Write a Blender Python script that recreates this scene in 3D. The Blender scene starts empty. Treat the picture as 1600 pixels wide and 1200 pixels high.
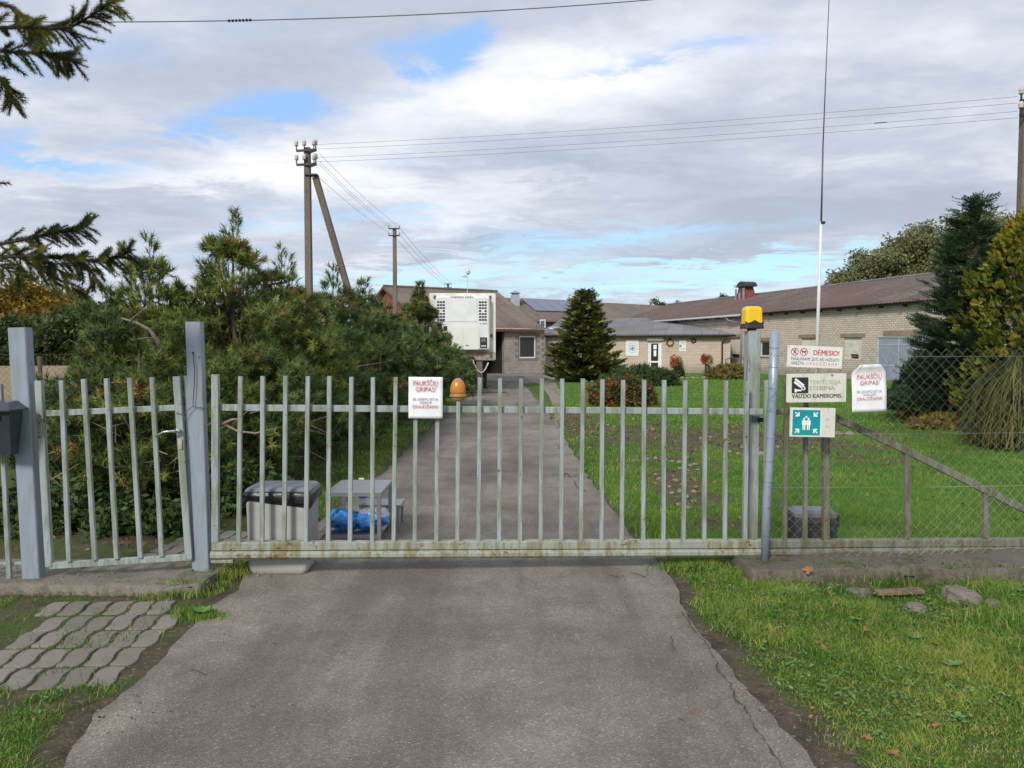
import bpy, math, random
import numpy as np
from mathutils import Vector, Matrix
R = math.radians
rnd = random.Random(7)
rng = np.random.default_rng(11)
SC = bpy.context.scene
COL = SC.collection

# ------------------------------------------------------------------ camera
F = 1200.0            # focal length in pixels of a 1600 wide picture
HC = 1.6
PITCH = math.atan(57 / 1200)
cam_d = bpy.data.cameras.new('camera')
cam = bpy.data.objects.new('camera', cam_d)
COL.objects.link(cam)
cam_d.sensor_width = 36
cam_d.lens = 36 * F / 1600
cam_d.clip_start = 0.05
cam_d.clip_end = 4000
cam.location = (0, 0, HC)
cam.rotation_euler = (math.pi / 2 - PITCH, 0, 0)
SC.camera = cam
cP, sP = math.cos(PITCH), math.sin(PITCH)

def ray(px, py):
    x = (px - 800) / F
    y = (600 - py) / F
    return Vector((x, cP + y * sP, -sP + y * cP))
def W(px, py, Y):
    d = ray(px, py)
    k = Y / d.y
    return Vector((d.x * k, Y, HC + d.z * k))
def G(px, py, z=0.0):
    d = ray(px, py)
    k = (z - HC) / d.z
    return Vector((d.x * k, d.y * k, z))
def PL(px, py, A, B):
    """the point of the upright plane through A and B seen along a ray"""
    d = ray(px, py)
    n = Vector((-(B.y - A.y), B.x - A.x, 0))
    o = Vector((0, 0, HC))
    k = (A - o).dot(n) / d.dot(n)
    return o + d * k

# ------------------------------------------------------------------ world, sun, exposure
SUN_EL, SUN_AZ = R(34), R(205)     # azimuth clockwise from +Y: behind the camera, to the left
SC.view_settings.view_transform = 'Standard'
SC.view_settings.look = 'None'
SC.view_settings.gamma = 1.0
SC.view_settings.exposure = 0.56
SC.view_settings.use_curve_mapping = False

world = bpy.data.worlds.new('World')
SC.world = world
world.use_nodes = True
wn, wl = world.node_tree.nodes, world.node_tree.links
for n in list(wn):
    wn.remove(n)

class NT:
    """small helper to write node maths"""
    def __init__(s, tree):
        s.t = tree
    def node(s, typ, **kw):
        n = s.t.nodes.new(typ)
        for k, v in kw.items():
            setattr(n, k, v)
        return n
    def put(s, sock, v):
        if isinstance(v, bpy.types.NodeSocket):
            s.t.links.new(v, sock)
        else:
            sock.default_value = v
    def m(s, op, a, b=0.0, c=0.0, clamp=False):
        n = s.node('ShaderNodeMath', operation=op, use_clamp=clamp)
        s.put(n.inputs[0], a); s.put(n.inputs[1], b)
        if op in ('MULTIPLY_ADD', 'COMPARE', 'SMOOTH_MIN', 'SMOOTH_MAX'):
            s.put(n.inputs[2], c)
        return n.outputs[0]
    def noise(s, vec, scale, detail=4, rough=0.5, dist=0.0, dim='3D'):
        n = s.node('ShaderNodeTexNoise', noise_dimensions=dim)
        if vec is not None:
            s.put(n.inputs['Vector'], vec)
        n.inputs['Scale'].default_value = scale
        n.inputs['Detail'].default_value = detail
        n.inputs['Roughness'].default_value = rough
        n.inputs['Distortion'].default_value = dist
        return n.outputs['Fac']
    def ramp(s, fac, stops, interp='LINEAR'):
        n = s.node('ShaderNodeValToRGB')
        n.color_ramp.interpolation = interp
        el = n.color_ramp.elements
        while len(el) < len(stops):
            el.new(0.5)
        for e, (p, c) in zip(el, stops):
            e.position = p
            e.color = (c, c, c, 1) if isinstance(c, (int, float)) else (*c, 1)
        s.put(n.inputs['Fac'], fac)
        return n.outputs['Color']
    def mix(s, fac, a, b, blend='MIX'):
        n = s.node('ShaderNodeMix', data_type='RGBA', blend_type=blend)
        s.put(n.inputs[0], fac)
        s.put(n.inputs[6], a if isinstance(a, bpy.types.NodeSocket) else (*a, 1))
        s.put(n.inputs[7], b if isinstance(b, bpy.types.NodeSocket) else (*b, 1))
        return n.outputs[2]
    def smooth(s, v, lo, hi):
        n = s.node('ShaderNodeMapRange', interpolation_type='SMOOTHSTEP')
        s.put(n.inputs['Value'], v)
        n.inputs['From Min'].default_value = lo
        n.inputs['From Max'].default_value = hi
        return n.outputs['Result']

w = NT(world.node_tree)
out = w.node('ShaderNodeOutputWorld')
bg = w.node('ShaderNodeBackground')
bg.inputs['Strength'].default_value = 0.1
wl.new(bg.outputs[0], out.inputs[0])
sky = w.node('ShaderNodeTexSky', sky_type='NISHITA', sun_disc=False)
sky.sun_elevation = SUN_EL
sky.sun_rotation = SUN_AZ
tc = w.node('ShaderNodeTexCoord')
sep = w.node('ShaderNodeSeparateXYZ')
wl.new(tc.outputs['Generated'], sep.inputs[0])
dx, dy, dz = sep.outputs
zc = w.m('ADD', w.m('MAXIMUM', dz, 0.0), 0.11)
comb = w.node('ShaderNodeCombineXYZ')
w.put(comb.inputs[0], w.m('DIVIDE', dx, zc))
w.put(comb.inputs[1], w.m('MULTIPLY', w.m('DIVIDE', dy, zc), 1.25))
w.put(comb.inputs[2], 3.7)
CP = comb.outputs[0]
n_big = w.noise(CP, 0.75, 7, 0.52, 0.25)
n_shade = w.noise(CP, 1.1, 9, 0.55, 0.35)
n_fine = w.noise(CP, 4.5, 5, 0.6, 0.3)
# picture-independent bearings: tangent of azimuth, tangent of elevation
ya = w.m('MAXIMUM', w.m('ABSOLUTE', dy), 0.05)
warp = w.m('MULTIPLY', w.m('SUBTRACT', w.noise(CP, 2.2, 8, 0.65, 0.5), 0.5), 0.30)
S_ = w.m('ADD', w.m('DIVIDE', dx, ya), w.m('MULTIPLY', warp, 1.6))
E_ = w.m('ADD', w.m('DIVIDE', dz, ya), w.m('MULTIPLY', warp, 0.55))
def blob(px, py, sx, sy, slope, amp):
    """an opening or a bank in the cloud deck at a bearing"""
    r = ray(px, py)
    s0, e0 = r.x / r.y, r.z / r.y
    ds = w.m('SUBTRACT', S_, s0)
    de = w.m('SUBTRACT', w.m('SUBTRACT', E_, e0), w.m('MULTIPLY', ds, slope))
    a = w.m('POWER', w.m('ABSOLUTE', w.m('DIVIDE', ds, sx / F)), 2)
    b = w.m('POWER', w.m('ABSOLUTE', w.m('DIVIDE', de, sy / F)), 2)
    return w.m('MULTIPLY', w.m('EXPONENT', w.m('MULTIPLY', w.m('ADD', a, b), -1.0)), amp)
def total(items):
    t = None
    for it in items:
        b = blob(*it)
        t = b if t is None else w.m('ADD', t, b)
    return t
gaps = total([(70, 250, 190, 22, -0.03, 1.0), (380, 188, 150, 26, 0.08, 1.0), (690, 98, 75, 36, 0.2, 1.1),
              (620, 75, 130, 26, 0.2, 0.55), (540, 345, 240, 22, 0.0, 0.65), (250, 60, 300, 40, 0.1, 0.35), (30, 120, 160, 60, 0, .3), (1100, 90, 160, 24, .1, .4), (560, 270, 120, 20, 0.1, .3),
              (900, 378, 230, 22, 0.08, 0.75), (1180, 418, 240, 20, 0.05, 0.95), (760, 425, 330, 13, 0.02, 0.85),
              (960, 452, 300, 14, 0.0, 0.6), (1040, 90, 60, 16, 0.1, 0.35), (1190, 425, 90, 16, 0, .5), (300, 405, 200, 14, 0.0, 0.35)])
banks = total([(620, 200, 330, 55, 0.27, 0.55), (850, 120, 220, 70, 0.1, 0.50), (330, 270, 260, 30, 0.05, 0.45),
               (800, 290, 300, 30, 0.0, 0.15), (700, 350, 260, 12, 0, .35), (1350, 60, 260, 80, 0, .15)])
darks = total([(1250, 330, 330, 60, 0.05, 0.4), (250, 130, 260, 50, 0.0, 0.22), (1180, 180, 260, 40, 0.1, 0.22),
               (150, 330, 260, 35, 0.0, 0.3), (690, 400, 160, 9, 0.05, 0.45), (1050, 400, 140, 10, 0.1, 0.35), (900, 255, 260, 25, 0, .3)])
cover = w.m('SUBTRACT', w.m('ADD', w.m('MULTIPLY', n_big, 1.3), w.m('ADD', w.m('MULTIPLY', n_fine, 0.75), 0.0)), w.m('MULTIPLY', gaps, 1.5))
cover = w.smooth(cover, -0.55, 0.95)
cover = w.m('MULTIPLY', cover, 0.97)
lum = w.m('ADD', w.m('MULTIPLY', w.m('SUBTRACT', n_shade, 0.5), 1.25), w.m('MULTIPLY', w.m('SUBTRACT', n_fine, 0.5), 0.55))
lum = w.m('ADD', lum, w.m('SUBTRACT', w.m('ADD', 0.42, w.m('MULTIPLY', banks, 0.62)), darks))
cloud = w.ramp(lum, [(0.0, (3.3, 3.6, 4.3)), (0.35, (4.2, 4.5, 5.2)), (0.60, (5.5, 5.7, 6.2)), (0.9, (7.1, 7.15, 7.3))])
blue = w.mix(1.0, sky.outputs[0], (1.0, 1.0, 1.0), 'MULTIPLY')
el = w.smooth(dz, 0.03, 0.26)
bluebase = w.mix(el, (4.0, 7.0, 8.2), (2.5, 4.4, 7.8))
blue = w.mix(0.75, blue, bluebase)
skyc = w.mix(cover, blue, cloud)
below = w.smooth(dz, -0.02, 0.0)
skyc = w.mix(below, (1.6, 1.6, 1.5), skyc)
wl.new(skyc, bg.inputs['Color'])

sun_d = bpy.data.lights.new('sun', 'SUN')
sun_d.energy = 2.2
sun_d.angle = R(11)
sun_d.color = (1.0, 0.95, 0.88)
sun = bpy.data.objects.new('sun', sun_d)
COL.objects.link(sun)
sd = Vector((math.sin(SUN_AZ) * math.cos(SUN_EL), math.cos(SUN_AZ) * math.cos(SUN_EL), math.sin(SUN_EL)))
sun.rotation_euler = sd.to_track_quat('Z', 'Y').to_euler()
sun.location = (0, -5, 30)

# ------------------------------------------------------------------ object helpers
MAT = {}
TM = {}      # thing name -> its matrix
def tag(o, label=None, cat=None, group=None, kind=None):
    if label: o['label'] = label
    if cat: o['category'] = cat
    if group: o['group'] = group
    if kind: o['kind'] = kind
    return o
def thing(name, label, cat, loc=(0, 0, 0), rotz=0.0, group=None, ry=0.0):
    o = bpy.data.objects.new(name, None)
    o.empty_display_size = 0.1
    COL.objects.link(o)
    o.location = loc
    o.rotation_euler = (0, ry, rotz)
    TM[o.name] = Matrix.Translation(Vector(loc)) @ Matrix.Rotation(rotz, 4, 'Z') @ Matrix.Rotation(ry, 4, 'Y')
    return tag(o, label, cat, group)
def root_of(p):
    while p.parent:
        p = p.parent
    return p
def to_local(parent, V, local):
    V = np.asarray(V, dtype=float).reshape(-1, 3)
    if parent is None or local:
        return V
    M = TM.get(root_of(parent).name)
    if M is None:
        return V
    Mi = np.array(M.inverted())
    return V @ Mi[:3, :3].T + Mi[:3, 3]

class MB:
    def __init__(s):
        s.v, s.f = [], []
    def add(s, vs, fs):
        b = len(s.v)
        s.v += [tuple(v) for v in vs]
        s.f += [tuple(i + b for i in f) for f in fs]
        return s
    def box(s, x0, x1, y0, y1, z0, z1):
        return s.add([(x0, y0, z0), (x1, y0, z0), (x1, y1, z0), (x0, y1, z0), (x0, y0, z1), (x1, y0, z1), (x1, y1, z1), (x0, y1, z1)],
                     [(0, 3, 2, 1), (4, 5, 6, 7), (0, 1, 5, 4), (1, 2, 6, 5), (2, 3, 7, 6), (3, 0, 4, 7)])
    def bar(s, p, q, wx, wy, side=None, bev=0.0):
        """a box section bar from p to q; side = direction of its width"""
        p, q = Vector(p), Vector(q)
        d = (q - p).normalized()
        side = Vector(side) if side is not None else Vector((1, 0, 0))
        a = (side - d * side.dot(d)).normalized()
        b = d.cross(a)
        if bev <= 0:
            prof = [(-1, -1), (1, -1), (1, 1), (-1, 1)]
            prof = [(x * wx / 2, y * wy / 2) for x, y in prof]
        else:
            hx, hy = wx / 2, wy / 2
            prof = [(-hx + bev, -hy), (hx - bev, -hy), (hx, -hy + bev), (hx, hy - bev), (hx - bev, hy), (-hx + bev, hy), (-hx, hy - bev), (-hx, -hy + bev)]
        n = len(prof)
        vs = [p + a * x + b * y for x, y in prof] + [q + a * x + b * y for x, y in prof]
        fs = [(i, (i + 1) % n, n + (i + 1) % n, n + i) for i in range(n)]
        fs += [tuple(range(n))[::-1], tuple(range(n, 2 * n))]
        return s.add(vs, fs)
    def tube(s, pts, rad, n=6, cap=True):
        pts = [Vector(p) for p in pts]
        if not isinstance(rad, (list, tuple)):
            rad = [rad] * len(pts)
        vs, fs = [], []
        a = None
        for i, p in enumerate(pts):
            d = (pts[min(i + 1, len(pts) - 1)] - pts[max(i - 1, 0)])
            d = d.normalized() if d.length > 1e-9 else Vector((0, 0, 1))
            if a is None:
                a = d.orthogonal().normalized()
            a = (a - d * a.dot(d))
            a = a.normalized() if a.length > 1e-6 else d.orthogonal().normalized()
            b = d.cross(a)
            for k in range(n):
                t = 2 * math.pi * k / n
                vs.append(p + (a * math.cos(t) + b * math.sin(t)) * rad[i])
        for i in range(len(pts) - 1):
            for k in range(n):
                fs.append((i * n + k, i * n + (k + 1) % n, (i + 1) * n + (k + 1) % n, (i + 1) * n + k))
        if cap:
            fs.append(tuple(range(n))[::-1])
            fs.append(tuple(range((len(pts) - 1) * n, len(pts) * n)))
        return s.add(vs, fs)
    def lathe(s, c, prof, n=20, sx=1.0, sy=1.0):
        vs, fs = [], []
        for r, z in prof:
            for k in range(n):
                t = 2 * math.pi * k / n
                vs.append((c[0] + r * sx * math.cos(t), c[1] + r * sy * math.sin(t), c[2] + z))
        for i in range(len(prof) - 1):
            for k in range(n):
                fs.append((i * n + k, i * n + (k + 1) % n, (i + 1) * n + (k + 1) % n, (i + 1) * n + k))
        fs.append(tuple(range(n))[::-1])
        fs.append(tuple(range((len(prof) - 1) * n, len(prof) * n)))
        return s.add(vs, fs)
    def build(s, name, m, parent=None, local=False, smooth=False, label=None, kind=None):
        V = to_local(parent, s.v, local)
        me = bpy.data.meshes.new(name)
        me.from_pydata([tuple(v) for v in V], [], s.f)
        me.materials.append(MAT[m] if isinstance(m, str) else m)
        if smooth:
            for p in me.polygons:
                p.use_smooth = True
        me.update()
        o = bpy.data.objects.new(name, me)
        COL.objects.link(o)
        if parent is not None:
            o.parent = parent
        return tag(o, label=label, kind=kind)

def npmesh(name, V, Fs, m, parent=None, tint=None, local=False, smooth=False):
    """V (n,3), Fs (m,k) equal-size polygons"""
    V = to_local(parent, V, local)
    Fs = np.asarray(Fs, dtype=np.int32)
    me = bpy.data.meshes.new(name)
    k = Fs.shape[1]
    me.vertices.add(len(V))
    me.vertices.foreach_set('co', np.ascontiguousarray(V, dtype=np.float32).ravel())
    me.loops.add(Fs.size)
    me.loops.foreach_set('vertex_index', Fs.ravel())
    me.polygons.add(len(Fs))
    me.polygons.foreach_set('loop_start', np.arange(0, Fs.size, k, dtype=np.int32))
    if smooth:
        me.polygons.foreach_set('use_smooth', np.ones(len(Fs), dtype=bool))
    if tint is not None:
        a = me.attributes.new('tint', 'FLOAT', 'POINT')
        a.data.foreach_set('value', np.asarray(tint, dtype=np.float32))
    me.materials.append(MAT[m])
    me.update(calc_edges=True)
    o = bpy.data.objects.new(name, me)
    COL.objects.link(o)
    if parent is not None:
        o.parent = parent
    return o

def place(name, mesh, parent, loc, rotz=0.0, scale=(1, 1, 1), rx=0.0, ry=0.0):
    """another object on a shared mesh; loc is in the parent's own frame"""
    o = bpy.data.objects.new(name, mesh)
    COL.objects.link(o)
    o.parent = parent
    o.location = loc
    o.rotation_euler = (rx, ry, rotz)
    o.scale = scale
    return o

def mesh_only(mb, name, m):
    me = bpy.data.meshes.new(name)
    me.from_pydata(mb.v, [], mb.f)
    me.materials.append(MAT[m])
    me.update()
    return me

# value noise for numpy
_P = rng.random((256, 256))
def vn(x, y):
    xi, yi = np.floor(x).astype(int), np.floor(y).astype(int)
    fx, fy = x - xi, y - yi
    fx, fy = fx * fx * (3 - 2 * fx), fy * fy * (3 - 2 * fy)
    a, b = _P[xi & 255, yi & 255], _P[(xi + 1) & 255, yi & 255]
    c, d = _P[xi & 255, (yi + 1) & 255], _P[(xi + 1) & 255, (yi + 1) & 255]
    return (a * (1 - fx) + b * fx) * (1 - fy) + (c * (1 - fx) + d * fx) * fy
def fbm(x, y, o=4):
    x, y = np.asarray(x, float), np.asarray(y, float)
    s, a, t = 0, 0.5, 0
    for i in range(o):
        s = s + a * vn(x * 2 ** i + 17.3 * i, y * 2 ** i + 5.1 * i)
        t += a
        a *= 0.5
    return s / t

# ------------------------------------------------------------------ materials
def newmat(name):
    m = bpy.data.materials.new(name)
    m.use_nodes = True
    nt = m.node_tree
    for n in list(nt.nodes):
        nt.nodes.remove(n)
    k = NT(nt)
    o = k.node('ShaderNodeOutputMaterial')
    b = k.node('ShaderNodeBsdfPrincipled')
    nt.links.new(b.outputs[0], o.inputs[0])
    MAT[name] = m
    return k, b, o
def bump(k, b, h, strength=0.4, dist=0.01):
    n = k.node('ShaderNodeBump')
    n.inputs['Strength'].default_value = strength
    n.inputs['Distance'].default_value = dist
    k.put(n.inputs['Height'], h)
    k.t.links.new(n.outputs[0], b.inputs['Normal'])
def objc(k):
    return k.node('ShaderNodeTexCoord').outputs['Object']
def worldc(k):
    return k.node('ShaderNodeNewGeometry').outputs['Position']
def plain(name, c, rough=0.6, metal=0.0, var=0.12, scale=8.0, bmp=0.0, c2=None, spec=0.5, alpha=None, trans=None):
    k, b, o = newmat(name)
    P = objc(k)
    n = k.noise(P, scale, 6, 0.6)
    c2 = c2 or tuple(x * (1 - var * 2) for x in c)
    ca = tuple(min(1, x * (1 + var * 0.6)) for x in c)
    col = k.ramp(n, [(0.3, c2), (0.65, ca)])
    k.put(b.inputs['Base Color'], col)
    b.inputs['Roughness'].default_value = rough
    b.inputs['Metallic'].default_value = metal
    b.inputs['Specular IOR Level'].default_value = spec
    if bmp:
        bump(k, b, k.noise(P, scale * 4, 5, 0.6), bmp, 0.01)
    if trans:
        b.inputs['Transmission Weight'].default_value = trans
    if alpha is not None:
        b.inputs['Alpha'].default_value = alpha
    return MAT[name]

def painted(name, c, rust=0.5, grime=0.4, dirt=(0.16, 0.17, 0.10)):
    """old paint on steel: dull, algae and grime, rust spots breaking through"""
    k, b, o = newmat(name)
    P = worldc(k)
    big = k.noise(P, 3.0, 5, 0.6)
    fine = k.noise(P, 38.0, 4, 0.65)
    col = k.ramp(big, [(0.3, tuple(x * 0.86 for x in c)), (0.7, tuple(x * 1.08 for x in c))])
    mp = k.node('ShaderNodeMapping'); mp.inputs['Scale'].default_value = (26, 26, 3.2)
    k.put(mp.inputs[0], P)
    streak = k.noise(mp.outputs[0], 1.0, 5, 0.65)
    gf = k.m('MULTIPLY', k.smooth(k.m('ADD', streak, k.m('MULTIPLY', big, 0.5)), 0.62, 0.90), grime, clamp=True)
    col = k.mix(gf, col, dirt)
    spots = k.noise(P, 21.0, 5, 0.7)
    lo = 0.70 - rust * 0.10
    rf = k.smooth(k.m('ADD', spots, k.m('MULTIPLY', k.m('SUBTRACT', big, 0.5), 0.35)), lo, lo + 0.05)
    rc = k.mix(fine, (0.05, 0.022, 0.012), (0.24, 0.10, 0.035))
    col = k.mix(rf, col, rc)
    k.put(b.inputs['Base Color'], col)
    k.put(b.inputs['Roughness'], k.m('ADD', 0.42, k.m('MULTIPLY', rf, 0.4)))
    b.inputs['Specular IOR Level'].default_value = 0.4
    bump(k, b, k.m('ADD', fine, k.m('MULTIPLY', rf, -1.0)), 0.18, 0.002)

painted('gate_paint', (0.335, 0.385, 0.385), rust=0.5, grime=0.75)
painted('beam_paint', (0.31, 0.345, 0.29), rust=1.05, grime=1.0, dirt=(0.19, 0.165, 0.085))
painted('post_paint', (0.28, 0.335, 0.40), rust=0.22, grime=0.35)
painted('tail_paint', (0.21, 0.21, 0.175), rust=0.8, grime=1.0, dirt=(0.12, 0.115, 0.07))
painted('galv', (0.30, 0.36, 0.44), rust=0.0, grime=0.25, dirt=(0.2, 0.22, 0.22))
MAT['galv'].node_tree.nodes['Principled BSDF'].inputs['Metallic'].default_value = 0.25

def foliage(name, dark, mid, light, transl=0.25, dead=None, rough=0.55):
    k, b, o = newmat(name)
    at = k.node('ShaderNodeAttribute', attribute_name='tint')
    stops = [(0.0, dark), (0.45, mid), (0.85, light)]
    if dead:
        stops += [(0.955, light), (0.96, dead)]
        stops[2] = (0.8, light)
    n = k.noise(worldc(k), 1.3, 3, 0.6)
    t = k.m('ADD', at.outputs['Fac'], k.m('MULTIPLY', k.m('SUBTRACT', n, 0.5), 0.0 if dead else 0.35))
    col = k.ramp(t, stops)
    k.put(b.inputs['Base Color'], col)
    b.inputs['Roughness'].default_value = rough
    b.inputs['Specular IOR Level'].default_value = 0.25
    tr = k.node('ShaderNodeBsdfTranslucent')
    k.put(tr.inputs['Color'], col)
    mx = k.node('ShaderNodeMixShader')
    mx.inputs[0].default_value = transl
    k.t.links.new(b.outputs[0], mx.inputs[1])
    k.t.links.new(tr.outputs[0], mx.inputs[2])
    k.t.links.new(mx.outputs[0], o.inputs[0])
foliage('pine_needles', (0.035, 0.062, 0.018), (0.13, 0.185, 0.042), (0.33, 0.36, 0.08), dead=(0.26, 0.10, 0.04))
foliage('pine_blue', (0.028, 0.055, 0.020), (0.095, 0.15, 0.045), (0.21, 0.27, 0.07), dead=(0.26, 0.10, 0.04))
foliage('yew_leaf', (0.03, 0.05, 0.012), (0.09, 0.125, 0.03), (0.19, 0.22, 0.06))
foliage('spruce_near', (0.022, 0.035, 0.018), (0.06, 0.085, 0.03), (0.24, 0.23, 0.05))
foliage('spruce_dark', (0.014, 0.036, 0.016), (0.04, 0.088, 0.038), (0.09, 0.16, 0.06))
foliage('cypress_leaf', (0.035, 0.05, 0.016), (0.125, 0.14, 0.04), (0.30, 0.27, 0.065))
foliage('thuja_gold', (0.04, 0.065, 0.012), (0.13, 0.17, 0.02), (0.29, 0.27, 0.03), dead=(0.28, 0.11, 0.02))
foliage('thread_leaf', (0.02, 0.028, 0.008), (0.07, 0.078, 0.018), (0.19, 0.17, 0.04))
foliage('dark_cypress', (0.008, 0.022, 0.012), (0.02, 0.048, 0.02), (0.045, 0.085, 0.035))
foliage('oak_leaf', (0.06, 0.075, 0.02), (0.13, 0.14, 0.04), (0.25, 0.22, 0.07), transl=0.3)
foliage('willow_leaf', (0.06, 0.075, 0.028), (0.15, 0.16, 0.06), (0.28, 0.27, 0.12), transl=0.3)
foliage('gold_leaf', (0.07, 0.065, 0.012), (0.21, 0.14, 0.02), (0.40, 0.25, 0.03), transl=0.3)
foliage('orange_leaf', (0.14, 0.05, 0.012), (0.34, 0.12, 0.02), (0.5, 0.22, 0.03), transl=0.3)
foliage('green_leaf', (0.02, 0.04, 0.012), (0.055, 0.085, 0.024), (0.11, 0.14, 0.035), transl=0.3)
foliage('shrub_leaf', (0.018, 0.04, 0.010), (0.05, 0.095, 0.022), (0.11, 0.17, 0.04), transl=0.25)
foliage('juniper_leaf', (0.025, 0.05, 0.02), (0.06, 0.10, 0.035), (0.14, 0.19, 0.07))
foliage('barberry_leaf', (0.03, 0.045, 0.012), (0.085, 0.10, 0.025), (0.30, 0.09, 0.035))
foliage('heather_leaf', (0.07, 0.07, 0.02), (0.2, 0.17, 0.05), (0.38, 0.28, 0.07))
foliage('red_leaf', (0.18, 0.03, 0.02), (0.38, 0.07, 0.03), (0.5, 0.2, 0.1))
foliage('straw_leaf', (0.2, 0.14, 0.06), (0.36, 0.27, 0.14), (0.5, 0.4, 0.24))
foliage('clover_leaf', (0.05, 0.11, 0.03), (0.10, 0.20, 0.05), (0.19, 0.31, 0.09))
foliage('litter', (0.06, 0.03, 0.015), (0.17, 0.085, 0.045), (0.32, 0.19, 0.10), transl=0.1)
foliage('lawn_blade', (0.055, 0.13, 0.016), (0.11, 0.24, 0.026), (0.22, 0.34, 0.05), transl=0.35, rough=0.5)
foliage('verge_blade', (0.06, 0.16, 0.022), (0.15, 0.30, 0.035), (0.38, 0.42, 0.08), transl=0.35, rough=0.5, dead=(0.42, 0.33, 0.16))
plain('leaf_brown', (0.32, 0.14, 0.05), 0.7, var=0.3, scale=30)
plain('weed_green', (0.10, 0.22, 0.05), 0.5, var=0.2, scale=20)
plain('bark', (0.12, 0.09, 0.065), 0.9, var=0.3, scale=25, bmp=0.8)
plain('bark_pale', (0.30, 0.24, 0.19), 0.9, var=0.25, scale=30, bmp=0.5)
plain('bark_spruce', (0.09, 0.065, 0.05), 0.9, var=0.3, scale=30, bmp=0.6)

# asphalt
k, b, o = newmat('asphalt')
P = worldc(k)
agg = k.node('ShaderNodeTexVoronoi'); agg.inputs['Scale'].default_value = 150; k.put(agg.inputs['Vector'], P)
aggc = k.node('ShaderNodeSeparateColor'); k.t.links.new(agg.outputs['Color'], aggc.inputs[0])
big = k.noise(P, 0.55, 6, 0.6, 0.4)
mid = k.noise(P, 2.6, 6, 0.65, 0.2)
fine = k.noise(P, 90, 3, 0.7)
base = k.ramp(k.m('ADD', k.m('MULTIPLY', big, 0.62), k.m('MULTIPLY', mid, 0.38)),
              [(0.36, (0.125, 0.111, 0.095)), (0.5, (0.205, 0.184, 0.156)), (0.63, (0.290, 0.260, 0.218))])
mp = k.node('ShaderNodeMapping'); mp.inputs['Scale'].default_value = (1.1, 0.09, 1); k.put(mp.inputs[0], P)
track = k.noise(mp.outputs[0], 1.5, 5, 0.6)
base = k.mix(k.m('MULTIPLY', k.smooth(track, 0.45, 0.66), 0.6), base, (0.125, 0.097, 0.088))
stone = k.ramp(aggc.outputs[0], [(0.0, 0.72), (0.6, 0.98), (0.92, 1.12), (0.99, 1.7)])
base = k.mix(1.0, base, stone, 'MULTIPLY')
stain = k.smooth(k.noise(P, 1.15, 3, 0.5, 0.6), 0.70, 0.80)
base = k.mix(k.m('MULTIPLY', stain, 0.35), base, (0.22, 0.13, 0.10))
k.put(b.inputs['Base Color'], base)
b.inputs['Roughness'].default_value = 0.85
b.inputs['Specular IOR Level'].default_value = 0.3
bump(k, b, k.m('ADD', agg.outputs['Distance'], k.m('MULTIPLY', fine, 0.6)), 0.7, 0.006)

# ground: soil, litter and the green under the blades
k, b, o = newmat('ground_soil')
P = worldc(k)
soil = k.node('ShaderNodeAttribute', attribute_name='soil').outputs['Fac']
lawn = k.node('ShaderNodeAttribute', attribute_name='lawn').outputs['Fac']
field = k.node('ShaderNodeAttribute', attribute_name='field').outputs['Fac']
n1 = k.noise(P, 6, 7, 0.65)
n2 = k.noise(P, 55, 5, 0.7)
n3 = k.noise(P, 0.35, 5, 0.6)
vor = k.node('ShaderNodeTexVoronoi'); vor.inputs['Scale'].default_value = 60; k.put(vor.inputs['Vector'], P)
vc = k.node('ShaderNodeSeparateColor'); k.t.links.new(vor.outputs['Color'], vc.inputs[0])
dirt = k.ramp(n1, [(0.3, (0.055, 0.043, 0.030)), (0.6, (0.130, 0.103, 0.074)), (0.8, (0.19, 0.155, 0.115))])
dirt = k.mix(k.smooth(vc.outputs[0], 0.95, 0.97), dirt, (0.22, 0.19, 0.165))
turf = k.ramp(n2, [(0.25, (0.03, 0.055, 0.014)), (0.55, (0.085, 0.125, 0.03)), (0.8, (0.15, 0.16, 0.055))])
lw = k.ramp(n2, [(0.25, (0.04, 0.085, 0.014)), (0.5, (0.085, 0.17, 0.025)), (0.8, (0.15, 0.235, 0.045))])
lw = k.mix(k.m('MULTIPLY', k.smooth(k.noise(P, 0.9, 5, 0.6), 0.55, 0.8), 0.35), lw, (0.15, 0.17, 0.05))
fld = k.ramp(k.m('ADD', k.m('MULTIPLY', n3, 0.7), k.m('MULTIPLY', n2, 0.3)), [(0.3, (0.20, 0.20, 0.08)), (0.5, (0.30, 0.22, 0.14)), (0.7, (0.36, 0.26, 0.18))])
col = k.mix(lawn, turf, lw)
col = k.mix(field, col, fld)
col = k.mix(soil, col, dirt)
k.put(b.inputs['Base Color'], col)
b.inputs['Roughness'].default_value = 0.95
b.inputs['Specular IOR Level'].default_value = 0.15
bump(k, b, k.m('ADD', n2, n1), 0.8, 0.03)

def gravel(name, c0, c1, scale):
    k, b, o = newmat(name)
    P = worldc(k)
    v = k.node('ShaderNodeTexVoronoi'); v.inputs['Scale'].default_value = scale; k.put(v.inputs['Vector'], P)
    s = k.node('ShaderNodeSeparateColor'); k.t.links.new(v.outputs['Color'], s.inputs[0])
    k.put(b.inputs['Base Color'], k.mix(k.m('MULTIPLY', k.m('ADD', s.outputs[0], k.noise(P, 1.5, 5)), 0.5), c0, c1))
    b.inputs['Roughness'].default_value = 0.9
    bump(k, b, v.outputs['Distance'], 0.8, 0.01)
gravel('gravel', (0.12, 0.10, 0.08), (0.32, 0.28, 0.23), 45)

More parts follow.
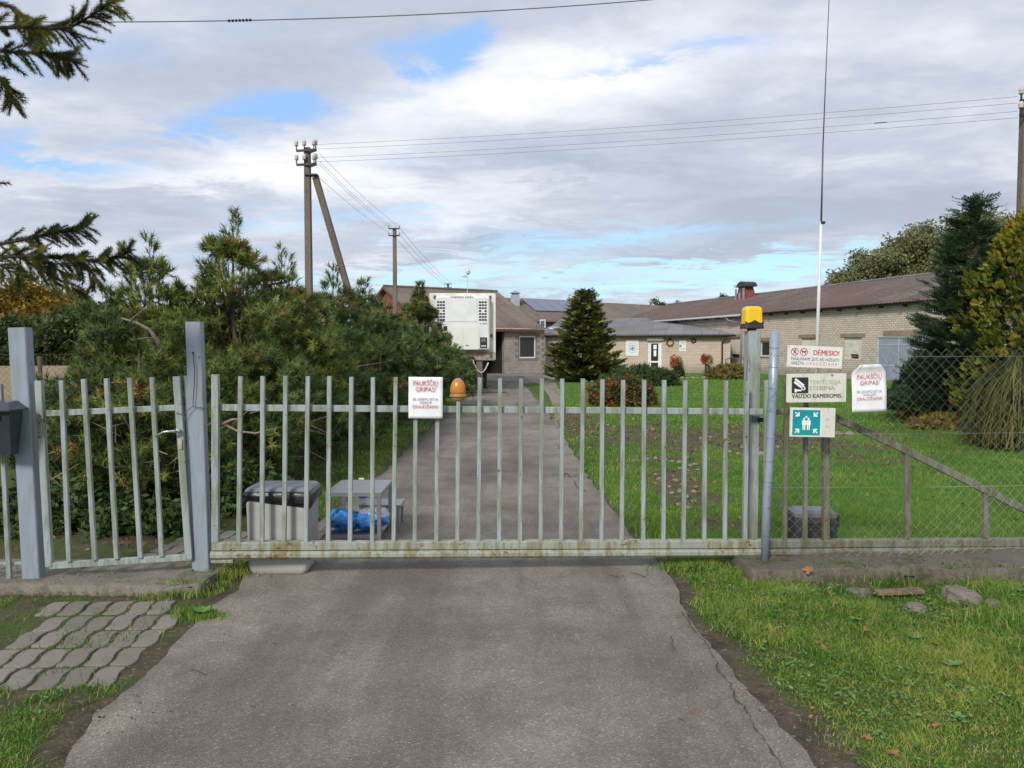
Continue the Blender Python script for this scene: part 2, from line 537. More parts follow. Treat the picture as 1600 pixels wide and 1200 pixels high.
# concrete kinds
def concrete(name, c, speck=0.4, moss=0.3, scale=1.0):
    k, b, o = newmat(name)
    P = worldc(k)
    n1 = k.noise(P, 2.2 * scale, 7, 0.65)
    n2 = k.noise(P, 70 * scale, 4, 0.7)
    v = k.node('ShaderNodeTexVoronoi'); v.inputs['Scale'].default_value = 80 * scale; k.put(v.inputs['Vector'], P)
    s = k.node('ShaderNodeSeparateColor'); k.t.links.new(v.outputs['Color'], s.inputs[0])
    col = k.ramp(n1, [(0.3, tuple(x * 0.6 for x in c)), (0.7, tuple(x * 1.15 for x in c))])
    col = k.mix(k.m('MULTIPLY', s.outputs[0], speck), col, tuple(x * 1.7 for x in c))
    col = k.mix(k.m('MULTIPLY', k.smooth(k.noise(P, 5 * scale, 5, 0.7), 0.5, 0.66), moss), col, (0.05, 0.06, 0.02))
    k.put(b.inputs['Base Color'], col)
    b.inputs['Roughness'].default_value = 0.92
    bump(k, b, k.m('ADD', n2, k.m('MULTIPLY', n1, 2.0)), 0.8, 0.014)
concrete('concrete_plinth', (0.12, 0.105, 0.08), 0.45, 0.85)
concrete('concrete_slab', (0.19, 0.172, 0.14), 0.35, 0.5)
concrete('concrete_pole', (0.145, 0.12, 0.10), 0.4, 0.1, 0.4)
concrete('boulder', (0.22, 0.185, 0.15), 0.3, 0.25)
concrete('boulder_dark', (0.17, 0.15, 0.13), 0.4, 0.45)
concrete('block_wall', (0.33, 0.29, 0.265), 0.25, 0.05)
concrete('mortar', (0.20, 0.18, 0.16), 0.2, 0.1)
concrete('lintel', (0.27, 0.21, 0.17), 0.15, 0.05)
k, b, o = newmat('paver')
P = worldc(k)
ri = k.node('ShaderNodeObjectInfo').outputs['Random']
col = k.mix(ri, (0.145, 0.128, 0.108), (0.235, 0.21, 0.175))
col = k.mix(k.m('MULTIPLY', k.smooth(k.noise(P, 9, 6, 0.7), 0.4, 0.7), 0.4), col, (0.15, 0.135, 0.115))
col = k.mix(k.m('MULTIPLY', k.smooth(k.noise(P, 7, 7, 0.8), 0.54, 0.66), 0.6), col, (0.09, 0.090, 0.035))
k.put(b.inputs['Base Color'], col)
b.inputs['Roughness'].default_value = 0.9
bump(k, b, k.noise(P, 120, 5, 0.7), 0.5, 0.004)

# brick (local x along the wall, z up)
def brickmat(name, c1, c2, mortar, bw=0.26, rh=0.085, ms=0.007):
    k, b, o = newmat(name)
    P = objc(k)
    s = k.node('ShaderNodeSeparateXYZ'); k.put(s.inputs[0], P)
    c = k.node('ShaderNodeCombineXYZ'); k.put(c.inputs[0], k.m('ADD', s.outputs[0], s.outputs[1])); k.put(c.inputs[1], s.outputs[2])
    br = k.node('ShaderNodeTexBrick')
    k.put(br.inputs['Vector'], c.outputs[0])
    br.inputs['Scale'].default_value = 1.0
    br.inputs['Brick Width'].default_value = bw
    br.inputs['Row Height'].default_value = rh
    br.inputs['Mortar Size'].default_value = ms
    br.inputs['Mortar Smooth'].default_value = 0.2
    br.inputs['Color1'].default_value = (*c1, 1)
    br.inputs['Color2'].default_value = (*c2, 1)
    br.inputs['Mortar'].default_value = (*mortar, 1)
    br.inputs['Bias'].default_value = -0.1
    st = k.noise(P, 0.8, 7, 0.65)
    col = k.mix(k.m('MULTIPLY', k.smooth(st, 0.45, 0.75), 0.35), br.outputs['Color'], tuple(x * 0.55 for x in c1))
    low = k.smooth(k.m('ADD', s.outputs[2], k.m('MULTIPLY', st, 0.5)), 0.35, 0.9)
    col = k.mix(low, k.mix(0.5, col, (0.14, 0.12, 0.09)), col)
    k.put(b.inputs['Base Color'], col)
    b.inputs['Roughness'].default_value = 0.9
    bump(k, b, k.m('SUBTRACT', 1.0, br.outputs['Fac']), 0.5, 0.012)
brickmat('brick_cream', (0.60, 0.53, 0.45), (0.50, 0.435, 0.36), (0.20, 0.165, 0.13), 0.27, 0.105, 0.012)
brickmat('brick_pink', (0.58, 0.48, 0.39), (0.50, 0.41, 0.33), (0.27, 0.205, 0.16), 0.27, 0.09, 0.010)
# roofs
def roofmat(name, c, c2, lichen, lf=0.3, red=None):
    k, b, o = newmat(name)
    P = objc(k)
    n1 = k.noise(P, 0.6, 6, 0.65)
    n2 = k.noise(P, 5.0, 6, 0.7)
    col = k.mix(n1, c, c2)
    col = k.mix(k.m('MULTIPLY', k.smooth(n2, 0.52, 0.68), lf), col, lichen)
    sxyz = k.node('ShaderNodeSeparateXYZ'); k.put(sxyz.inputs[0], P)
    cx2 = k.node('ShaderNodeCombineXYZ'); k.put(cx2.inputs[0], sxyz.outputs[0]); k.put(cx2.inputs[1], sxyz.outputs[1])
    br = k.node('ShaderNodeTexBrick', offset=0.0); k.put(br.inputs['Vector'], cx2.outputs[0])
    br.inputs['Scale'].default_value = 1.0; br.inputs['Brick Width'].default_value = 1.1; br.inputs['Row Height'].default_value = 1.55; br.inputs['Mortar Size'].default_value = 0.025
    br.inputs['Color1'].default_value = (0.80, 0.80, 0.80, 1); br.inputs['Color2'].default_value = (1.18, 1.15, 1.12, 1); br.inputs['Mortar'].default_value = (0.62, 0.60, 0.58, 1)
    col = k.mix(0.8, col, br.outputs['Color'], 'MULTIPLY')
    mpr = k.node('ShaderNodeMapping'); mpr.inputs['Scale'].default_value = (7, .5, .5); k.put(mpr.inputs[0], P)
    col = k.mix(k.m('MULTIPLY', k.smooth(k.noise(mpr.outputs[0], 1.0, 5, 0.7), 0.5, 0.75), 0.4), col, tuple(x * .45 for x in c))
    sp = k.noise(P, 16, 4, 0.7)
    col = k.mix(k.m('MULTIPLY', k.smooth(sp, 0.66, 0.72), 0.5), col, tuple(min(1, x * 1.6) for x in lichen))
    if red:
        col = k.mix(k.m('MULTIPLY', k.smooth(k.noise(P, 0.28, 3, 0.5), 0.5, 0.6), 0.6), col, red)
    k.put(b.inputs['Base Color'], col)
    b.inputs['Roughness'].default_value = 0.9
    bump(k, b, n2, 0.3, 0.01)
roofmat('roof_brown', (0.12, 0.098, 0.082), (0.185, 0.155, 0.13), (0.30, 0.27, 0.22), 0.35)
roofmat('roof_red', (0.088, 0.070, 0.062), (0.135, 0.108, 0.095), (0.27, 0.225, 0.185), 0.6, red=(0.135, 0.070, 0.06))
roofmat('roof_grey', (0.13, 0.135, 0.145), (0.20, 0.20, 0.205), (0.33, 0.33, 0.31), 0.3)
plain('gutter', (0.035, 0.035, 0.04), 0.5)
plain('gutter_white', (0.42, 0.43, 0.44), 0.5)
plain('fascia_brown', (0.12, 0.06, 0.045), 0.7)
plain('wood_red', (0.20, 0.075, 0.045), 0.7, var=0.2, scale=6)
plain('pipe_brown', (0.07, 0.035, 0.03), 0.4)
plain('white_pvc', (0.78, 0.78, 0.76), 0.35, var=0.03)
plain('old_white', (0.60, 0.57, 0.50), 0.8, var=0.12, scale=4)
plain('door_grey', (0.27, 0.31, 0.38), 0.6, var=0.1, scale=2)
plain('door_trim', (0.45, 0.50, 0.55), 0.6)
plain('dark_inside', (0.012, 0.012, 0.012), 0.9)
plain('solar', (0.10, 0.12, 0.19), 0.18, var=0.1, spec=0.8)
plain('solar_frame', (0.35, 0.36, 0.38), 0.4, metal=0.6)
plain('sheet_metal', (0.36, 0.40, 0.45), 0.45, metal=0.5, var=0.12, scale=3)
plain('pale_metal', (0.62, 0.64, 0.66), 0.4, metal=0.3)
plain('red_paint', (0.20, 0.045, 0.04), 0.7, var=0.2)
plain('black_metal', (0.025, 0.025, 0.028), 0.45)
plain('iron_brown', (0.05, 0.04, 0.038), 0.6)
plain('trailer_white', (0.70, 0.685, 0.61), 0.45, var=0.12, scale=2.4)
plain('trailer_panel', (0.72, 0.735, 0.72), 0.4, var=0.07, scale=2.2)
plain('trailer_door', (0.72, 0.73, 0.66), 0.4, var=0.05, scale=1.5)
plain('rust_strip', (0.38, 0.32, 0.24), 0.8, var=0.35, scale=6)
plain('rubber', (0.02, 0.02, 0.02), 0.8)
plain('wood_post', (0.26, 0.17, 0.14), 0.85, var=0.2, scale=9, bmp=0.4)
plain('bin_plastic', (0.37, 0.365, 0.345), 0.45, var=0.06, scale=7, bmp=0.05)
plain('bin_lid', (0.17, 0.185, 0.21), 0.4, var=0.08, scale=8)
plain('bag_black', (0.02, 0.02, 0.026), 0.22, var=0.2, scale=20, bmp=0.3)
plain('steel', (0.50, 0.50, 0.50), 0.38, metal=0.85, var=0.08, scale=5)
plain('bag_blue', (0.05, 0.32, 0.85), 0.25, var=0.3, scale=18, bmp=0.8)
plain('chrome', (0.75, 0.75, 0.76), 0.15, metal=1.0, var=0.02)
plain('mailbox', (0.035, 0.042, 0.058), 0.38, var=0.15)
plain('plate_white', (0.70, 0.71, 0.68), 0.4, var=0.05, scale=9)
plain('paper_white', (0.80, 0.81, 0.84), 0.35, var=0.03, scale=10, bmp=0.05)
k, b, o = newmat('plate_dirty')
P = objc(k)
mp = k.node('ShaderNodeMapping'); mp.inputs['Scale'].default_value = (30, 30, 5); k.put(mp.inputs[0], P)
col = k.mix(k.m('MULTIPLY', k.smooth(k.noise(mp.outputs[0], 1, 6, 0.7), 0.48, 0.75), 0.55), (0.62, 0.61, 0.54), (0.28, 0.28, 0.21))
k.put(b.inputs['Base Color'], k.mix(k.m('MULTIPLY', k.smooth(k.noise(P, 14, 5, .7), .5, .8), .4), col, (0.40, 0.39, 0.32)))
b.inputs['Roughness'].default_value = 0.5
plain('ink_black', (0.02, 0.02, 0.025), 0.6)
plain('ink_grey', (0.22, 0.23, 0.24), 0.6)
plain('ink_faded', (0.20, 0.20, 0.17), 0.6, var=0.4, scale=60, c2=(0.42, 0.41, 0.35))
plain('ink_red', (0.60, 0.03, 0.045), 0.5)
plain('ink_red_soft', (0.60, 0.13, 0.14), 0.5)
plain('ink_blue', (0.12, 0.20, 0.42), 0.5)
plain('sign_green', (0.0, 0.30, 0.24), 0.4, var=0.05, c2=(0.0, 0.22, 0.36), scale=6)
plain('ink_white', (0.78, 0.80, 0.78), 0.5, var=0.03)
plain('lamp_yellow', (0.85, 0.52, 0.01), 0.25, var=0.05)
plain('lamp_orange', (0.50, 0.20, 0.025), 0.3, var=0.12, scale=20)
plain('lamp_band', (0.26, 0.17, 0.09), 0.5)
plain('motor_grey', (0.04, 0.045, 0.05), 0.45, var=0.15)
plain('motor_top', (0.13, 0.145, 0.16), 0.4)
plain('ceramic', (0.55, 0.50, 0.46), 0.3)
plain('cable_blue', (0.02, 0.035, 0.07), 0.5)
plain('wire_grey', (0.10, 0.10, 0.11), 0.5)
plain('fence_wire', (0.36, 0.37, 0.33), 0.5, metal=0.3, var=0.45, scale=1.3, c2=(0.05, 0.045, 0.035))
plain('fence_wire_dark', (0.10, 0.08, 0.055), 0.7, var=0.3, scale=4)
plain('mast_white', (0.66, 0.67, 0.66), 0.4, var=0.05)
plain('mast_dark', (0.10, 0.115, 0.14), 0.4)
plain('cord_white', (0.7, 0.7, 0.7), 0.5)
plain('crack', (0.055, 0.048, 0.042), 1.0)
plain('plank', (0.20, 0.14, 0.09), 0.9, var=0.3, scale=12, bmp=0.4)
plain('plank_dark', (0.09, 0.05, 0.035), 0.9, var=0.3, scale=12, bmp=0.4)
k, b, o = newmat('glass_dark')
b.inputs['Base Color'].default_value = (0.03, 0.035, 0.04, 1)
b.inputs['Roughness'].default_value = 0.06
b.inputs['Specular IOR Level'].default_value = 0.5
k, b, o = newmat('clear_plastic')
b.inputs['Base Color'].default_value = (0.85, 0.9, 0.93, 1)
b.inputs['Roughness'].default_value = 0.1
b.inputs['Alpha'].default_value = 0.3

# ------------------------------------------------------------------ ground shapes
def xs_at(pts, y):
    P = sorted([(p.y, p.x) for p in pts])
    ys, xs = [p[0] for p in P], [p[1] for p in P]
    y = np.asarray(y, float)
    r = np.interp(y, ys, xs)
    k = (xs[1] - xs[0]) / (ys[1] - ys[0])
    return np.where(y < ys[0], xs[0] + (y - ys[0]) * k, r)
DL = [G(*p) for p in [(101, 1200), (150, 1123), (217, 1070), (276, 1004), (325, 955), (372, 925), (385, 890), (420, 862), (480, 832), (530, 795), (590, 746), (654, 689), (700, 645), (719, 631), (738, 617), (748, 606)]]
DR = [G(*p) for p in [(1273, 1197), (1187, 1107), (1119, 1028), (1072, 966), (1052, 910), (1020, 873), (990, 841), (955, 795), (919, 749), (895, 705), (875, 674), (862, 655), (850, 633), (830, 614), (819, 600)]]
YMAX = 33.8
def drive_edges(y):
    y = np.asarray(y, float)
    j = 0.16 * np.clip(y / 12, 0.45, 1.2)
    hf = (fbm(y * 11, y * 0 + 1.7, 3) - .5) * .038 * np.clip((8 - y) / 3, .2, 1)
    hf2 = (fbm(y * 13 + 50, y * 0 + 7.7, 3) - .5) * .038 * np.clip((8 - y) / 3, .2, 1)
    l = xs_at(DL, y) + (fbm(y * 2.3, y * 0 + 3.3) - 0.5) * j + hf
    r = xs_at(DR, y) + (fbm(y * 2.3, y * 0 + 9.3) - 0.5) * j + hf2
    return l, r

# ground sheet: fine near the camera, coarse to the horizon
def axis(a, fine, lo, hi, far, grow=1.13):
    v = list(np.arange(lo, hi + 1e-6, fine))
    st, x = fine, v[-1]
    while x < far:
        st *= grow; x += st; v.append(x)
    st, x = fine, v[0]
    while x > -far:
        st *= grow; x -= st; v.insert(0, x)
    return np.array(v)
gx = axis(0, 0.09, -4.6, 5.6, 1800)
gy = axis(0, 0.09, 1.5, 14.0, 1800)
XX, YY = np.meshgrid(gx, gy)
def clip01(a):
    return np.clip(a, 0, 1)
def soil_mask(x, y):
    l, r = drive_edges(y)
    n = fbm(x * 2.2, y * 2.2, 5)
    n2 = fbm(x * 7 + 40, y * 7, 4)
    near = clip01((6.0 - y) / 1.0)
    # shoulders of bare earth beside the drive
    wr = 0.03 + near * (0.11 + 0.07 * clip01((3.8 - y))) + 0.0 * y
    dr = x - r
    s = clip01(1.15 - (dr / np.maximum(wr, .01)) * 0.85 + (n - 0.5) * 2.2) * (dr > -0.3)
    dl = l - x
    wl_ = np.where(y < 5.2, 0.12, 0.09)
    s = np.maximum(s, clip01(1.15 - (dl / wl_) * 0.8 + (n - 0.5) * 2.2) * (dl > -0.3))
    inside = (x > l - 0.02) & (x < r + 0.02) & (y < YMAX)
    s = np.where(inside, 1.0, s)
    # around the pavers
    pav = (x > -3.6) & (x < -1.55) & (y > 3.3) & (y < 4.95)
    s = np.where(pav & (x < l), np.maximum(s, clip01(0.55 + (n2 - 0.5) * 3.4)), s)
    # below the pines
    pine = (x < np.interp(y, [5.5, 7, 9, 12, 16, 22, 26], [-1.9, -2.1, -2.1, -2.1, -2.2, -2.3, -2.4]) - 0.35) & (x > -4.6) & (y > 5.5) & (y < 27)
    s = np.where(pine, np.maximum(s, clip01(0.45 + (n - 0.5) * 3)), s)
    # garden bed beyond the gate
    gm = np.exp(-(((x - 3.6) / 3.4) ** 2 + ((y - 13.5) / 2.6) ** 2)) * 1.0 + np.exp(-(((x - 1.95) / 0.45) ** 2 + ((y - 8.6) / 2.1) ** 2)) * 0.9 + np.exp(-(((x - 1.3) / 0.7) ** 2 + ((y - 17.5) / 2.6) ** 2)) * .9
    s = np.maximum(s, clip01(gm * 2.1 + (n - 0.5) * 3.6 - 0.6) * (x > r + 0.1) * 0.85)
    return clip01(s)
def lawn_mask(x, y):
    return clip01((y - 5.65) * 6) * (x > -2.4) * clip01((x - drive_edges(y)[1] - 0.1) * 0.55 + (fbm(x * 1.1, y * 1.1) - 0.4) * 2.0) * (y < 60)
def field_mask(x, y):
    return ((x < -7 - (y - 18) * 0.12) & (y > 15)).astype(float)
zz = (fbm(XX * 1.6, YY * 1.6, 3) - 0.5) * 0.035 * (np.hypot(XX, YY) < 30)
l_, r_ = drive_edges(YY)
ins = (XX > l_ - 0.35) & (XX < r_ + 0.35) & (YY < YMAX + 1)
pavq = (XX > -3.5) & (XX < -1.4) & (YY > 3.0) & (YY < 5.1)
zz = np.where(ins, np.minimum(zz * 0.2, 0.0) - 0.004, zz)
zz = np.where(pavq, -0.005 + zz * 0.12, zz)
zz = np.where(YY > 30, 0.0, zz)
V = np.stack([XX.ravel(), YY.ravel(), zz.ravel()], 1)
nyy, nxx = XX.shape
idx = np.arange(nyy * nxx).reshape(nyy, nxx)
Q = np.stack([idx[:-1, :-1].ravel(), idx[:-1, 1:].ravel(), idx[1:, 1:].ravel(), idx[1:, :-1].ravel()], 1)
g = npmesh('ground', V, Q, 'ground_soil', smooth=True)
for nm, arr in (('soil', soil_mask(XX, YY)), ('lawn', lawn_mask(XX, YY)), ('field', field_mask(XX, YY))):
    a = g.data.attributes.new(nm, 'FLOAT', 'POINT')
    a.data.foreach_set('value', arr.ravel().astype(np.float32))
tag(g, kind='structure')
def ground_z(x, y):
    x, y = np.asarray(x, float), np.asarray(y, float)
    z = (fbm(x * 1.6, y * 1.6, 3) - 0.5) * 0.035 * (np.hypot(x, y) < 30)
    return np.where(y > 30, 0, z)

# driveway sheet
ys = np.concatenate([np.arange(0.6, 12, 0.05), np.arange(12, YMAX, 0.2), [YMAX]])
l_, r_ = drive_edges(ys)
ncol = 14
V, Q = [], []
for i, y in enumerate(ys):
    for j in range(ncol):
        t = j / (ncol - 1)
        x = l_[i] + (r_[i] - l_[i]) * t
        V.append((x, y, -0.02 if j in (0, ncol - 1) and False else 0.012 + 0.006 * math.sin(math.pi * t)))
V = np.array(V)
idx = np.arange(len(ys) * ncol).reshape(len(ys), ncol)
Q = np.stack([idx[:-1, :-1].ravel(), idx[:-1, 1:].ravel(), idx[1:, 1:].ravel(), idx[1:, :-1].ravel()], 1)
# a broken skirt down each edge
V2 = V.copy(); V2[:, 2] = -0.03
drive = npmesh('driveway', np.vstack([V, V2]), np.vstack([Q] + [np.stack([idx[:-1, c] , idx[1:, c], idx[1:, c] + len(V), idx[:-1, c] + len(V)], 1) for c in (0, ncol - 1)]), 'asphalt')
tag(drive, kind='structure')
# yard in front of the garage
yd = MB()
pts = [(-5.5, YMAX), (1.2, YMAX), (2.6, 38), (3.6, 42), (4.5, 46), (6.5, 49.4), (1.6, 49.4), (-5.2, 44.5)]
yd.add([(x, y, 0.010) for x, y in pts], [tuple(range(len(pts)))])
tag(yd.build('yard', 'asphalt'), kind='structure')
# gravel footpath branching off the drive
gp = MB()
c = [G(866, 668), G(866, 640), G(858, 620), G(848, 606), G(842, 598)]
c2 = [G(872, 668), G(884, 640), G(880, 620), G(872, 606), G(868, 598)]
V = [(p.x, p.y, 0.008) for p in c] + [(p.x, p.y, 0.008) for p in c2]
gp.add(V, [(i, 5 + i, 6 + i, i + 1) for i in range(4)])
tag(gp.build('footpath', 'gravel'), kind='structure')

# crack along the right edge of the asphalt
cr = MB()
cp = [(1066, 955), (1085, 985), (1105, 1005), (1118, 1030), (1124, 1052), (1140, 1068), (1150, 1092), (1166, 1108), (1176, 1130), (1190, 1150), (1204, 1172), (1222, 1198), (1240, 1225)]
cpt = []
for a, bb in zip(cp[:-1], cp[1:]):
    for t in (0, .25, .5, .75):
        p = G(a[0] + (bb[0] - a[0]) * t + rnd.uniform(-3, 3), a[1] + (bb[1] - a[1]) * t, 0.0185)
        cpt.append(p)
wv = [rnd.choice((0.0010, 0.002, 0.0026, 0.005, 0.0013)) * rnd.uniform(.7, 1.3) for _ in cpt]
cr.add([(p.x - q, p.y, 0.0205) for p, q in zip(cpt, wv)] + [(p.x + q, p.y, 0.0205) for p, q in zip(cpt, wv)],
       [(i, len(cpt) + i, len(cpt) + i + 1, i + 1) for i in range(len(cpt) - 1)])
cro = cr.build('crack', 'crack', drive, local=True)
for path in ([(905, 742), (893, 748), (884, 742), (872, 752), (861, 750)], [(915, 770), (901, 764), (893, 748)], [(880, 690), (872, 700), (878, 712), (870, 722)], [(1010, 905), (985, 898), (970, 906), (940, 902)],
             [(1062, 985), (1048, 1000), (1052, 1018), (1038, 1034)], [(270, 1060), (300, 1052), (322, 1060), (350, 1050)], [(1150, 1092), (1128, 1100), (1112, 1120)]):
    pts_ = []
    for a, bb in zip(path[:-1], path[1:]):
        for t in (0, .33, .66):
            pts_.append(G(a[0] + (bb[0] - a[0]) * t + rnd.uniform(-2, 2), a[1] + (bb[1] - a[1]) * t + rnd.uniform(-1, 1)))
    m_ = MB(); sd2 = [rnd.uniform(.0012, .0035) * max(1, p.y / 5) for p in pts_]
    m_.add([(p.x - q, p.y - q, .0205) for p, q in zip(pts_, sd2)] + [(p.x + q, p.y + q, .0205) for p, q in zip(pts_, sd2)], [(i, len(pts_) + i, len(pts_) + i + 1, i + 1) for i in range(len(pts_) - 1)])
    m_.build('crack', 'crack', drive, local=True)

# ------------------------------------------------------------------ pavers
def wavy_paver(L=0.229, Wd=0.116, h=0.05, n=16):
    top = []
    amp = 0.011
    for i in range(n + 1):
        t = i / n
        pin = .012 * max(0, 1 - min(t, 1 - t) / .10) ** 2
        top.append((-Wd / 2 + amp * math.sin(2 * math.pi * t) + 0.002 + pin, (t - 0.5) * L))
    for i in range(n + 1):
        t = 1 - i / n
        pin = .012 * max(0, 1 - min(t, 1 - t) / .10) ** 2
        top.append((Wd / 2 + amp * math.sin(2 * math.pi * t) - 0.002 - pin, (t - 0.5) * L))
    m = MB()
    c = 0.004
    N = len(top)
    def inset(p):
        return (p[0] * (1 - c / (Wd / 2)), p[1] * (1 - c / (L / 2)))
    vs = [(x, y, -h) for x, y in top] + [(x, y, -0.004) for x, y in top] + [(*inset(p), 0.0) for p in top]
    fs = []
    for ring in (0, 1):
        for i in range(N):
            fs.append((ring * N + i, ring * N + (i + 1) % N, (ring + 1) * N + (i + 1) % N, (ring + 1) * N + i)[::-1])
    fs.append(tuple(range(2 * N, 3 * N))[::-1])
    m.add(vs, fs)
    return m
pv = mesh_only(wavy_paver(), 'paver', 'paver')
pave = thing('paved_path', 'patch of worn grey wavy paving stones left of the driveway, in front of the small gate', 'paving', (-2.4, 4.3, 0), R(3))
pave['kind'] = 'structure'; del pave['category']
first = True
def add_pavers(par, x0, nx, y0, ny, skip, sx=0.131, sy=0.253, zb=0.004):
    for i in range(nx):
        for j in range(ny):
            if (i, j) in skip:
                continue
            yo = 0.0
            place('paving_stone', pv, par, (x0 + i * sx + rnd.uniform(-.003, .003), y0 + j * sy + yo + rnd.uniform(-.004, .004), zb + rnd.uniform(-.005, .004)),
                  R(rnd.uniform(-1.4, 1.4)), (1, 1, 1), R(rnd.uniform(-1.2, 1.2)), R(rnd.uniform(-1.5, 1.5)))
# columns run away from the camera; ragged outline where grass has crept in
# the patch keeps the ragged outline it has where grass and soil have crept in
PO = [G(*p) for p in ((97, 934), (262, 934), (284, 955), (276, 985), (254, 1010), (226, 1038), (192, 1066), (150, 1080), (90, 1088), (20, 1084), (-90, 1082), (-90, 1012), (10, 1004), (60, 972))]
def inside(x, y, P):
    c = False
    for a, b_ in zip(P, P[1:] + P[:1]):
        if (a.y > y) != (b_.y > y) and x < (b_.x - a.x) * (y - a.y) / (b_.y - a.y) + a.x:
            c = not c
    return c
PM = TM[pave.name]
skip = set()
for i in range(13):
    for j in range(7):
        q = PM @ Vector((-1.05 + i * .131, -0.66 + j * .253, 0))
        if not inside(q.x, q.y, PO) or (i, j) in ((8, 6), (5, 5)):
            skip.add((i, j))
add_pavers(pave, -1.05, 13, -0.66, 7, skip)
pave2 = thing('paved_path', 'strip of wavy paving stones running behind the small gate beside the bin', 'paving', (-2.2, 5.9, 0), R(-8))
pave2['kind'] = 'structure'; del pave2['category']
add_pavers(pave2, -0.55, 9, -0.25, 4, set(), zb=0.022)

# ------------------------------------------------------------------ concrete slab and plinth
def rough_block(name, mat_, x0, x1, y0, y1, z0, z1, seed, nx=60, ny=10, jit=0.012, kind='structure'):
    rr = np.random.default_rng(seed)
    xs = np.linspace(x0, x1, nx); yy = np.linspace(y0, y1, ny)
    V, Q = [], []
    for i, x in enumerate(xs):
        for j, y in enumerate(yy):
            n = fbm(x * 5 + seed, y * 5, 4)
            z = z1 + (n - 0.5) * jit * 1.5
            ye = y
            if j == 0: ye = y + (fbm(x * 4 + seed, 3.3, 4) - 0.5) * jit * 5; z -= 0.008 * rr.random()
            V.append((x, ye, float(z)))
    top = np.array(V)
    idx = np.arange(nx * ny).reshape(nx, ny)
    Q = [np.stack([idx[:-1, :-1].ravel(), idx[1:, :-1].ravel(), idx[1:, 1:].ravel(), idx[:-1, 1:].ravel()], 1)]
    # skirt in two steps
    per = list(idx[:, 0]) + list(idx[-1, 1:]) + list(idx[::-1, -1][1:]) + list(idx[0, ::-1][1:])
    base = len(top)
    mid = top[per].copy(); mid[:, 2] = (z0 + z1) / 2; mid[:, 1] += np.where(np.arange(len(per)) < nx, (rr.random(len(per)) - 0.6) * jit * 1.6, 0)
    low = top[per].copy(); low[:, 2] = z0
    V = np.vstack([top, mid, low])
    n = len(per)
    a = np.array(per); m1 = base + np.arange(n); l1 = base + n + np.arange(n)
    Q.append(np.stack([a[:-1], m1[:-1], m1[1:], a[1:]], 1))
    Q.append(np.stack([m1[:-1], l1[:-1], l1[1:], m1[1:]], 1))
    o = npmesh(name, V, np.vstack(Q), mat_)
    return tag(o, kind=kind)
rough_block('doorstep', 'concrete_slab', -3.9, -2.02, 4.90, 5.55, -0.06, 0.058, 3, 90, 14, 0.022)
rough_block('plinth', 'concrete_plinth', 1.60, 6.2, 5.10, 5.78, -0.05, 0.108, 9, 200, 16, 0.034)

# ------------------------------------------------------------------ sliding gate
GA, GB = W(333, 700, 5.20), W(1190, 700, 5.50)
GA.z = GB.z = 0
gdir = (GB - GA).normalized()
gnor = Vector((-gdir.y, gdir.x, 0))           # away from the camera
def GP(px, py, off=0.0):
    return PL(px, py, GA, GB) + gnor * off
gate = thing('sliding_gate', 'wide grey sliding gate of upright square pickets with a rusty double bottom beam', 'gate', (GA.x, GA.y, 0), math.atan2(gdir.y, gdir.x))
pickets = [376, 411.6, 446, 480.6, 515, 548.5, 582.6, 617, 649.5, 682.5, 715.6, 748, 780.6, 813, 845, 877, 908.4, 940, 972, 1004, 1036, 1068, 1099.4, 1131.6, 1164, 1195, 1226, 1257]
def ytop(px): return 587 + (px - 376) * 0.0098
def ybot(px): return 846 - (px - 376) * 0.004
for px in pickets:
    m_ = 'gate_paint' if px < 1200 else 'tail_paint'
    # pickets lean a touch, as old welded ones do
    a = GP(px + rnd.uniform(-.8, .8) + 1, ytop(px) + rnd.uniform(-1, 1), -0.018)
    bq = GP(px + rnd.uniform(-.8, .8) - 1, ybot(px) + 0.5, -0.018)
    MB().bar(bq, a, 0.0285, 0.030, gdir, 0.003).build('picket', m_, gate)
a, bq = GP(338, 585, -0.015), GP(338, 846, -0.015)
MB().bar(bq, a, 0.046, 0.046, gdir, 0.003).build('end_post', 'gate_paint', gate)
MB().bar(GP(1290, 846, 0.0), GP(1290, 668, 0.0), 0.048, 0.04, gdir, 0.003).build('end_post', 'tail_paint', gate)
MB().bar(GP(343.5, 637, 0.012), GP(1192, 643.5, 0.012), 0.045, 0.028, (0, 0, 1), 0.003).build('rail', 'gate_paint', gate)
MB().bar(GP(1192.5, 643.5, 0.012), GP(1288, 644, 0.012), 0.04, 0.028, (0, 0, 1), 0.003).build('rail', 'tail_paint', gate)
MB().bar(GP(333, 852.5, 0), GP(1192, 849.0, 0), 0.058, 0.07, (0, 0, 1), 0.006).build('upper_beam', 'beam_paint', gate)
MB().bar(GP(331, 866.5, -0.004), GP(1192, 862.2, -0.004), 0.058, 0.082, (0, 0, 1), 0.018).build('lower_beam', 'beam_paint', gate)
MB().bar(GP(1192.6, 849.0, 0), GP(1720, 846.0, 0), 0.056, 0.07, (0, 0, 1), 0.006).build('upper_beam', 'tail_paint', gate)
MB().bar(GP(1192.6, 862.2, -0.004), GP(1720, 857.0, -0.004), 0.056, 0.082, (0, 0, 1), 0.018).build('lower_beam', 'tail_paint', gate)
